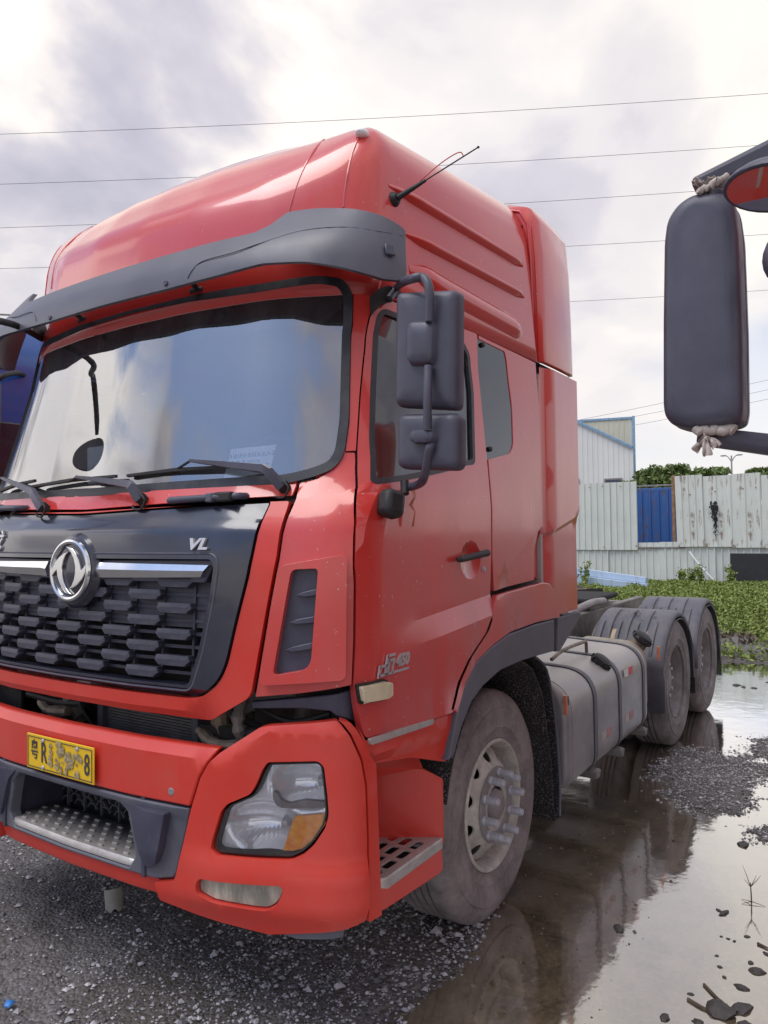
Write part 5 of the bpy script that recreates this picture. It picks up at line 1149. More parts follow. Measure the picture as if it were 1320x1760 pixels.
def front_wheel(x, ys):
    wr_ = thing('wheel', 'x', 'x'); 
    for k_ in ('label', 'category'): del wr_[k_]
    wr_.parent = T_; wr_.location = (x, 0, .531); wr_.name = 'wheel'
    s_ = -1 if ys < 0 else 1
    f = lambda b: ys-s_*b      # b metres inwards from the outer face
    t = tyre_obj(wr_, .535, ys, .30, s_)
    fl_ = .531
    # disc with round hand holes
    bm = bmesh.new(); pr = [(.292, -.010), (.300, -.010), (.305, -.004), (.303, .012), (.292, .022), (.285, .03), (.272, .10), (.268, .20), (.262, .20), (.262, .12), (.268, .045), (.276, .018), (.284, .0)]
    add_lathe(bm, [(a, f(b)) for a, b in pr], 80, axis='y', closed=True); rim = mesh_bm('rim', bm, M['rim'], wr_, 35)
    # conical disc: built as a grid with the holes left out
    def dpos(rho, a):
        b = float(np.interp(rho, [.088, .14, .165, .178, .19, .24, .262], [-.012, -.012, -.010, -.004, .004, .045, .062])) ; return (rho*math.cos(a), f(b), rho*math.sin(a))
    bm = bmesh.new(); outl = [(.262*math.cos(2*math.pi*i/96), .262*math.sin(2*math.pi*i/96)) for i in range(96)]
    inl = [(.090*math.cos(2*math.pi*i/48), .090*math.sin(2*math.pi*i/48)) for i in range(48)]
    hs = [inl]
    for i in range(10):
        a = 2*math.pi*(i+.5)/10; c_ = (.222*math.cos(a), .222*math.sin(a)); hs.append([(c_[0]+.027*math.cos(b)*math.cos(a)-.030*math.sin(b)*math.sin(a), c_[1]+.027*math.cos(b)*math.sin(a)+.030*math.sin(b)*math.cos(a)) for b in [2*math.pi*j/18 for j in range(18)]])
    V, F = fill2d(outl, hs, .016, .02)
    def tp_(u, v): rho = math.hypot(u, v); return dpos(rho, math.atan2(v, u))
    def bt_(u, v): q = tp_(u, v); return (q[0], q[1]-s_*.012, q[2])
    slab('disc', V, F, tp_, bt_, M['rim'], wr_, .003, 40)
    # hub ring, hub and cap
    bm = bmesh.new(); add_lathe(bm, [(.176, f(-.012)), (.174, f(-.018)), (.125, f(-.018)), (.120, f(-.010)), (.112, f(-.005)), (.112, f(.05))], 64, axis='y'); mesh_bm('hub_ring', bm, M['rim_grey'], wr_, 40)
    bm = bmesh.new(); add_lathe(bm, [(.11, f(.045)), (.10, f(.045)), (.085, f(.02)), (.072, f(.0)), (.066, f(-.025)), (.055, f(-.034)), (0, f(-.036))], 40, axis='y'); mesh_bm('hub', bm, M['rim_grey'], wr_, 40)
    bm = bmesh.new(); add_lathe(bm, [(0, 0), (.022, 0), (.022, .010), (.0185, .016), (.0178, .064), (.0155, .075), (0, .078)], 6 if False else 12, axis='z'); nm = bpy.data.meshes.new('wheel_nut'); bmesh.ops.recalc_face_normals(bm, faces=bm.faces); bm.to_mesh(nm); bm.free(); nm.materials.append(M['bolt'])
    nm.polygons.foreach_set('use_smooth', [True]*len(nm.polygons)); nm.set_sharp_from_angle(angle=R(25))
    for i in range(10):
        a = 2*math.pi*i/10+.18; o = bpy.data.objects.new('wheel_nut', nm); scn.collection.objects.link(o); o.parent = wr_; o.location = (.150*math.cos(a), f(-.016), .150*math.sin(a)); o.rotation_euler = (R(90) if s_ < 0 else R(-90), 0, 0)
    bm = bmesh.new(); add_lathe(bm, [(0, f(.14)), (.24, f(.14)), (.24, f(.22)), (0, f(.22))], 32, axis='y'); mesh_bm('brake_drum', bm, M['bay'], wr_)
    return wr_
FW = front_wheel(1.50, -1.155); front_wheel(1.50, 1.155)
def rear_wheel(x, ys):
    s_ = -1 if ys < 0 else 1; f = lambda b: ys-s_*b
    wr_ = bpy.data.objects.new('wheel', None); scn.collection.objects.link(wr_); wr_.parent = T_; wr_.location = (x, 0, .531)
    tyre_obj(wr_, .535, ys, .29, s_); tyre_obj(wr_, .535, f(.34), .29, s_)
    bm = bmesh.new(); pr = [(.300, -.002), (.303, .010), (.296, .020), (.286, .024), (.280, .04), (.268, .07), (.262, .12), (.245, .145), (.20, .150), (.175, .150), (.165, .135), (.120, .135), (.115, .08), (.09, .06), (0, .06)]
    add_lathe(bm, [(a, f(b)) for a, b in pr], 72, axis='y'); mesh_bm('rim', bm, M['rim_grey'], wr_, 40)
    nm = bpy.data.meshes.get('wheel_nut')
    for i in range(10):
        a = 2*math.pi*i/10; o = bpy.data.objects.new('wheel_nut', nm); scn.collection.objects.link(o); o.parent = wr_; o.location = (.143*math.cos(a), f(.134), .143*math.sin(a)); o.rotation_euler = (R(90) if s_ < 0 else R(-90), 0, 0)
    return wr_
for x in (4.962, 6.303):
    for y in (-1.25, 1.25): rear_wheel(x, y)
for x in (1.5, 4.962, 6.303): bm = bmesh.new(); add_tube(bm, [(x, -.95, .53), (x, .95, .53)], .07, 12); mesh_bm('axle', bm, M['steel'], T_)
# ---------------------------------------------------------------- flap and liner behind the front wheel
# wheel well liner: arc over the wheel
bm = bmesh.new(); arc = [(1.5+.64*math.cos(a), .56+.66*math.sin(a)) for a in np.linspace(R(165), R(60), 14)]
ac2 = [(q[0], q[1]) for q in arc]+[(1.95, .98), (2.06, .60), (2.09, .28)]
G = [[bm.verts.new((x, y, z)) for y in (-1.235, -.95, -.60)] for x, z in ac2]
for i in range(len(G)-1):
    for j in range(2): bm.faces.new((G[i][j], G[i+1][j], G[i+1][j+1], G[i][j+1]))
o = mesh_bm('wheel_well_liner', bm, M['flap'], T_, 50); q_ = o.modifiers.new('s', 'SOLIDIFY'); q_.thickness = .012; mirror(o)
fp0 = [SP(895, 1137, -1.25), SP(925, 1128, -1.25), SP(945, 1150, -1.25), SP(957, 1240, -1.25), SP(963, 1345, -1.25), SP(963, 1400, -1.25), SP(959, 1403, -1.25)]
flap_x = [at(px, py, 1, -1.245) for px, py in ((918, 1128), (938, 1150), (950, 1210), (957, 1280), (961, 1345), (961, 1402))]
bm = bmesh.new(); rows = []
for q in flap_x: rows.append([bm.verts.new((q[0], -1.245, q[2])), bm.verts.new((q[0]+.012, -1.245, q[2])), bm.verts.new((q[0]+.03, -.72, q[2]-.0)), bm.verts.new((q[0], -.72, q[2]))])
for i in range(len(rows)-1):
    for j in range(4): bm.faces.new((rows[i][j], rows[i][(j+1) % 4], rows[i+1][(j+1) % 4], rows[i+1][j]))
bm.faces.new(rows[-1]); bm.faces.new(rows[0])
flp = mesh_bm('mud_flap', bm, M['flap'], T_, 40); mirror(flp)
bm = bmesh.new(); fr_ = random.Random(3)          # frayed lower edge
qb = flap_x[-1]
for i in range(260):
    y = fr_.uniform(-1.24, -.73); x = qb[0]+fr_.uniform(0, .012); l = fr_.uniform(.004, .022)
    v = [bm.verts.new((x, y-.0015, qb[2]+.004)), bm.verts.new((x, y+.0015, qb[2]+.004)), bm.verts.new((x+fr_.uniform(-.004, .004), y+fr_.uniform(-.004, .004), qb[2]-l))]; bm.faces.new(v)
mesh_bm('flap_fringe', bm, M['flap'], flp, None)
tube('flap_edge', [(q[0]-.002, -1.25, q[2]) for q in flap_x], .006, M['fender'], flp, 6, 3)
# ---------------------------------------------------------------- chassis, fuel tank
for y in (-.40, .40): box('chassis_rail', (3.9, y, .93), (6.4, .08, .27), M['steel'], T_, .01)
for x in (2.7, 3.6, 4.4, 5.6, 6.9): box('chassis_crossmember', (x, 0, .93), (.10, .76, .18), M['steel'], T_, .01)
# section of the tank measured on its front end: y outwards, z up
tx0 = at(975, 1250, 1, -1.20)[0]
TY, TZ0, TZ1 = -1.245, .36, 1.00
XT0, XT1 = 2.30, 4.03
def tank_sec(n=6):
    return rnd([(-.62, TZ1), (TY, TZ1-.035), (TY, TZ0), (-.62, TZ0)], [.05, .19, .11, .05], 8)
sec = resample(tank_sec(), .09)
def extr(name, sec, xs, mat, parent, smooth=40):
    """xs: list of (x, grow)."""
    cy = sum(q[0] for q in sec)/len(sec); cz = sum(q[1] for q in sec)/len(sec); bm = bmesh.new(); R_ = []
    for x, g in xs:
        pp = inset(sec, -g) if g else sec; R_.append([bm.verts.new((x, y, z)) for y, z in pp])
    m_ = len(sec)
    for i in range(len(R_)-1):
        for j in range(m_): bm.faces.new((R_[i][j], R_[i][(j+1) % m_], R_[i+1][(j+1) % m_], R_[i+1][j]))
    bm.faces.new(R_[0]); bm.faces.new(R_[-1]); return mesh_bm(name, bm, mat, parent, smooth)
tank = extr('fuel_tank', sec, [(XT0, -.045), (XT0+.004, -.02), (XT0+.02, -.004), (XT0+.05, 0), (XT1-.05, 0), (XT1-.02, -.004), (XT1, -.03)], M['tank'], T_)
extr('tank_end_seam', sec, [(XT0+.055, 0.001), (XT0+.058, .004), (XT0+.064, .004), (XT0+.067, .001)], M['tank'], tank)
bands = [2.775, 3.30, 3.905]
for xb in bands:
    o = extr('tank_strap', sec, [(xb-.028, -.004), (xb-.027, .007), (xb+.027, .007), (xb+.028, -.004)], M['guard'], tank); 
    extr('strap_rubber', sec, [(xb-.034, -.004), (xb-.033, .003), (xb+.033, .003), (xb+.034, -.004)], M['black'], tank)
    box('tank_bracket', (xb, -.95, TZ0-.02), (.06, .62, .05), M['steel'], tank, .006)
    box('bracket_tab', (xb+.03, TY+.02, TZ0-.01), (.09, .05, .03), M['rim_grey'], tank, .004, Matrix.Rotation(R(20), 3, 'Y'))
def cap(px, py, scale, zoff=0):
    q = at(px, py, 1, -1.135); bm = bmesh.new(); r_ = .060*scale
    add_lathe(bm, [(r_*1.0, -.05), (r_*.95, .0), (r_*.9, .022)], 24, axis='z'); nk = mesh_bm('filler_neck', bm, M['greasy'], tank)
    bm = bmesh.new(); add_lathe(bm, [(r_*.9, .022), (r_*1.12, .024), (r_*1.16, .042), (r_*1.05, .052), (r_*1.0, .072), (r_*.7, .082), (0, .082)], 24, axis='z'); cpo = mesh_bm('filler_cap', bm, M['black'], tank)
    bm = bmesh.new()
    for i in range(8): add_box(bm, (r_*1.08*math.cos(i*.785), r_*1.08*math.sin(i*.785), .045), (.018, .018, .03), Matrix.Rotation(i*.785, 3, 'Z'))
    lug = mesh_bm('cap_lugs', bm, M['black'], tank)
    mt_ = Matrix.Translation((q[0], -1.135, q[2]+zoff)) @ Matrix.Rotation(R(38), 4, 'X')
    for o in (nk, cpo, lug): o.matrix_world = mt_
cap(1026, 1141, 1.0, -.02); cap(1098, 1098, 1.15, -.03)
# DEF tank behind
sec2 = resample(rnd([(-.70, .98), (-1.20, .96), (-1.20, .42), (-.70, .42)], [.05, .17, .10, .05], 8), .09)
extr('urea_tank', sec2, [(4.05, -.02), (4.07, 0), (4.19, 0), (4.21, -.03)], simple('stained_cream_tank', (.30, .26, .21), .6, dust=.5, scale=8), T_)
# reflective tape: white and red squares
M['tape_white'] = simple('dirty_white_tape', (.62, .61, .58), .5, vary=.2, scale=20, dust=.5); M['tape_red'] = simple('dirty_red_tape', (.60, .03, .05), .45, vary=.2, scale=20, dust=.35); M['tape_faded'] = simple('faded_pink_tape', (.42, .20, .23), .6, vary=.2, scale=20, dust=.6); M['tape_dusty'] = simple('dusty_white_tape', (.42, .38, .35), .6, vary=.2, scale=20, dust=.5)
for (xa, za, m1, m2) in (((3.46), .845, 'tape_white', 'tape_red'), (3.46, .535, 'tape_dusty', 'tape_faded'), (2.94, .535, 'tape_dusty', 'tape_faded')):
    box('reflective_tape', (xa, TY-.001, za), (.10, .004, .052), M[m1], tank, .001); box('reflective_tape', (xa+.11, TY-.001, za), (.10, .004, .052), M[m2], tank, .001)
# amber reflectors on brackets
for px, py, y in ((972, 1212, -1.26), (1132, 1123, -1.28)):
    q = at(px, py, 1, y); hgt = .105 if px < 1000 else .11
    o = box('side_reflector', (q[0], y, q[2]), (.020, .018, hgt), M['amber'], T_, .003); box('reflector_bracket', (q[0]+.045, y+.012, q[2]+.01), (.07, .006, .05), M['black'], o, .001)
# breather pipe on the tank top
tube('breather_pipe', [(2.75, -.98, 1.02), (2.95, -.99, 1.055), (3.3, -1.0, 1.06), (3.36, -1.0, 1.05), (3.37, -1.0, .98)], .012, M['greasy'], T_, 10)
M['strap_tan'] = simple('tan_strap', (.42, .33, .22), .7, scale=12, dust=.4)
# ---------------------------------------------------------------- rear mudguards
def guard(xc, x_lo_front, z_front, x_lo_back, z_back, y0=-1.275, y1=-.68):
    rr_ = .635; pts = [(x_lo_front, z_front)]
    a0, a1_ = R(158), R(14)
    arcp = [(xc+rr_*math.cos(a)*1.03, .50+rr_*math.sin(a)) for a in np.linspace(a0, a1_, 22)]
    pr = [(x_lo_front, z_front), (x_lo_front+.004, .62)]+arcp+[(x_lo_back, .55), (x_lo_back+.015, z_back)]
    # shoulders roll over towards the wheel
    cols = [(y0, .052), (y0-.003, .025), (y0+.010, .010), (y0+.035, .002), (y0+.08, 0), (y1-.02, 0), (y1, .02)]
    bm = bmesh.new(); G = []
    for i, (x, z) in enumerate(pr):
        n = Vector((x-xc, z-.5)); n.normalize(); G.append([bm.verts.new((x-n.x*d, y, z-n.y*d)) for y, d in cols])
    for i in range(len(G)-1):
        for j in range(len(cols)-1): bm.faces.new((G[i][j], G[i+1][j], G[i+1][j+1], G[i][j+1]))
    o = mesh_bm('rear_mudguard', bm, M['guard'], T_, 60); q_ = o.modifiers.new('s', 'SOLIDIFY'); q_.thickness = .01; q_.offset = -1
    rb = bmesh.new()
    def arcbar(bm, yc, wd, a_0, a_1, h, n=9):
        rg = []
        for k_ in range(n+1):
            a = a_0+(a_1-a_0)*k_/n; e_ = min(1, 6*k_/n+.1)*min(1, 6*(1-k_/n)+.1); nx, nz = math.cos(a), math.sin(a); bx_, bz_ = xc+rr_*nx*1.03, .50+rr_*nz
            rg.append([bm.verts.new((bx_+nx*d, y, bz_+nz*d)) for y, d in ((yc-wd/2, -.004), (yc-wd*.3, h*e_), (yc+wd*.3, h*e_), (yc+wd/2, -.004))])
        for k_ in range(n):
            for m_ in range(3): bm.faces.new((rg[k_][m_], rg[k_][m_+1], rg[k_+1][m_+1], rg[k_+1][m_]))
        bm.faces.new(rg[0]); bm.faces.new(rg[-1])
    for k__, yc in enumerate(np.linspace(y0+.10, y1-.06, 7)): arcbar(rb, yc, .036, R(138 if k__ % 2 else 150), R(96 if k__ % 2 else 118), .018)
    mesh_bm('guard_ribs', rb, M['guard'], o, 50)
    for yc in (y0+.17, y0+.42):
        bm = bmesh.new(); arcbar(bm, yc, .05, R(152), R(128), .012); mesh_bm('guard_strap', bm, M['strap_tan'] if xc < 5.5 else M['alu'], o, 30)
    bm = bmesh.new(); add_tube(bm, [(q[0]-.0, y0-.004, q[1]-.075 if False else q[1]-.072) for q in arcp], .004, 5); mesh_bm('guard_bead', bm, M['guard'], o)
    # ribbed rubber apron behind
    bm = bmesh.new()
    for i in range(14): add_box(bm, (x_lo_back+.015, (y0+y1)/2, z_back-.02-i*.014+.06), (.018, abs(y1-y0), .010))
    mesh_bm('guard_apron', bm, M['black'], o)
    m2 = mirror(o)
    return o
guard(4.962, 4.40, .37, 5.60, .46); guard(6.303, 5.71, .52, 6.98, .40)
# mudguard caked lids: mud and leaves on top
bm = bmesh.new(); rs = random.Random(8)
for i in range(60):
    a = R(rs.uniform(50, 120)); x = 4.962+.655*math.cos(a); z = .5+.648*math.sin(a); y = rs.uniform(-1.2, -.75); r_ = rs.uniform(.006, .022)
    vs = [bm.verts.new((x+rs.uniform(-r_, r_), y+rs.uniform(-r_, r_), z+rs.uniform(0, r_*.6))) for _ in range(4)]; bm.faces.new(vs[:3]); bm.faces.new(vs[1:])
o = mesh_bm('leaf_litter', bm, M['leaf_dry'], None, None); tag(o, 'dry leaf scraps lying on the first rear mudguard', 'leaves', kind='stuff')
# fifth wheel plate between the rails and the cat-walk clutter behind the cab
fw = box('fifth_wheel', (5.6, 0, 1.16), (.95, .9, .05), M['bay'], T_, .02); box('fifth_wheel_base', (5.6, 0, 1.08), (.6, .8, .14), M['steel'], fw, .01)
tube('air_line', [(2.2, -.3, 1.9), (2.5, -.35, 1.5), (2.8, -.2, 1.3), (3.2, -.1, 1.25)], .018, M['tape_red'], T_); tube('air_line', [(2.2, -.1, 1.9), (2.55, -.2, 1.45), (2.9, 0, 1.28), (3.3, .1, 1.2)], .018, M['black'], T_)
bm = bmesh.new(); rs = random.Random(12)
for i in range(12): add_box(bm, (2.9+rs.uniform(-.3, .5), rs.uniform(-.5, .3), 1.10+rs.uniform(-.03, .14)), (rs.uniform(.1, .4), rs.uniform(.05, .3), rs.uniform(.03, .12)), Matrix.Rotation(rs.uniform(0, 1), 3, 'Z'))
o = mesh_bm('chassis_clutter', bm, M['black'], T_); bev(o, .01)
tube('exhaust_pipe', [(4.5, -.45, 1.10), (5.0, -.5, 1.16), (5.4, -.5, 1.15)], .035, M['rim_grey'], T_, 12)
# ================================================================ ground, puddle, gravel
def vnoise(x, y, f, seed):
    x = x*f+seed*17.3; y = y*f+seed*9.1; xi = np.floor(x).astype(np.int64); yi = np.floor(y).astype(np.int64); xf = x-xi; yf = y-yi
    u = xf*xf*(3-2*xf); v = yf*yf*(3-2*yf)
    def h(a, b): 
        n = (a*374761393+b*668265263+seed*974711) & 0x7fffffff; n = ((n ^ (n >> 13))*1274126177) & 0x7fffffff; return ((n ^ (n >> 16)) & 0xffff)/65535.0
    return (h(xi, yi)*(1-u)+h(xi+1, yi)*u)*(1-v)+(h(xi, yi+1)*(1-u)+h(xi+1, yi+1)*u)*v
def fbm(x, y, f, o, seed):
    r = 0; a = 1; t = 0
    for i in range(o): r = r+a*vnoise(x, y, f*2**i, seed+i); t += a; a *= .5
    return r/t
def sst(x, a, b): t = np.clip((x-a)/(b-a), 0, 1); return t*t*(3-2*t)
ISL = [(4.35, -1.40, .75, .30, .046), (3.75, -1.75, .50, .24, .044), (5.0, -1.95, .9, .35, .043), (3.15, -2.12, .30, .16, .038), (4.2, -2.45, .8, .25, .040), (5.9, -2.3, .8, .25, .040), (1.05, -2.35, .22, .20, .040), (1.9, -2.62, .5, .16, .040)]
def ground_h(x, y):
    x = np.asarray(x, float); y = np.asarray(y, float)
    n = fbm(x, y, .9, 4, 3)-.5; nf = fbm(x, y, 9, 3, 11)-.5; nff = fbm(x, y, 38, 2, 29)-.5
    edge = -1.28+.50*n+.22*np.clip(x-1.0, 0, 2)                     # the puddle reaches in as far as this line
    dry = sst(y, edge-.25, edge+.35)*(1-sst(x, 1.5+.8*n, 2.6+.8*n))
    h = -.040+.075*dry
    for cx, cy, rx, ry, hh in ISL: h = h+hh*np.exp(-((x-cx)/rx)**2-((y-cy)/ry)**2)*(1+.9*n)
    bank = sst(x, 8.6+2.2*n-.25*(y), 10.6+2.2*n-.25*y); h = h+bank*(.14+.22*(fbm(x, y, .5, 3, 41)))
    side = sst(-y, 5.2, 7.5)+sst(y, 5.0, 7.0)+sst(-x, 4.5, 6.5); h = h+.07*np.clip(side, 0, 1)
    near = (np.abs(x) < 14)
    return h+np.where(near, .030*nf+.014*nff, 0)+.03*n
def axis(a, b, lo, hi, st, far):
    c_ = list(np.arange(a, b, st)); g = st; p = b
    while p < hi: c_.append(p); g *= 1.18; p += g
    c_.append(hi); g = st; p = a-st
    left = []
    while p > lo: left.append(p); g *= 1.18; p -= g
    left.append(lo); return np.array(left[::-1]+c_)
gx = axis(-1.2, 7.0, -400, 900, .024, 0); gy = axis(-3.2, 2.2, -600, 700, .024, 0)
GX, GY = np.meshgrid(gx, gy, indexing='ij'); GZ = ground_h(GX, GY)
nx_, ny_ = GX.shape; vv = np.stack([GX, GY, GZ], -1).reshape(-1, 3)
ii, jj = np.meshgrid(np.arange(nx_-1), np.arange(ny_-1), indexing='ij'); q0 = (ii*ny_+jj).ravel(); ff = np.stack([q0, q0+ny_, q0+ny_+1, q0+1], -1)
def np_mesh(name, v, f, mat, parent=None, smooth=True):
    me = bpy.data.meshes.new(name); k_ = f.shape[1]
    me.vertices.add(len(v)); me.vertices.foreach_set('co', v.astype(np.float32).ravel()); me.loops.add(f.size); me.loops.foreach_set('vertex_index', f.astype(np.int32).ravel())
    me.polygons.add(len(f)); me.polygons.foreach_set('loop_start', np.arange(0, f.size, k_, dtype=np.int32)); me.polygons.foreach_set('use_smooth', np.full(len(f), smooth)); me.update(calc_edges=True)
    me.materials.append(mat); o = bpy.data.objects.new(name, me); scn.collection.objects.link(o); o.parent = parent; return o
def ground_mat():
    m, t, b, o = mat_new('wet_gravel_ground')
    n = tex(t, 1.1, 8, 0.65); n2 = tex(t, 9, 8, 0.7); v = t.nodes.new('ShaderNodeTexVoronoi'); v.inputs['Scale'].default_value = 55; v2 = t.nodes.new('ShaderNodeTexVoronoi'); v2.inputs['Scale'].default_value = 120
    tcn = t.nodes.new('ShaderNodeTexCoord'); t.links.new(tcn.outputs['Object'], v.inputs['Vector']); t.links.new(tcn.outputs['Object'], v2.inputs['Vector'])
    mud = mixc(t, n2.outputs['Fac'], (0.030, 0.023, 0.018), (0.075, 0.058, 0.045))
    gv = mixc(t, v.outputs['Color'], (0.055, 0.050, 0.052), (0.27, 0.25, 0.25)); gv = mixc(t, 0.5, gv, mixc(t, v2.outputs['Distance'], (0.20, 0.185, 0.185), (0.05, 0.045, 0.045)))
    g = t.nodes.new('ShaderNodeNewGeometry'); sp = t.nodes.new('ShaderNodeSeparateXYZ'); t.links.new(g.outputs['Position'], sp.inputs[0])
    hz = t.nodes.new('ShaderNodeMapRange'); hz.inputs['From Min'].default_value = -0.012; hz.inputs['From Max'].default_value = 0.016; t.links.new(sp.outputs[2], hz.inputs['Value'])
    c_ = mixc(t, hz.outputs[0], mud, gv); c_ = mixc(t, mth(t, 'MULTIPLY', rmp(t, n.outputs['Fac'], .42, .62), .6), c_, mud)
    t.links.new(c_, b.inputs['Base Color']); t.links.new(mth(t, 'ADD', mth(t, 'MULTIPLY', n2.outputs['Fac'], .5), .42), b.inputs['Roughness'])
    hgt = mth(t, 'ADD', mth(t, 'MULTIPLY', v.outputs['Distance'], -1.0), mth(t, 'MULTIPLY', n2.outputs['Fac'], 1.2)); bump(t, b, hgt, 0.9, 0.012); return m
M['ground'] = ground_mat()
go = np_mesh('ground', vv, ff, M['ground']); go['kind'] = 'structure'
def water_mat():
    m, t, b, o = mat_new('puddle_water'); t.nodes.remove(b)
    tr = t.nodes.new('ShaderNodeBsdfTransparent'); tr.inputs[0].default_value = (.50, .43, .34, 1); gl = t.nodes.new('ShaderNodeBsdfGlossy'); gl.inputs['Roughness'].default_value = 0.075; gl.inputs[0].default_value = (1, 1, 1, 1)
    fr = t.nodes.new('ShaderNodeFresnel'); fr.inputs[0].default_value = 1.75; n = tex(t, 5, 3, .5, (1, 1, 1)); n2 = tex(t, 38, 2, .5); bn = t.nodes.new('ShaderNodeBump'); bn.inputs['Strength'].default_value = .10; bn.inputs['Distance'].default_value = .02
    t.links.new(mth(t, 'ADD', n.outputs['Fac'], mth(t, 'MULTIPLY', n2.outputs['Fac'], .10)), bn.inputs['Height']); t.links.new(bn.outputs[0], gl.inputs['Normal'])
    mx_ = t.nodes.new('ShaderNodeMixShader'); t.links.new(mth(t, 'MULTIPLY', fr.outputs[0], 3.0, True), mx_.inputs[0]); t.links.new(tr.outputs[0], mx_.inputs[1]); t.links.new(gl.outputs[0], mx_.inputs[2])
    df = t.nodes.new('ShaderNodeBsdfDiffuse'); mn = tex(t, 7, 7, .7); mn2 = tex(t, 45, 4, .6); t.links.new(mixc(t, mth(t, 'ADD', mth(t, 'MULTIPLY', rmp(t, mn.outputs['Fac'], .35, .65), .6), mth(t, 'MULTIPLY', rmp(t, mn2.outputs['Fac'], .4, .65), .4), True), (.075, .055, .034), (.27, .205, .13)), df.inputs[0]); m2 = t.nodes.new('ShaderNodeMixShader'); m2.inputs[0].default_value = .85; 
    m3 = t.nodes.new('ShaderNodeMixShader'); t.links.new(tr.outputs[0], m2.inputs[1]); t.links.new(df.outputs[0], m2.inputs[2]); t.links.new(m2.outputs[0], mx_.inputs[1])
    t.links.new(mx_.outputs[0], o.inputs[0]); return m
M['water'] = water_mat()
wo_ = [(-4.2, -4.9), (16, -4.9), (17, 4.5), (5, 4.5), (-4.2, 4.0)]
o = mesh_py('puddle_water', [(x, y, 0.0) for x, y in wo_], [tuple(range(5))], M['water'], None, None); o['kind'] = 'structure'
# pebbles: thousands of small faceted stones in one mesh
OCT = np.array([(1, 0, 0), (-1, 0, 0), (0, 1, 0), (0, -1, 0), (0, 0, .8), (0, 0, -.8)], float); OF = np.array([(0, 2, 4), (2, 1, 4), (1, 3, 4), (3, 0, 4), (2, 0, 5), (1, 2, 5), (3, 1, 5), (0, 3, 5)])
def pebbles(name, x, y, r, mat, sink=.25, hfun=ground_h):
    n = len(x); jit = rng.uniform(.6, 1.35, (n, 6, 3)); a = rng.uniform(0, 6.28, n); V = OCT[None]*jit*r[:, None, None]; ca, sa = np.cos(a)[:, None], np.sin(a)[:, None]
    X = V[..., 0]*ca-V[..., 1]*sa; Y = V[..., 0]*sa+V[..., 1]*ca; V = np.stack([X, Y, V[..., 2]*.8], -1); V[..., 0] += x[:, None]; V[..., 1] += y[:, None]; V[..., 2] += (hfun(x, y)+r*(.8-sink*2))[:, None]
    F = (OF[None]+(np.arange(n)*6)[:, None, None]).reshape(-1, 3); return np_mesh(name, V.reshape(-1, 3), F, mat, None, False)
def stone_mat(name, a, b_, wet=.5):
    m, t, b, o = mat_new(name); g = t.nodes.new('ShaderNodeNewGeometry'); t.links.new(mixc(t, g.outputs['Random Per Island'], a, b_), b.inputs['Base Color']); b.inputs['Roughness'].default_value = wet; return m
M['bedstone'] = stone_mat('muddy_bed_stone', (0.045, 0.036, 0.028), (0.16, 0.13, 0.10), .6); M['peb'] = stone_mat('loose_gravel', (0.07, 0.068, 0.075), (0.50, 0.49, 0.52), .6); M['peb_wet'] = stone_mat('wet_dark_gravel', (0.06, 0.057, 0.06), (0.50, 0.48, 0.50), .3)
n = 60000; x = rng.uniform(-1.3, 2.2, n); y = rng.uniform(-1.9, 2.6, n); hh = ground_h(x, y); dens = fbm(x, y, 1.3, 3, 77); k_ = (hh > -.004) & (rng.random(n) < np.clip((dens-.30)*3.0, .12, 1)); x, y = x[k_], y[k_]
r = np.clip(rng.lognormal(-5.15, .45, len(x)), .002, .020); o = pebbles('gravel', x, y, r, M['peb']); tag(o, 'grey loose gravel strewn on the dark ground before the truck', 'gravel', kind='stuff')
n = 150000; x = rng.uniform(2.3, 8.5, n); y = rng.uniform(-3.6, -.2, n); hh = ground_h(x, y); k_ = (hh > -.016) & (rng.random(n) < .75); x, y = x[k_], y[k_]
r = np.clip(rng.lognormal(-5.45, .45, len(x)), .002, .020); o = pebbles('puddle_gravel', x, y, r, M['peb_wet'], .1); tag(o, 'wet dark gravel breaking through the puddle beside the fuel tank', 'gravel', kind='stuff')
n = 2600; x = rng.uniform(.6, 3.2, n); y = rng.uniform(-2.6, -1.0, n); r = np.clip(rng.lognormal(-4.9, .5, n), .003, .03); o = pebbles('puddle_bed_stones', x, y, r, M['peb_wet'], .35); tag(o, 'small drowned stones on the bed of the shallow puddle', 'stones', kind='stuff')
n = 420; x = rng.uniform(.75, 3.6, n); y = rng.uniform(-1.80, -1.05, n); r = np.clip(rng.lognormal(-4.75, .45, n), .004, .026); o = pebbles('puddle_stones', x, y, r, M['bedstone'], .5, lambda a, b: 0*a-.0015); tag(o, 'brown half-drowned stones in the dark part of the puddle beside the front wheel', 'stones', kind='stuff')
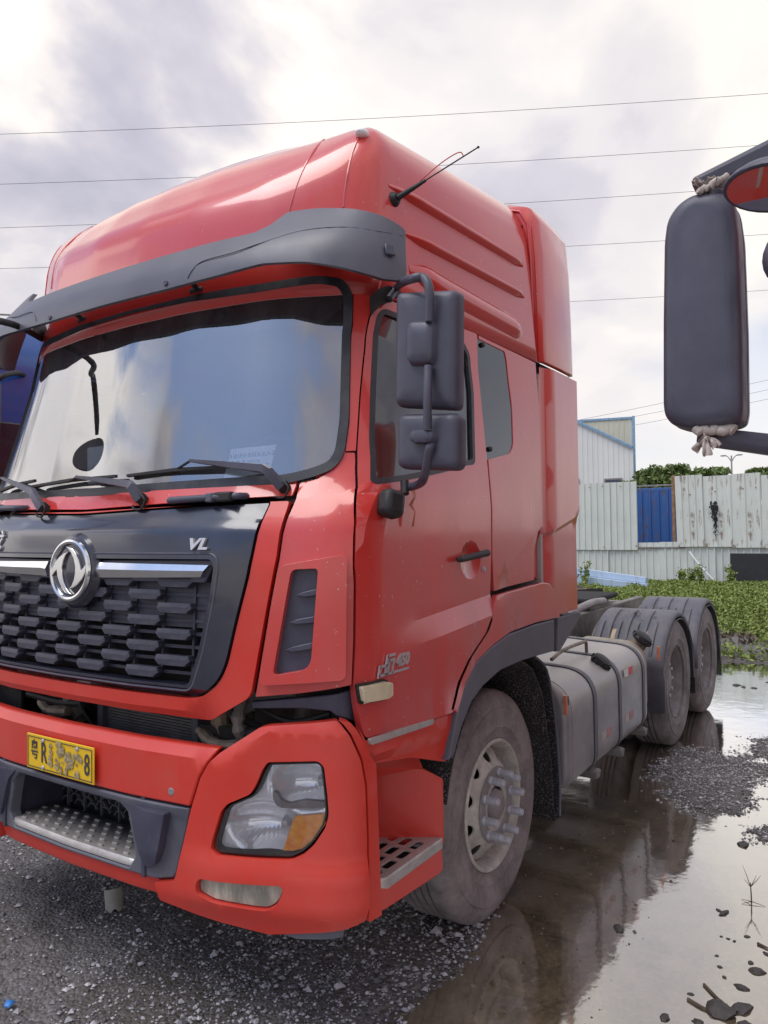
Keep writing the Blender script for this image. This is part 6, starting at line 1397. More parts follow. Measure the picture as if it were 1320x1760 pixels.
# single stones and scraps sticking out of the puddle
def rock(name, x, y, r, mat, label, cat, group=None, flat=.6, seed=0, z=None, ax=1.0, rot=0.0):
    bm = bmesh.new(); bmesh.ops.create_icosphere(bm, subdivisions=2, radius=1)
    for v in bm.verts:
        q = v.co.copy(); d = noise.noise(q*1.6+Vector((seed*3.1, seed, 0)))*.45+noise.noise(q*4+Vector((seed, 0, 0)))*.18; v.co = q*(1+d)
    bmesh.ops.scale(bm, vec=(r*ax, r, r*flat), verts=bm.verts); o = mesh_bm(name, bm, mat, None, 40); o.location = (x, y, (z if z is not None else max(0.0, float(ground_h(x, y))))+r*flat*.15); o.rotation_euler.z = rot; return tag(o, label, cat, group)
M['rock'] = simple('wet_dark_stone', (.055, .048, .045), .45, vary=.5, scale=30, bmp=.6, bscale=60)
spots = [((1278, 1452), .050, 1.4, 'largest black lump of mud in the white water right of the gravel bank'), ((1238, 1738), .085, 1.2, 'big muddy lump at the bottom right edge of the puddle'), ((1275, 1735), .05, 1.5, 'muddy lump next to the big one at the bottom right'), ((1064, 1597), .040, 1.3, 'flat dark stone where the dark reflection meets the bright water'), ((1300, 1670), .040, 1.4, 'oval dark stone above the muddy lumps near the right picture edge'), ((1290, 1655), .02, 1.3, 'small dark stone just above the oval one near the right edge'), ((1275, 1698), .028, 1.8, 'long flat stone between the muddy lumps and the oval stone'), ((1245, 1570), .030, 2.0, 'long flat stone in the bright water left of the weed stalk foot'), ((1235, 1565), .018, 1.5, 'small stone touching the long flat one left of the weed stalk'), ((1284, 1610), .017, 1.5, 'small stone right below the foot of the weed stalk'), ((1240, 1610), .012, 1.2, 'leftmost pebble of the row of three below the weed stalk'), ((1252, 1614), .012, 1.4, 'middle pebble of the row of three below the weed stalk'), ((1262, 1618), .012, 1.4, 'rightmost pebble of the row of three below the weed stalk'), ((1237, 1662), .014, 1.5, 'pebble between the row of three and the crooked stick'), ((1232, 1643), .012, 1.5, 'tiny pebble left of the oval stone in the bright water'), ((1245, 1680), .013, 1.5, 'pebble just above the upper end of the crooked stick'), ((1187, 1709), .014, 1.7, 'pebble left of the upper end of the crooked stick'), ((1142, 1750), .03, 1.3, 'leftmost stone at the bottom picture edge of the puddle'), ((1200, 1758), .03, 1.3, 'stone at the bottom edge just left of the muddy lumps'), ((1280, 1765), .04, 1.5, 'stone cut by the bottom picture edge right of the muddy lumps'), ((1318, 1640), .02, 1.5, 'stone at the right picture edge beside the thin stick'), ((1266, 1178), .05, 1.8, 'leftmost of four dark lumps floating in the fence reflection'), ((1278, 1181), .045, 1.9, 'second from left of four dark lumps in the fence reflection'), ((1296, 1183), .04, 1.5, 'third from left of four dark lumps in the fence reflection'), ((1319, 1173), .03, 1.5, 'rightmost of four dark lumps floating in the fence reflection')]
for i, ((px, py), r, ax_, lab) in enumerate(spots):
    q = at(px, py, 2, 0.0); rock('stone', q[0], q[1], r*.58, M['rock'], lab, 'stone', 'dark stones in the puddle', .5, i, 0.0, ax_, i*1.3)
def stick(name, pts, r, label, mat=None, kids=()):
    bm = bmesh.new(); P_ = [Vector(at(px, py, 2, z)) for px, py, z in pts]; add_tube(bm, smooth_path(P_, 3), [r*(1-.5*i/(3*(len(P_)-1))) for i in range(3*(len(P_)-1)+1)], 6); return tag(mesh_bm(name, bm, mat or M['bark'], None), label, 'stick')
stick('stick', [(1210, 1692, .004), (1230, 1712, .006), (1249, 1730, .003)], .0065, 'crooked mud-caked stick in the puddle above the big muddy lump')
stick('stick', [(1182, 1717, .004), (1205, 1730, .006), (1222, 1738, .004)], .007, 'thick muddy stick reaching left from the big muddy lump')
stick('stick', [(1302, 1621, .005), (1325, 1632, .005)], .006, 'thin stick at the right picture edge in the bright water')
# drowned seedling
sb = Vector(at(1292, 1553, 2, 0.0)); up_ = .16; sh = thing('seedling', 'leafless forked weed stalk standing in the bright puddle', 'weed', sb)
bm = bmesh.new(); add_tube(bm, [(0, 0, -.03), (.003, .002, .05), (0, .004, .10)], [.003, .003, .002], 6)
for (dx, dy, dz) in ((.02, .04, .09), (-.01, -.045, .07), (.03, -.02, .05), (-.02, .03, .04)): add_tube(bm, [(0, .003, .08), (dx*.6, dy*.6, .08+dz*.6), (dx, dy, .08+dz)], [.002, .0014, .0006], 5)
for (dx, dy) in ((.02, .05), (-.03, .04), (.0, -.06)): add_tube(bm, [(0, 0, .01), (dx, dy, .002)], [.002, .0008], 5)
mesh_bm('stalk', bm, M['bark'], sh)
# broken pipe piece by the bumper, blue scrap
q = at(196, 1560, 2, 0.03); bm = bmesh.new(); n_ = 20; ra_, rb_ = .043, .040
A_ = []; 
for r_ in (ra_, rb_):
    for z in (-.05, .05): A_.append([bm.verts.new((r_*math.cos(a), r_*math.sin(a), z+(.012*math.sin(5*a) if z < 0 else 0))) for a in np.linspace(R(-115), R(115), n_)])
for i in range(n_-1):
    bm.faces.new((A_[0][i], A_[0][i+1], A_[1][i+1], A_[1][i])); bm.faces.new((A_[2][i+1], A_[2][i], A_[3][i], A_[3][i+1])); bm.faces.new((A_[1][i], A_[1][i+1], A_[3][i+1], A_[3][i])); bm.faces.new((A_[0][i+1], A_[0][i], A_[2][i], A_[2][i+1]))
o = mesh_bm('pipe_fragment', bm, simple('grey_pvc', (.30, .29, .26), .6, dust=.4, scale=12), None); o.location = (q[0], q[1], float(ground_h(q[0], q[1]))+.045); o.rotation_euler = (R(8), R(-12), R(215)); tag(o, 'broken grey pipe piece standing on the gravel under the bumper', 'pipe piece')
q = at(15, 1745, 2, 0.02); bm = bmesh.new(); pts = [(0, 0, 0), (.03, .005, .006), (.034, .03, .002), (.012, .036, .012), (-.008, .02, .004)]; bm.faces.new([bm.verts.new(p) for p in pts]); o = mesh_bm('plastic_scrap', bm, simple('blue_plastic_scrap', (.05, .22, .62), .4), None); o.location = (q[0], q[1], float(ground_h(q[0], q[1]))+.012); sdf = o.modifiers.new('s', 'SOLIDIFY'); sdf.thickness = .003; tag(o, 'tiny blue plastic scrap on the gravel at the lower left', 'scrap')
# ================================================================ fence
FX = 22.7
def sheet_mesh(name, w_, h_, mat, parent, pitch=.20, depth=.035, nrib=None):
    """ribbed steel sheet: origin at its lower left corner, width along -y, outer face towards -x."""
    n_ = max(1, int(round(w_/pitch))); p_ = w_/n_; prof_ = []
    for i in range(n_):
        y = i*p_; prof_ += [(y, 0), (y+p_*.70, 0), (y+p_*.78, -depth), (y+p_*.92, -depth)]
    prof_.append((w_, 0)); v = []; f = []
    zs__ = [0, h_*.5, h_]
    for z in zs__:
        for y, x in prof_: v.append((x, -y, z))
    m_ = len(prof_)
    for k_ in range(2):
        for i in range(m_-1): f.append((k_*m_+i, k_*m_+i+1, (k_+1)*m_+i+1, (k_+1)*m_+i))
    o = mesh_py(name, v, f, mat, parent, None); q = o.modifiers.new('s', 'SOLIDIFY'); q.thickness = .004; return o
def fy(px, py, x=FX): return at(px, py, 0, x)
fence = thing('sheet_fence', 'patched white corrugated steel fence with rusty streaks and an opening at its middle', 'fence', (FX, 0, 0))
ytop = lambda px: float(fy(px, 870)[1])
rs = random.Random(5)
y = 9.5
while y > -9:                                   # lower row
    w_ = .82; o = sheet_mesh('fence_sheet', w_, 1.42+rs.uniform(-.02, .02), M['clad_white'], fence, .205); o.location = (rs.uniform(-.02, .02), y, 0.0); o.rotation_euler.x = R(rs.uniform(-.5, .5)); y -= w_-.01
yl0, yl1 = ytop(1096), ytop(960); y = yl1+3
za_, zb_ = fy(1050, 945)[2], fy(1050, 830)[2]
while y > yl1-.0: y -= .82
y = yl0+.84*6
for i in range(6):
    o = sheet_mesh('fence_sheet', .84, zb_-za_+rs.uniform(-.03, .02), M['clad_white'], fence, .21); o.location = (-.07+rs.uniform(-.01, .01), y, za_); y -= .84
yr0 = ytop(1164); y = yr0; za2, zb2 = fy(1240, 941)[2], fy(1240, 818)[2]
for i in range(9):
    o = sheet_mesh('fence_sheet', .80, zb2-za2+rs.uniform(-.04, .05), M['clad_rusty'], fence, .40 if i % 3 else .2); o.location = (-.07+rs.uniform(-.03, .01), y, za2+rs.uniform(-.02, .02)); o.rotation_euler.x = R(rs.uniform(-1.2, .8)); y -= .79
for px in (1158,): p = fy(px, 870, FX+.1); box('fence_post', (.1, p[1], 1.75), (.09, .09, 3.5), M['wood'], fence, .01)
for z in (za_+.05,): box('fence_rail', (-.03, (yl0+yr0)/2, fy(1130, 941)[2]), (.06, abs(yr0-yl0)+.4, .05), M['rim_grey'], fence, .005)
box('fence_rail', (.12, (yl0+yr0)/2, fy(1130, 834)[2]), (.05, abs(yr0-yl0)+1.2, .05), M['rim_grey'], fence, .005)
for (px, py) in ((1187, 850), (1230, 845), (1278, 840), (1300, 838), (1175, 925), (1215, 935), (1262, 937), (1037, 836), (1068, 836), (1040, 940), (1095, 938), (1015, 838)): 
    p = fy(px, py); box('fence_bolt', (-.115, p[1], p[2]), (.02, .035, .035), M['wood'], fence, 0)
# tar stain board
def blotch(name, px0, px1, mat, label, cat, seed, parent=None, x=FX-.13):
    pass
bm = bmesh.new(); rs2 = random.Random(9)
for i in range(170):
    f = rs2.random()**1.2; px = 1229+rs2.gauss(0, 3.2-1.5*f)+3*(f-.5); py = 866+f*62+rs2.gauss(0, 2); s_ = .008+.036*(1-f)*rs2.random(); p = fy(px, py, FX-.112-.0003*i)
    bm.faces.new([bm.verts.new((p[0]-FX, p[1]+s_*rs2.uniform(.6, 1.3)*math.cos(a), p[2]+s_*1.6*rs2.uniform(.6, 1.3)*math.sin(a))) for a in [6.283*k_/7 for k_ in range(7)]])
mesh_bm('tar_stain', bm, M['burnt'], fence, None)
# blue container standing behind the opening
ct = thing('blue_container', 'weathered blue corrugated container seen through the fence opening', 'container', (FX+1.6, 0, 0)); p0, p1 = fy(1080, 835, FX+1.6), fy(1175, 835, FX+1.6)
o = sheet_mesh('container_wall', abs(p0[1]-p1[1])+3, float(fy(1130, 843, FX+1.6)[2]), M['clad_blue'], ct, .28, .04); o.location = (0, p0[1]+1.5, 0)
box('container_roof', (1.22, (p0[1]+p1[1])/2, float(fy(1130, 841, FX+1.6)[2])), (2.45, abs(p0[1]-p1[1])+3, .10), M['clad_blue'], ct, .01); box('container_end', (1.22, p0[1]+1.5, 1.5), (2.4, .05, 3.0), M['clad_blue'], ct, 0); box('container_end', (1.22, p1[1]-1.5, 1.5), (2.4, .05, 3.0), M['clad_blue'], ct, 0)
# black board, leaning steel sheets, cable, scrap
p = fy(1298, 1000, FX-.5); o = box('burnt_board', (FX-.5, p[1]-.2, .62), (.08, 1.7, .95), M['burnt'], None, .01, Matrix.Rotation(R(8), 3, 'Y')); tag(o, 'charred black board leaning at the foot of the white fence', 'board')
p = fy(1225, 985, FX-.18); bm = bmesh.new(); add_tube(bm, smooth_path([fy(1185, 948, FX-.15), fy(1200, 968, FX-.2), fy(1225, 995, FX-.25), fy(1252, 1016, FX-.3)], 5), .022, 6); o = mesh_bm('white_cable', bm, M['white_card'], None); tag(o, 'slack white cable hanging down the lower fence sheets', 'cable')
tr_ = thing('steel_sheet_stack', 'pale blue folded steel sheets leaning before the white fence beside the cab', 'metal sheets', (19.5, 0, 0)); XS = 19.5
for i, (a_, b_, c_, d_) in enumerate((((1000, 977), (1110, 992), (1110, 1003), (1000, 990)), ((1000, 990), (1111, 1003), (1112, 1016), (1000, 1006)))):
    pts = [Vector(at(*q, 0, XS-i*.25)) for q in (a_, b_, c_, d_)]; pts[0] = pts[0]+(pts[0]-pts[1])*.6; pts[3] = pts[3]+(pts[3]-pts[2])*.6
    P4 = [q-Vector((XS, 0, 0)) for q in pts]; bm = bmesh.new(); v = [bm.verts.new(q) for q in P4]+[bm.verts.new(q+Vector((.25, 0, -.02))) for q in P4]; bm.faces.new(v[:4]); bm.faces.new(v[4:][::-1])
    for k_ in range(4): bm.faces.new((v[k_], v[k_+4], v[(k_+1) % 4+4], v[(k_+1) % 4]))
    o = mesh_bm('folded_sheet', bm, M['pale_blue'], tr_); bev(o, .02)
rs = random.Random(21); sc = thing('scrap_heap', 'dark heap of scrap timber and metal behind the cab', 'scrap heap', (12.5, 0, 0)); pb = at(1012, 1045, 0, 12.5)
for i in range(16):
    bm = bmesh.new(); add_box(bm, (rs.uniform(-.5, .5), pb[1]+.6+rs.uniform(-.55, .7), rs.uniform(.1, .65)), (rs.uniform(.2, 1.0), rs.uniform(.04, .5), rs.uniform(.03, .10)), Matrix.Rotation(rs.uniform(-.6, .6), 3, 'Z') @ Matrix.Rotation(rs.uniform(-.5, .5), 3, 'X')); mesh_bm('scrap_piece', bm, M['burnt'] if i % 3 else M['wood'], sc)
# ================================================================ hall behind, lamp, trees
HX = 46.0; hall = thing('white_hall', 'white clad industrial hall with blue edge trim rising behind the fence', 'building', (HX, 0, 0))
def hp(px, py, dx=0): q = at(px, py, 0, HX+dx); return Vector((dx, q[1], q[2]))
A1, B1, B0 = hp(940, 700), hp(1088, 769), hp(1090, 840); far = Vector((0, A1.y+14, A1.z+3.0)); B0.z = 0
def wallstrip(name, top_pts, mat, parent, x, pitch=.33):
    """vertical ribbed cladding under a sloping top line, right to left."""
    v = []; f = []; y0_, y1_ = top_pts[0][0], top_pts[-1][0]; n_ = int((y1_-y0_)/pitch); pr_ = []
    for i in range(n_):
        a_ = y0_+i*pitch; pr_ += [(a_, 0), (a_+pitch*.7, 0), (a_+pitch*.78, -.025), (a_+pitch*.92, -.025)]
    pr_.append((y1_, 0)); yy = [q[0] for q in top_pts]; zz_ = [q[1] for q in top_pts]
    for y, dx in pr_: v += [(x+dx, y, 0), (x+dx, y, float(np.interp(y, yy, zz_)))]
    for i in range(len(pr_)-1): f.append((2*i, 2*i+1, 2*i+3, 2*i+2))
    return mesh_py(name, v, f, mat, parent, None)
wallstrip('hall_wall', [(B1.y, B1.z), (A1.y, A1.z), (A1.y+12, A1.z+4)], M['clad_hall'], hall, 0)
C0, C1 = hp(1088, 718, 1.2), hp(1005, 728, 1.2)
wallstrip('parapet', [(C0.y, C0.z), (C1.y+12, C1.z+.6)], M['clad_cream'], hall, 1.2)
def beam(name, a, b, r, mat, parent): bm = bmesh.new(); add_tube(bm, [a, b], r, 4); return mesh_bm(name, bm, mat, parent)
beam('roof_trim', B1+Vector((-.1, 0, 0)), A1+Vector((-.1, 0, 0)), .11, M['trim_blue'], hall); beam('corner_trim', Vector((1.1, C0.y-.05, 0)), Vector((1.1, C0.y-.05, C0.z+.1)), .10, M['trim_blue'], hall); beam('parapet_trim', C0, Vector((1.2, C1.y+12, C1.z+.6)), .10, M['trim_blue'], hall)
dr = Vector((HX-CAM[0], C0.y-CAM[1]+1.2, 0)).normalized(); hs0 = Vector((1.2, C0.y+.15, 0)); hs1 = hs0+dr*18; bm = bmesh.new(); bm.faces.new([bm.verts.new(q) for q in (hs0, hs1, hs1+Vector((0, 0, C0.z)), hs0+Vector((0, 0, C0.z)))]); o = mesh_bm('hall_side', bm, M['clad_hall'], hall, None); sdf = o.modifiers.new('s', 'SOLIDIFY'); sdf.thickness = .1
for (a_, b_) in ((1039, 1070), (985, 996)): p, q = hp(a_, 824), hp(b_, 829); wn = box('window', (-.08, (p.y+q.y)/2, p.z-.7), (.08, abs(p.y-q.y), 1.5), M['rim_grey'], hall, .02); box('pane', (-.13, (p.y+q.y)/2, p.z-.7), (.03, abs(p.y-q.y)-.2, 1.3), M['dark_plastic'], wn, 0)
def leaves(name, cen, mat, parent=None, size=(.05, .10), seed=1):
    r2 = np.random.default_rng(seed); n = len(cen); s = r2.uniform(*size, n); d = r2.normal(size=(n, 3)); d /= np.linalg.norm(d, axis=1)[:, None]; e = np.cross(d, r2.normal(size=(n, 3))); e /= np.linalg.norm(e, axis=1)[:, None]
    V = np.stack([cen-d*s[:, None], cen+e*s[:, None]*.42, cen+d*s[:, None], cen-e*s[:, None]*.42], 1).reshape(-1, 3); F = np.arange(n*4).reshape(-1, 4); return np_mesh(name, V, F, mat, parent, False)
def tree(px, py_top, X, wpx, label, seed, spread=1.0):
    top = at(px, py_top, 0, X); rs = np.random.default_rng(seed); H = top[2]; Wd = wpx/FPX*(X-CAM[0])*1.1
    t = thing('tree', label, 'tree', (X, top[1], 0), 'trees beyond the fence'); bm = bmesh.new(); add_tube(bm, smooth_path([(0, 0, 0), (.1, .05, H*.35), (0, -.1, H*.62), (.05, 0, H*.9)], 4), [.16*(1-.8*i/12) for i in range(13)], 8)
    tips = []
    for i in range(13):
        a = rs.uniform(0, 6.28); z0 = H*rs.uniform(.35, .7); l = Wd*rs.uniform(.35, .62); e_ = (l*math.cos(a), l*math.sin(a), min(H*.97, z0+H*rs.uniform(.10, .30))); add_tube(bm, smooth_path([(0, 0, z0), (e_[0]*.5, e_[1]*.5, z0+.6*(e_[2]-z0)+.1), e_], 3), [.06, .055, .05, .04, .03, .02, .012], 6); tips.append(e_)
    mesh_bm('trunk', bm, M['bark'], t); tips.append((0, 0, H*.93)); cen = []
    for e_ in tips:
        for k_ in range(7):
            c_ = np.array(e_)+rs.normal(size=3)*np.array([.22, .22, .12])*Wd*.55; m_ = rs.integers(90, 170); cen.append(c_+rs.normal(size=(m_, 3))*np.array([.30, .30, .16])*Wd*.30)
    cen = np.concatenate(cen); cen = cen[cen[:, 2] < H*1.02]; leaves('crown', cen, M['leaf_dark'], t, (.10, .22), seed)
tree(1160, 803, 42, 70, 'bushy green tree rising above the fence opening beside the hall', 2); tree(1115, 814, 44, 55, 'low green tree right at the blue corner of the hall', 3)
tree(1205, 800, 40, 40, 'pointed green tree left of the far street lamp', 4); tree(1232, 804, 41, 36, 'small green tree just left of the street lamp', 6); tree(1311, 800, 38, 26, 'thin tree top at the right picture edge over the fence', 7)
lp = at(1257, 783, 0, 75); lamp = thing('street_lamp', 'distant pale double-headed street lamp above the fence', 'street lamp', (75, lp[1], 0))
bm = bmesh.new(); add_tube(bm, [(0, 0, 0), (0, 0, lp[2])], [.11, .07], 8); mesh_bm('pole', bm, M['concrete'], lamp)
for s_ in (1, -1):
    bm = bmesh.new(); add_tube(bm, smooth_path([(0, 0, lp[2]-.6), (0, s_*.3, lp[2]-.1), (0, s_*.55, lp[2]+.02)], 4), .045, 6); mesh_bm('arm', bm, M['concrete'], lamp); bm = bmesh.new(); bmesh.ops.create_icosphere(bm, subdivisions=2, radius=.2); bmesh.ops.scale(bm, vec=(.6, 1.5, .4), verts=bm.verts); bmesh.ops.translate(bm, vec=(0, s_*.7, lp[2]+.03), verts=bm.verts); mesh_bm('lamp_head', bm, M['concrete'], lamp)
# overhead wires between two poles out of the picture
def dpt(px, py, d): v = ray(px, py); return Vector(CAM+v*d)
lines = [((0, 237), (1320, 167), 34, 'uppermost thin cable crossing the sky above the cab roof'), ((0, 323), (1320, 255), 35, 'second cable from the top, passing behind the cab roof'), ((0, 398), (1320, 326), 36, 'third cable from the top, crossing behind the aerial side of the roof'), ((0, 468), (1320, 409), 37, 'fourth cable from the top, ending its visible left part above the blue truck'), ((600, 536), (1320, 502), 40, 'fifth cable, seen only right of the cab behind the big mirror'), ((900, 742), (1320, 655), 60, 'highest of three faint far cables low over the hall'), ((900, 752), (1320, 672), 61, 'middle one of three faint far cables low over the hall'), ((900, 766), (1320, 688), 62, 'lowest of three faint far cables low over the hall')]
ends = []
for (a_, b_, d_, lab) in lines:
    A_, B_ = dpt(*a_, d_), dpt(*b_, d_); e = (B_-A_); A2, B2 = A_-e*.45, B_+e*.45; pts = []
    L_ = e.length*1.9; sag = L_*.010
    for i in range(41): f = i/40; q = A2.lerp(B2, f); q.z += -sag*4*f*(1-f)+sag*4*.25*.98; pts.append(q)
    bm = bmesh.new(); add_tube(bm, pts, .0095 if d_ < 50 else .012, 5); o = mesh_bm('power_line', bm, M['wire'], None); tag(o, lab, 'cable', 'overhead cables'); ends.append((A2, B2, d_))
for k_ in (0, 1):
    for far_ in (0, 1):
        es_ = [e[k_] for e in ends if (e[2] > 50) == bool(far_)]; cx_ = sum((e for e in es_), Vector())/len(es_); zt_ = max(e.z for e in es_)+.5
        t = thing('utility_pole', ('left' if k_ == 0 else 'right')+' '+('far' if far_ else 'near')+' concrete pole carrying the overhead cables, outside the picture', 'pole', (cx_.x, cx_.y, 0)); bm = bmesh.new(); add_tube(bm, [(0, 0, 0), (0, 0, zt_)], [.2, .12], 10); mesh_bm('pole_shaft', bm, M['concrete'], t)
        for i, e in enumerate(es_): bm = bmesh.new(); add_tube(bm, [Vector((0, 0, e.z)), Vector((e.x-cx_.x, e.y-cx_.y, e.z-.05))], .05, 6); mesh_bm('crossarm', bm, M['concrete'], t)
# weeds along the fence and the bank
rs = np.random.default_rng(31); n = 300000; x = rs.uniform(8.4, 22.5, n); y = rs.uniform(-7.5, 9.0, n)
g_ = ground_h(x, y); d1 = fbm(x, y, .55, 4, 91); d2 = fbm(x, y, 2.6, 3, 95); pr_ = np.clip((d1+.35*d2-.34+.02*(x-13)*.5)*5, 0, 1)*(g_ > .012); k_ = rs.random(n) < pr_; x, y, g_ = x[k_], y[k_], g_[k_]; d2 = d2[k_]
hgt = rs.random(len(x))**1.3*(.05+.30*np.clip(d2-.3, 0, .6)); leaves('weeds', np.stack([x, y, g_+hgt], -1), M['leaf'], None, (.022, .055), 5)
o = bpy.data.objects['weeds']; tag(o, 'dense green weeds covering the bank between puddle and fence', 'weeds', kind='stuff')
n = 30000; x = rs.uniform(10, 22.5, n); y = rs.uniform(-7.5, 8.0, n); g_ = ground_h(x, y); k_ = g_ > .03; leaves('dry_litter', np.stack([x[k_], y[k_], g_[k_]+.015], -1), M['leaf_dry'], None, (.03, .08), 6); tag(bpy.data.objects['dry_litter'], 'brown dead leaves and stalks between the weeds', 'litter', kind='stuff')
def weed_stem(px, py0, X, h, label, seed):
    p = at(px, py0, 0, X); r2 = np.random.default_rng(seed); zg = float(ground_h(X, p[1])); t = thing('tall_weed', label, 'weed', (X, p[1], zg), 'tall weeds at the fence foot'); bm = bmesh.new(); cen = []
    for i in range(5):
        a = r2.uniform(0, 6.28); l = h*r2.uniform(.6, 1); e_ = Vector((.18*h*math.cos(a), .18*h*math.sin(a), l)); add_tube(bm, [(0, 0, 0), e_*.6+Vector((0, 0, .05)), e_], [.01, .007, .003], 5)
        for j in range(26): f = r2.uniform(.25, 1); q = np.array(e_)*f+r2.normal(size=3)*.05; cen.append(q)
    mesh_bm('stem', bm, M['leaf'], t); leaves('foliage', np.array(cen), M['leaf'], t, (.04, .07), seed)
for i, (px, py, h, lab) in enumerate(((1207, 1020, 1.1, 'tallest weed at the fence, left of the white cable'), (1190, 1022, .8, 'short weed just left of the tallest weed at the fence'), (1172, 1020, .8, 'weed in front of the fence above the far mudguard'), (1255, 1022, .9, 'weed beside the charred board'), (1003, 985, 1.3, 'weed climbing at the left end of the pale blue sheets'))): weed_stem(px, py, 21.6 if i < 4 else 19.0, h*.62, lab, 60+i)
# ================================================================ the truck parked on the right (only its mirrors reach the picture)
nb = thing('neighbour_truck', 'black wing mirror and arms of a truck parked on the right, rags tied around them', 'truck', (0, 0, 0))
MXX = .42
def np2(px, py, x=MXX): return Vector(at(px, py, 0, x))
ol = [(1192, 338), (1166, 356), (1149, 382), (1144, 420), (1142, 560), (1142, 700), (1145, 718), (1155, 730), (1180, 737), (1225, 735), (1262, 730), (1274, 724), (1278, 705), (1276, 560), (1270, 400), (1262, 345), (1240, 333)]
oy = [(np2(*q).y, np2(*q).z) for q in ol]; oy = resample(rnd(oy, .02), .03); cy_, cz_ = sum(q[0] for q in oy)/len(oy), sum(q[1] for q in oy)/len(oy)
def loft(name, oy, lays, mat, parent, cap0=True, cap1=True, smooth=50):
    bm = bmesh.new(); Rr = []
    for x, ins_ in lays:
        ys_ = [q[0] for q in oy]; zs_q = [q[1] for q in oy]; ym, zm = (min(ys_)+max(ys_))/2, (min(zs_q)+max(zs_q))/2; ky, kz = 1-ins_/max(.01, (max(ys_)-min(ys_))/2), 1-ins_/max(.01, (max(zs_q)-min(zs_q))/2)
        Rr.append([bm.verts.new((x, ym+(y-ym)*ky, zm+(z-zm)*kz)) for y, z in oy])
    m_ = len(oy)
    for i in range(len(Rr)-1):
        for j in range(m_): bm.faces.new((Rr[i][j], Rr[i][(j+1) % m_], Rr[i+1][(j+1) % m_], Rr[i+1][j]))
    if cap0: bm.faces.new(Rr[0])
    if cap1: bm.faces.new(Rr[-1])
    return mesh_bm(name, bm, mat, parent, smooth)
hs_ = loft('mirror_housing', oy, [(.378, .040), (.380, .024), (.388, .010), (.402, .002), (.425, 0), (.497, -.001), (.499, .004)], M['mirror_shell'], nb)
loft('housing_rim', inset(oy, -.002), [(.503, .006), (.503, 0), (.535, .001), (.545, .006)], M['mirror_shell'], hs_); loft('mirror_glass', inset(oy, .012), [(.548, 0), (.550, .002)], M['mirror'], hs_)
def arm4(name, a, b, ra, rb, mat, parent, asp=.5):
    a, b = Vector(a), Vector(b); t = (b-a).normalized(); u_ = Vector((0, 0, 1)); u_ = (u_-t*u_.dot(t)).normalized(); w_ = t.cross(u_); bm = bmesh.new(); Rr = []
    for q, r_ in ((a, ra), (b, rb)): Rr.append([bm.verts.new(q+u_*r_*i+w_*r_*asp*j) for i, j in ((1, .6), (1, -.6), (.5, -1), (-.5, -1), (-1, -.6), (-1, .6), (-.5, 1), (.5, 1))])
    for k_ in range(8): bm.faces.new((Rr[0][k_], Rr[0][(k_+1) % 8], Rr[1][(k_+1) % 8], Rr[1][k_]))
    bm.faces.new(Rr[0]); bm.faces.new(Rr[1]); o = mesh_bm(name, bm, mat, parent); return bev(o, .005)
arm4('mirror_arm', np2(1196, 322, .44), (.75, -2.98, 3.12), .026, .040, M['mirror_shell'], nb, .8)
arm4('mirror_arm', np2(1202, 749, .45), (.80, -2.98, 1.98), .026, .038, M['mirror_shell'], nb, 1.0)
arm4('mirror_pivot', np2(1232, 345, .46), np2(1232, 318, .46), .03, .03, M['mirror_shell'], nb, 1)
arm4('mirror_pivot', np2(1228, 725, .46), np2(1228, 745, .46), .03, .03, M['mirror_shell'], nb, 1)
# kerb mirror bowl with its glass facing down and back towards us
kc = np2(1326, 322, .25); bm = bmesh.new(); bmesh.ops.create_uvsphere(bm, u_segments=28, v_segments=14, radius=1); dn = Vector((-.42, .30, -.70)).normalized()
for v in bm.verts:
    d = v.co.dot(Vector((0, 0, 1))); 
    if d < -.05: v.co.z = -.05
bmesh.ops.scale(bm, vec=(.125, .075, .07), verts=bm.verts); o = mesh_bm('kerb_mirror', bm, M['mirror_shell'], nb, 60); zz = -dn; xx = Vector((.10, -.88, .42)); xx = (xx-zz*xx.dot(zz)).normalized(); yy = zz.cross(xx); Mk = Matrix(((xx.x, yy.x, zz.x, kc.x), (xx.y, yy.y, zz.y, kc.y), (xx.z, yy.z, zz.z, kc.z), (0, 0, 0, 1))); o.matrix_world = Mk; km = o
bm = bmesh.new(); bm.faces.new([bm.verts.new((.112*math.cos(a), .065*math.sin(a), -.0052)) for a in [6.283*i/32 for i in range(32)]]); mesh_bm('kerb_mirror_glass', bm, M['mirror'], km, None)
bm = bmesh.new(); bmesh.ops.create_uvsphere(bm, u_segments=20, v_segments=12, radius=1); bmesh.ops.scale(bm, vec=(.05, .07, .075), verts=bm.verts); o = mesh_bm('wide_mirror', bm, M['mirror_shell'], nb, 60); o.location = np2(1366, 440, .2)
arm4('mirror_arm', np2(1345, 300, .28), (.78, -2.98, 3.1), .02, .03, M['mirror_shell'], nb, 1); arm4('mirror_arm', np2(1350, 450, .2), (.8, -2.98, 2.7), .02, .02, M['mirror_shell'], nb, 1)
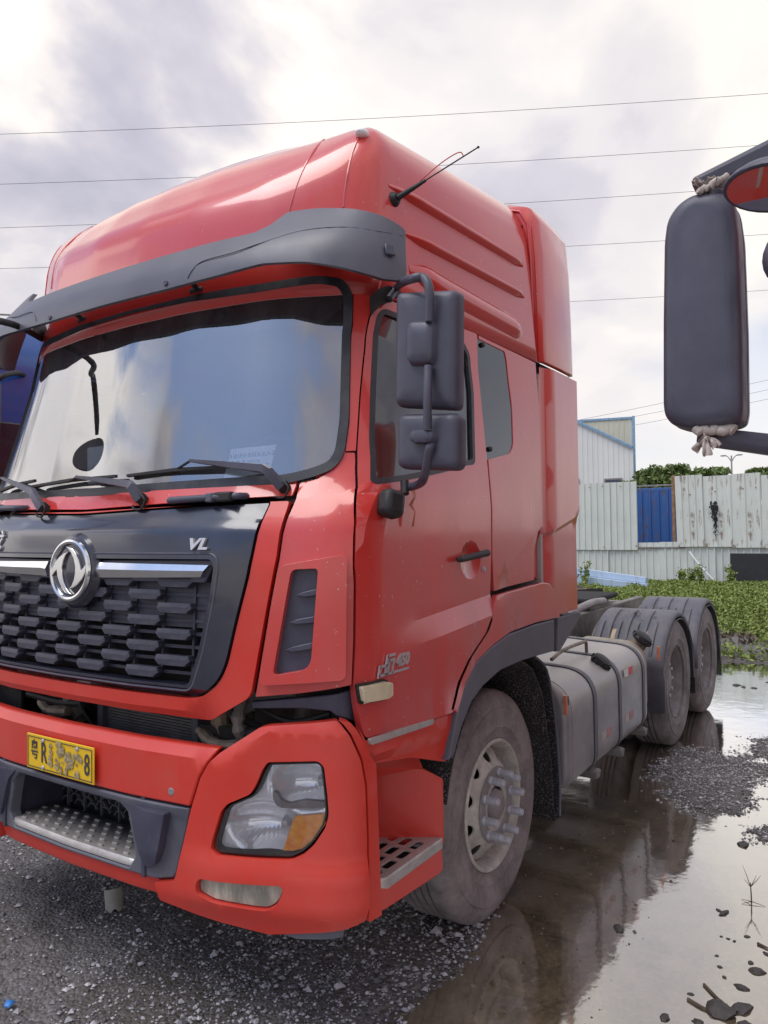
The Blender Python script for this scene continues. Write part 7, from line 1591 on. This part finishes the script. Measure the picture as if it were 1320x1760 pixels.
# its cab, chassis and wheels, right of the picture
cabo = loft('cab', rnd([(-2.98, .95), (-2.98, 3.35), (-3.25, 3.55), (-5.25, 3.55), (-5.48, 3.35), (-5.48, .95)], .12), [(.62, .10), (.66, .03), (.74, 0), (2.9, 0), (2.95, .03)], M['red'], nb)
box('bumper', (.70, -4.23, .72), (.30, 2.46, .50), M['red_plastic'], nb, .06); box('windshield', (.60, -4.23, 2.45), (.06, 2.1, .85), M['gloss_black'], nb, .05); box('side_window', (1.35, -2.974, 2.45), (.95, .03, .75), M['gloss_black'], nb, .04)
box('lower_sill', (1.8, -3.02, .72), (1.9, .10, .42), M['fender'], nb, .03); box('chassis', (4.6, -4.23, .9), (7.0, .9, .3), M['steel'], nb, .02); ft_ = box('fuel_tank', (3.9, -3.35, .70), (1.3, .6, .60), M['steel'], nb, .12)
for x in (1.8, 5.4, 6.75):
    for y, s_ in ((-3.02, 1), (-5.44, -1)):
        wv_ = bpy.data.objects.new('wheel', None); scn.collection.objects.link(wv_); wv_.parent = nb; wv_.location = (x, 0, .53); tyre_obj(wv_, .53, y, .30, s_); bm = bmesh.new(); add_lathe(bm, [(.295, y-s_*.01), (.27, y-s_*.05), (.20, y-s_*.02), (0, y-s_*.02)], 40, axis='y'); mesh_bm('rim', bm, M['rim_grey'], wv_)
# rags
def rag(cen, size, n_, seed, label, axis_=(0, -1, .2)):
    rs = random.Random(seed); bm = bmesh.new(); c0_ = Vector(cen)
    for k_ in range(n_):
        a = rs.uniform(0, 6.28); d = Vector((rs.uniform(-.4, .4), rs.uniform(-1, 1), rs.uniform(-1, 1))).normalized(); w_ = size*rs.uniform(.18, .32); l = size*rs.uniform(.5, 1.0); s_ = d.cross(Vector((1, .2, .1))).normalized(); G = []
        for i in range(7):
            f = i/6; row = []
            for j in range(5):
                g = j/4-.5; q = c0_+d*l*f+s_*w_*g*(.35+1.1*f)+Vector((1, 0, 0))*(.012*math.sin(6*f+j*1.9+k_)+.010*rs.uniform(-1, 1)); q.z -= .25*l*f*f; row.append(bm.verts.new(q))
            G.append(row)
        for i in range(6):
            for j in range(4): bm.faces.new((G[i][j], G[i][j+1], G[i+1][j+1], G[i+1][j]))
    o = mesh_bm('cloth_rag', bm, M['rag'], None, 80); q = o.modifiers.new('s', 'SOLIDIFY'); q.thickness = .003; q2 = o.modifiers.new('sub', 'SUBSURF'); q2.levels = 1; q2.render_levels = 1; return tag(o, label, 'rag', 'rags tied on the mirror')
def wrap(parent, c0_, c1_, r, seed):
    rs = random.Random(seed); bm = bmesh.new(); add_tube(bm, [Vector(c0_).lerp(Vector(c1_), i/14)+Vector((rs.uniform(-.004, .004), 0, rs.uniform(-.005, .005))) for i in range(15)], [r*rs.uniform(.85, 1.15) for _ in range(15)], 12); o = mesh_bm('cloth_wrap', bm, M['rag'], None, 60); o.parent = parent; return o
r1 = rag(np2(1212, 318, .40), .066, 6, 3, 'torn pale rag knotted at the top of the big mirror on the right'); wrap(r1, np2(1200, 330, .385), np2(1250, 303, .40), .010, 1)
r2_ = rag(np2(1212, 750, .40), .066, 5, 14, 'torn beige rag hanging under the foot of the big mirror on the right'); wrap(r2_, np2(1196, 740, .40), np2(1262, 737, .42), .014, 2)
# ================================================================ blue truck on the far side
bt = thing('blue_truck', 'blue truck cab parked beyond the red one at the left picture edge', 'truck', (0, 0, 0))
tp_z = 3.50; p_ = at(105, 545, 0, 1.5)
by0 = 2.72
bq = at(110, 545, 1, by0+1.0); 
loft('cab', rnd([(by0, .95), (by0, 3.25), (by0+.15, 3.52), (by0+2.30, 3.52), (by0+2.45, 3.25), (by0+2.45, .95)], .12), [(.95, .14), (.99, .05), (1.08, 0), (3.2, 0), (3.25, .03)], M['blue_truck'], bt)
box('roof_visor', (1.0, by0+1.2, 2.98), (.16, 2.2, .10), M['visor'], bt, .03); box('windshield', (.95, by0+1.22, 2.45), (.06, 2.1, .8), M['gloss_black'], bt, .05); box('side_window', (1.7, by0-.004, 2.35), (.9, .03, .7), M['gloss_black'], bt, .04); box('bumper', (1.0, by0+1.22, .7), (.3, 2.4, .5), M['blue_truck'], bt, .06)
mhh = Vector(at(-6, 690, 1, by0-.25)); box('mirror_housing', mhh+Vector((-.05, 0, -.03)), (.10, .20, .36), M['mirror_shell'], bt, .05)
bm = bmesh.new(); add_tube(bm, smooth_path([Vector((mhh.x+.35, by0, mhh.z+.28)), Vector(at(30, 641, 1, by0-.15)), Vector(at(8, 645, 1, by0-.25)), mhh+Vector((0, 0, .15))], 5), .02, 8); mesh_bm('mirror_arm', bm, M['black'], bt)
for x in (2.0, 5.6):
    for y, s_ in ((by0+.02, -1), (by0+2.43, 1)):
        wv_ = bpy.data.objects.new('wheel', None); scn.collection.objects.link(wv_); wv_.parent = bt; wv_.location = (x, 0, .53); tyre_obj(wv_, .53, y, .30, s_); bm = bmesh.new(); add_lathe(bm, [(.295, y-s_*.01), (.27, y-s_*.05), (.20, y-s_*.02), (0, y-s_*.02)], 32, axis='y'); mesh_bm('rim', bm, M['rim_grey'], wv_)
box('chassis', (4.6, by0+1.22, .9), (5.0, .9, .3), M['steel'], bt, .02)
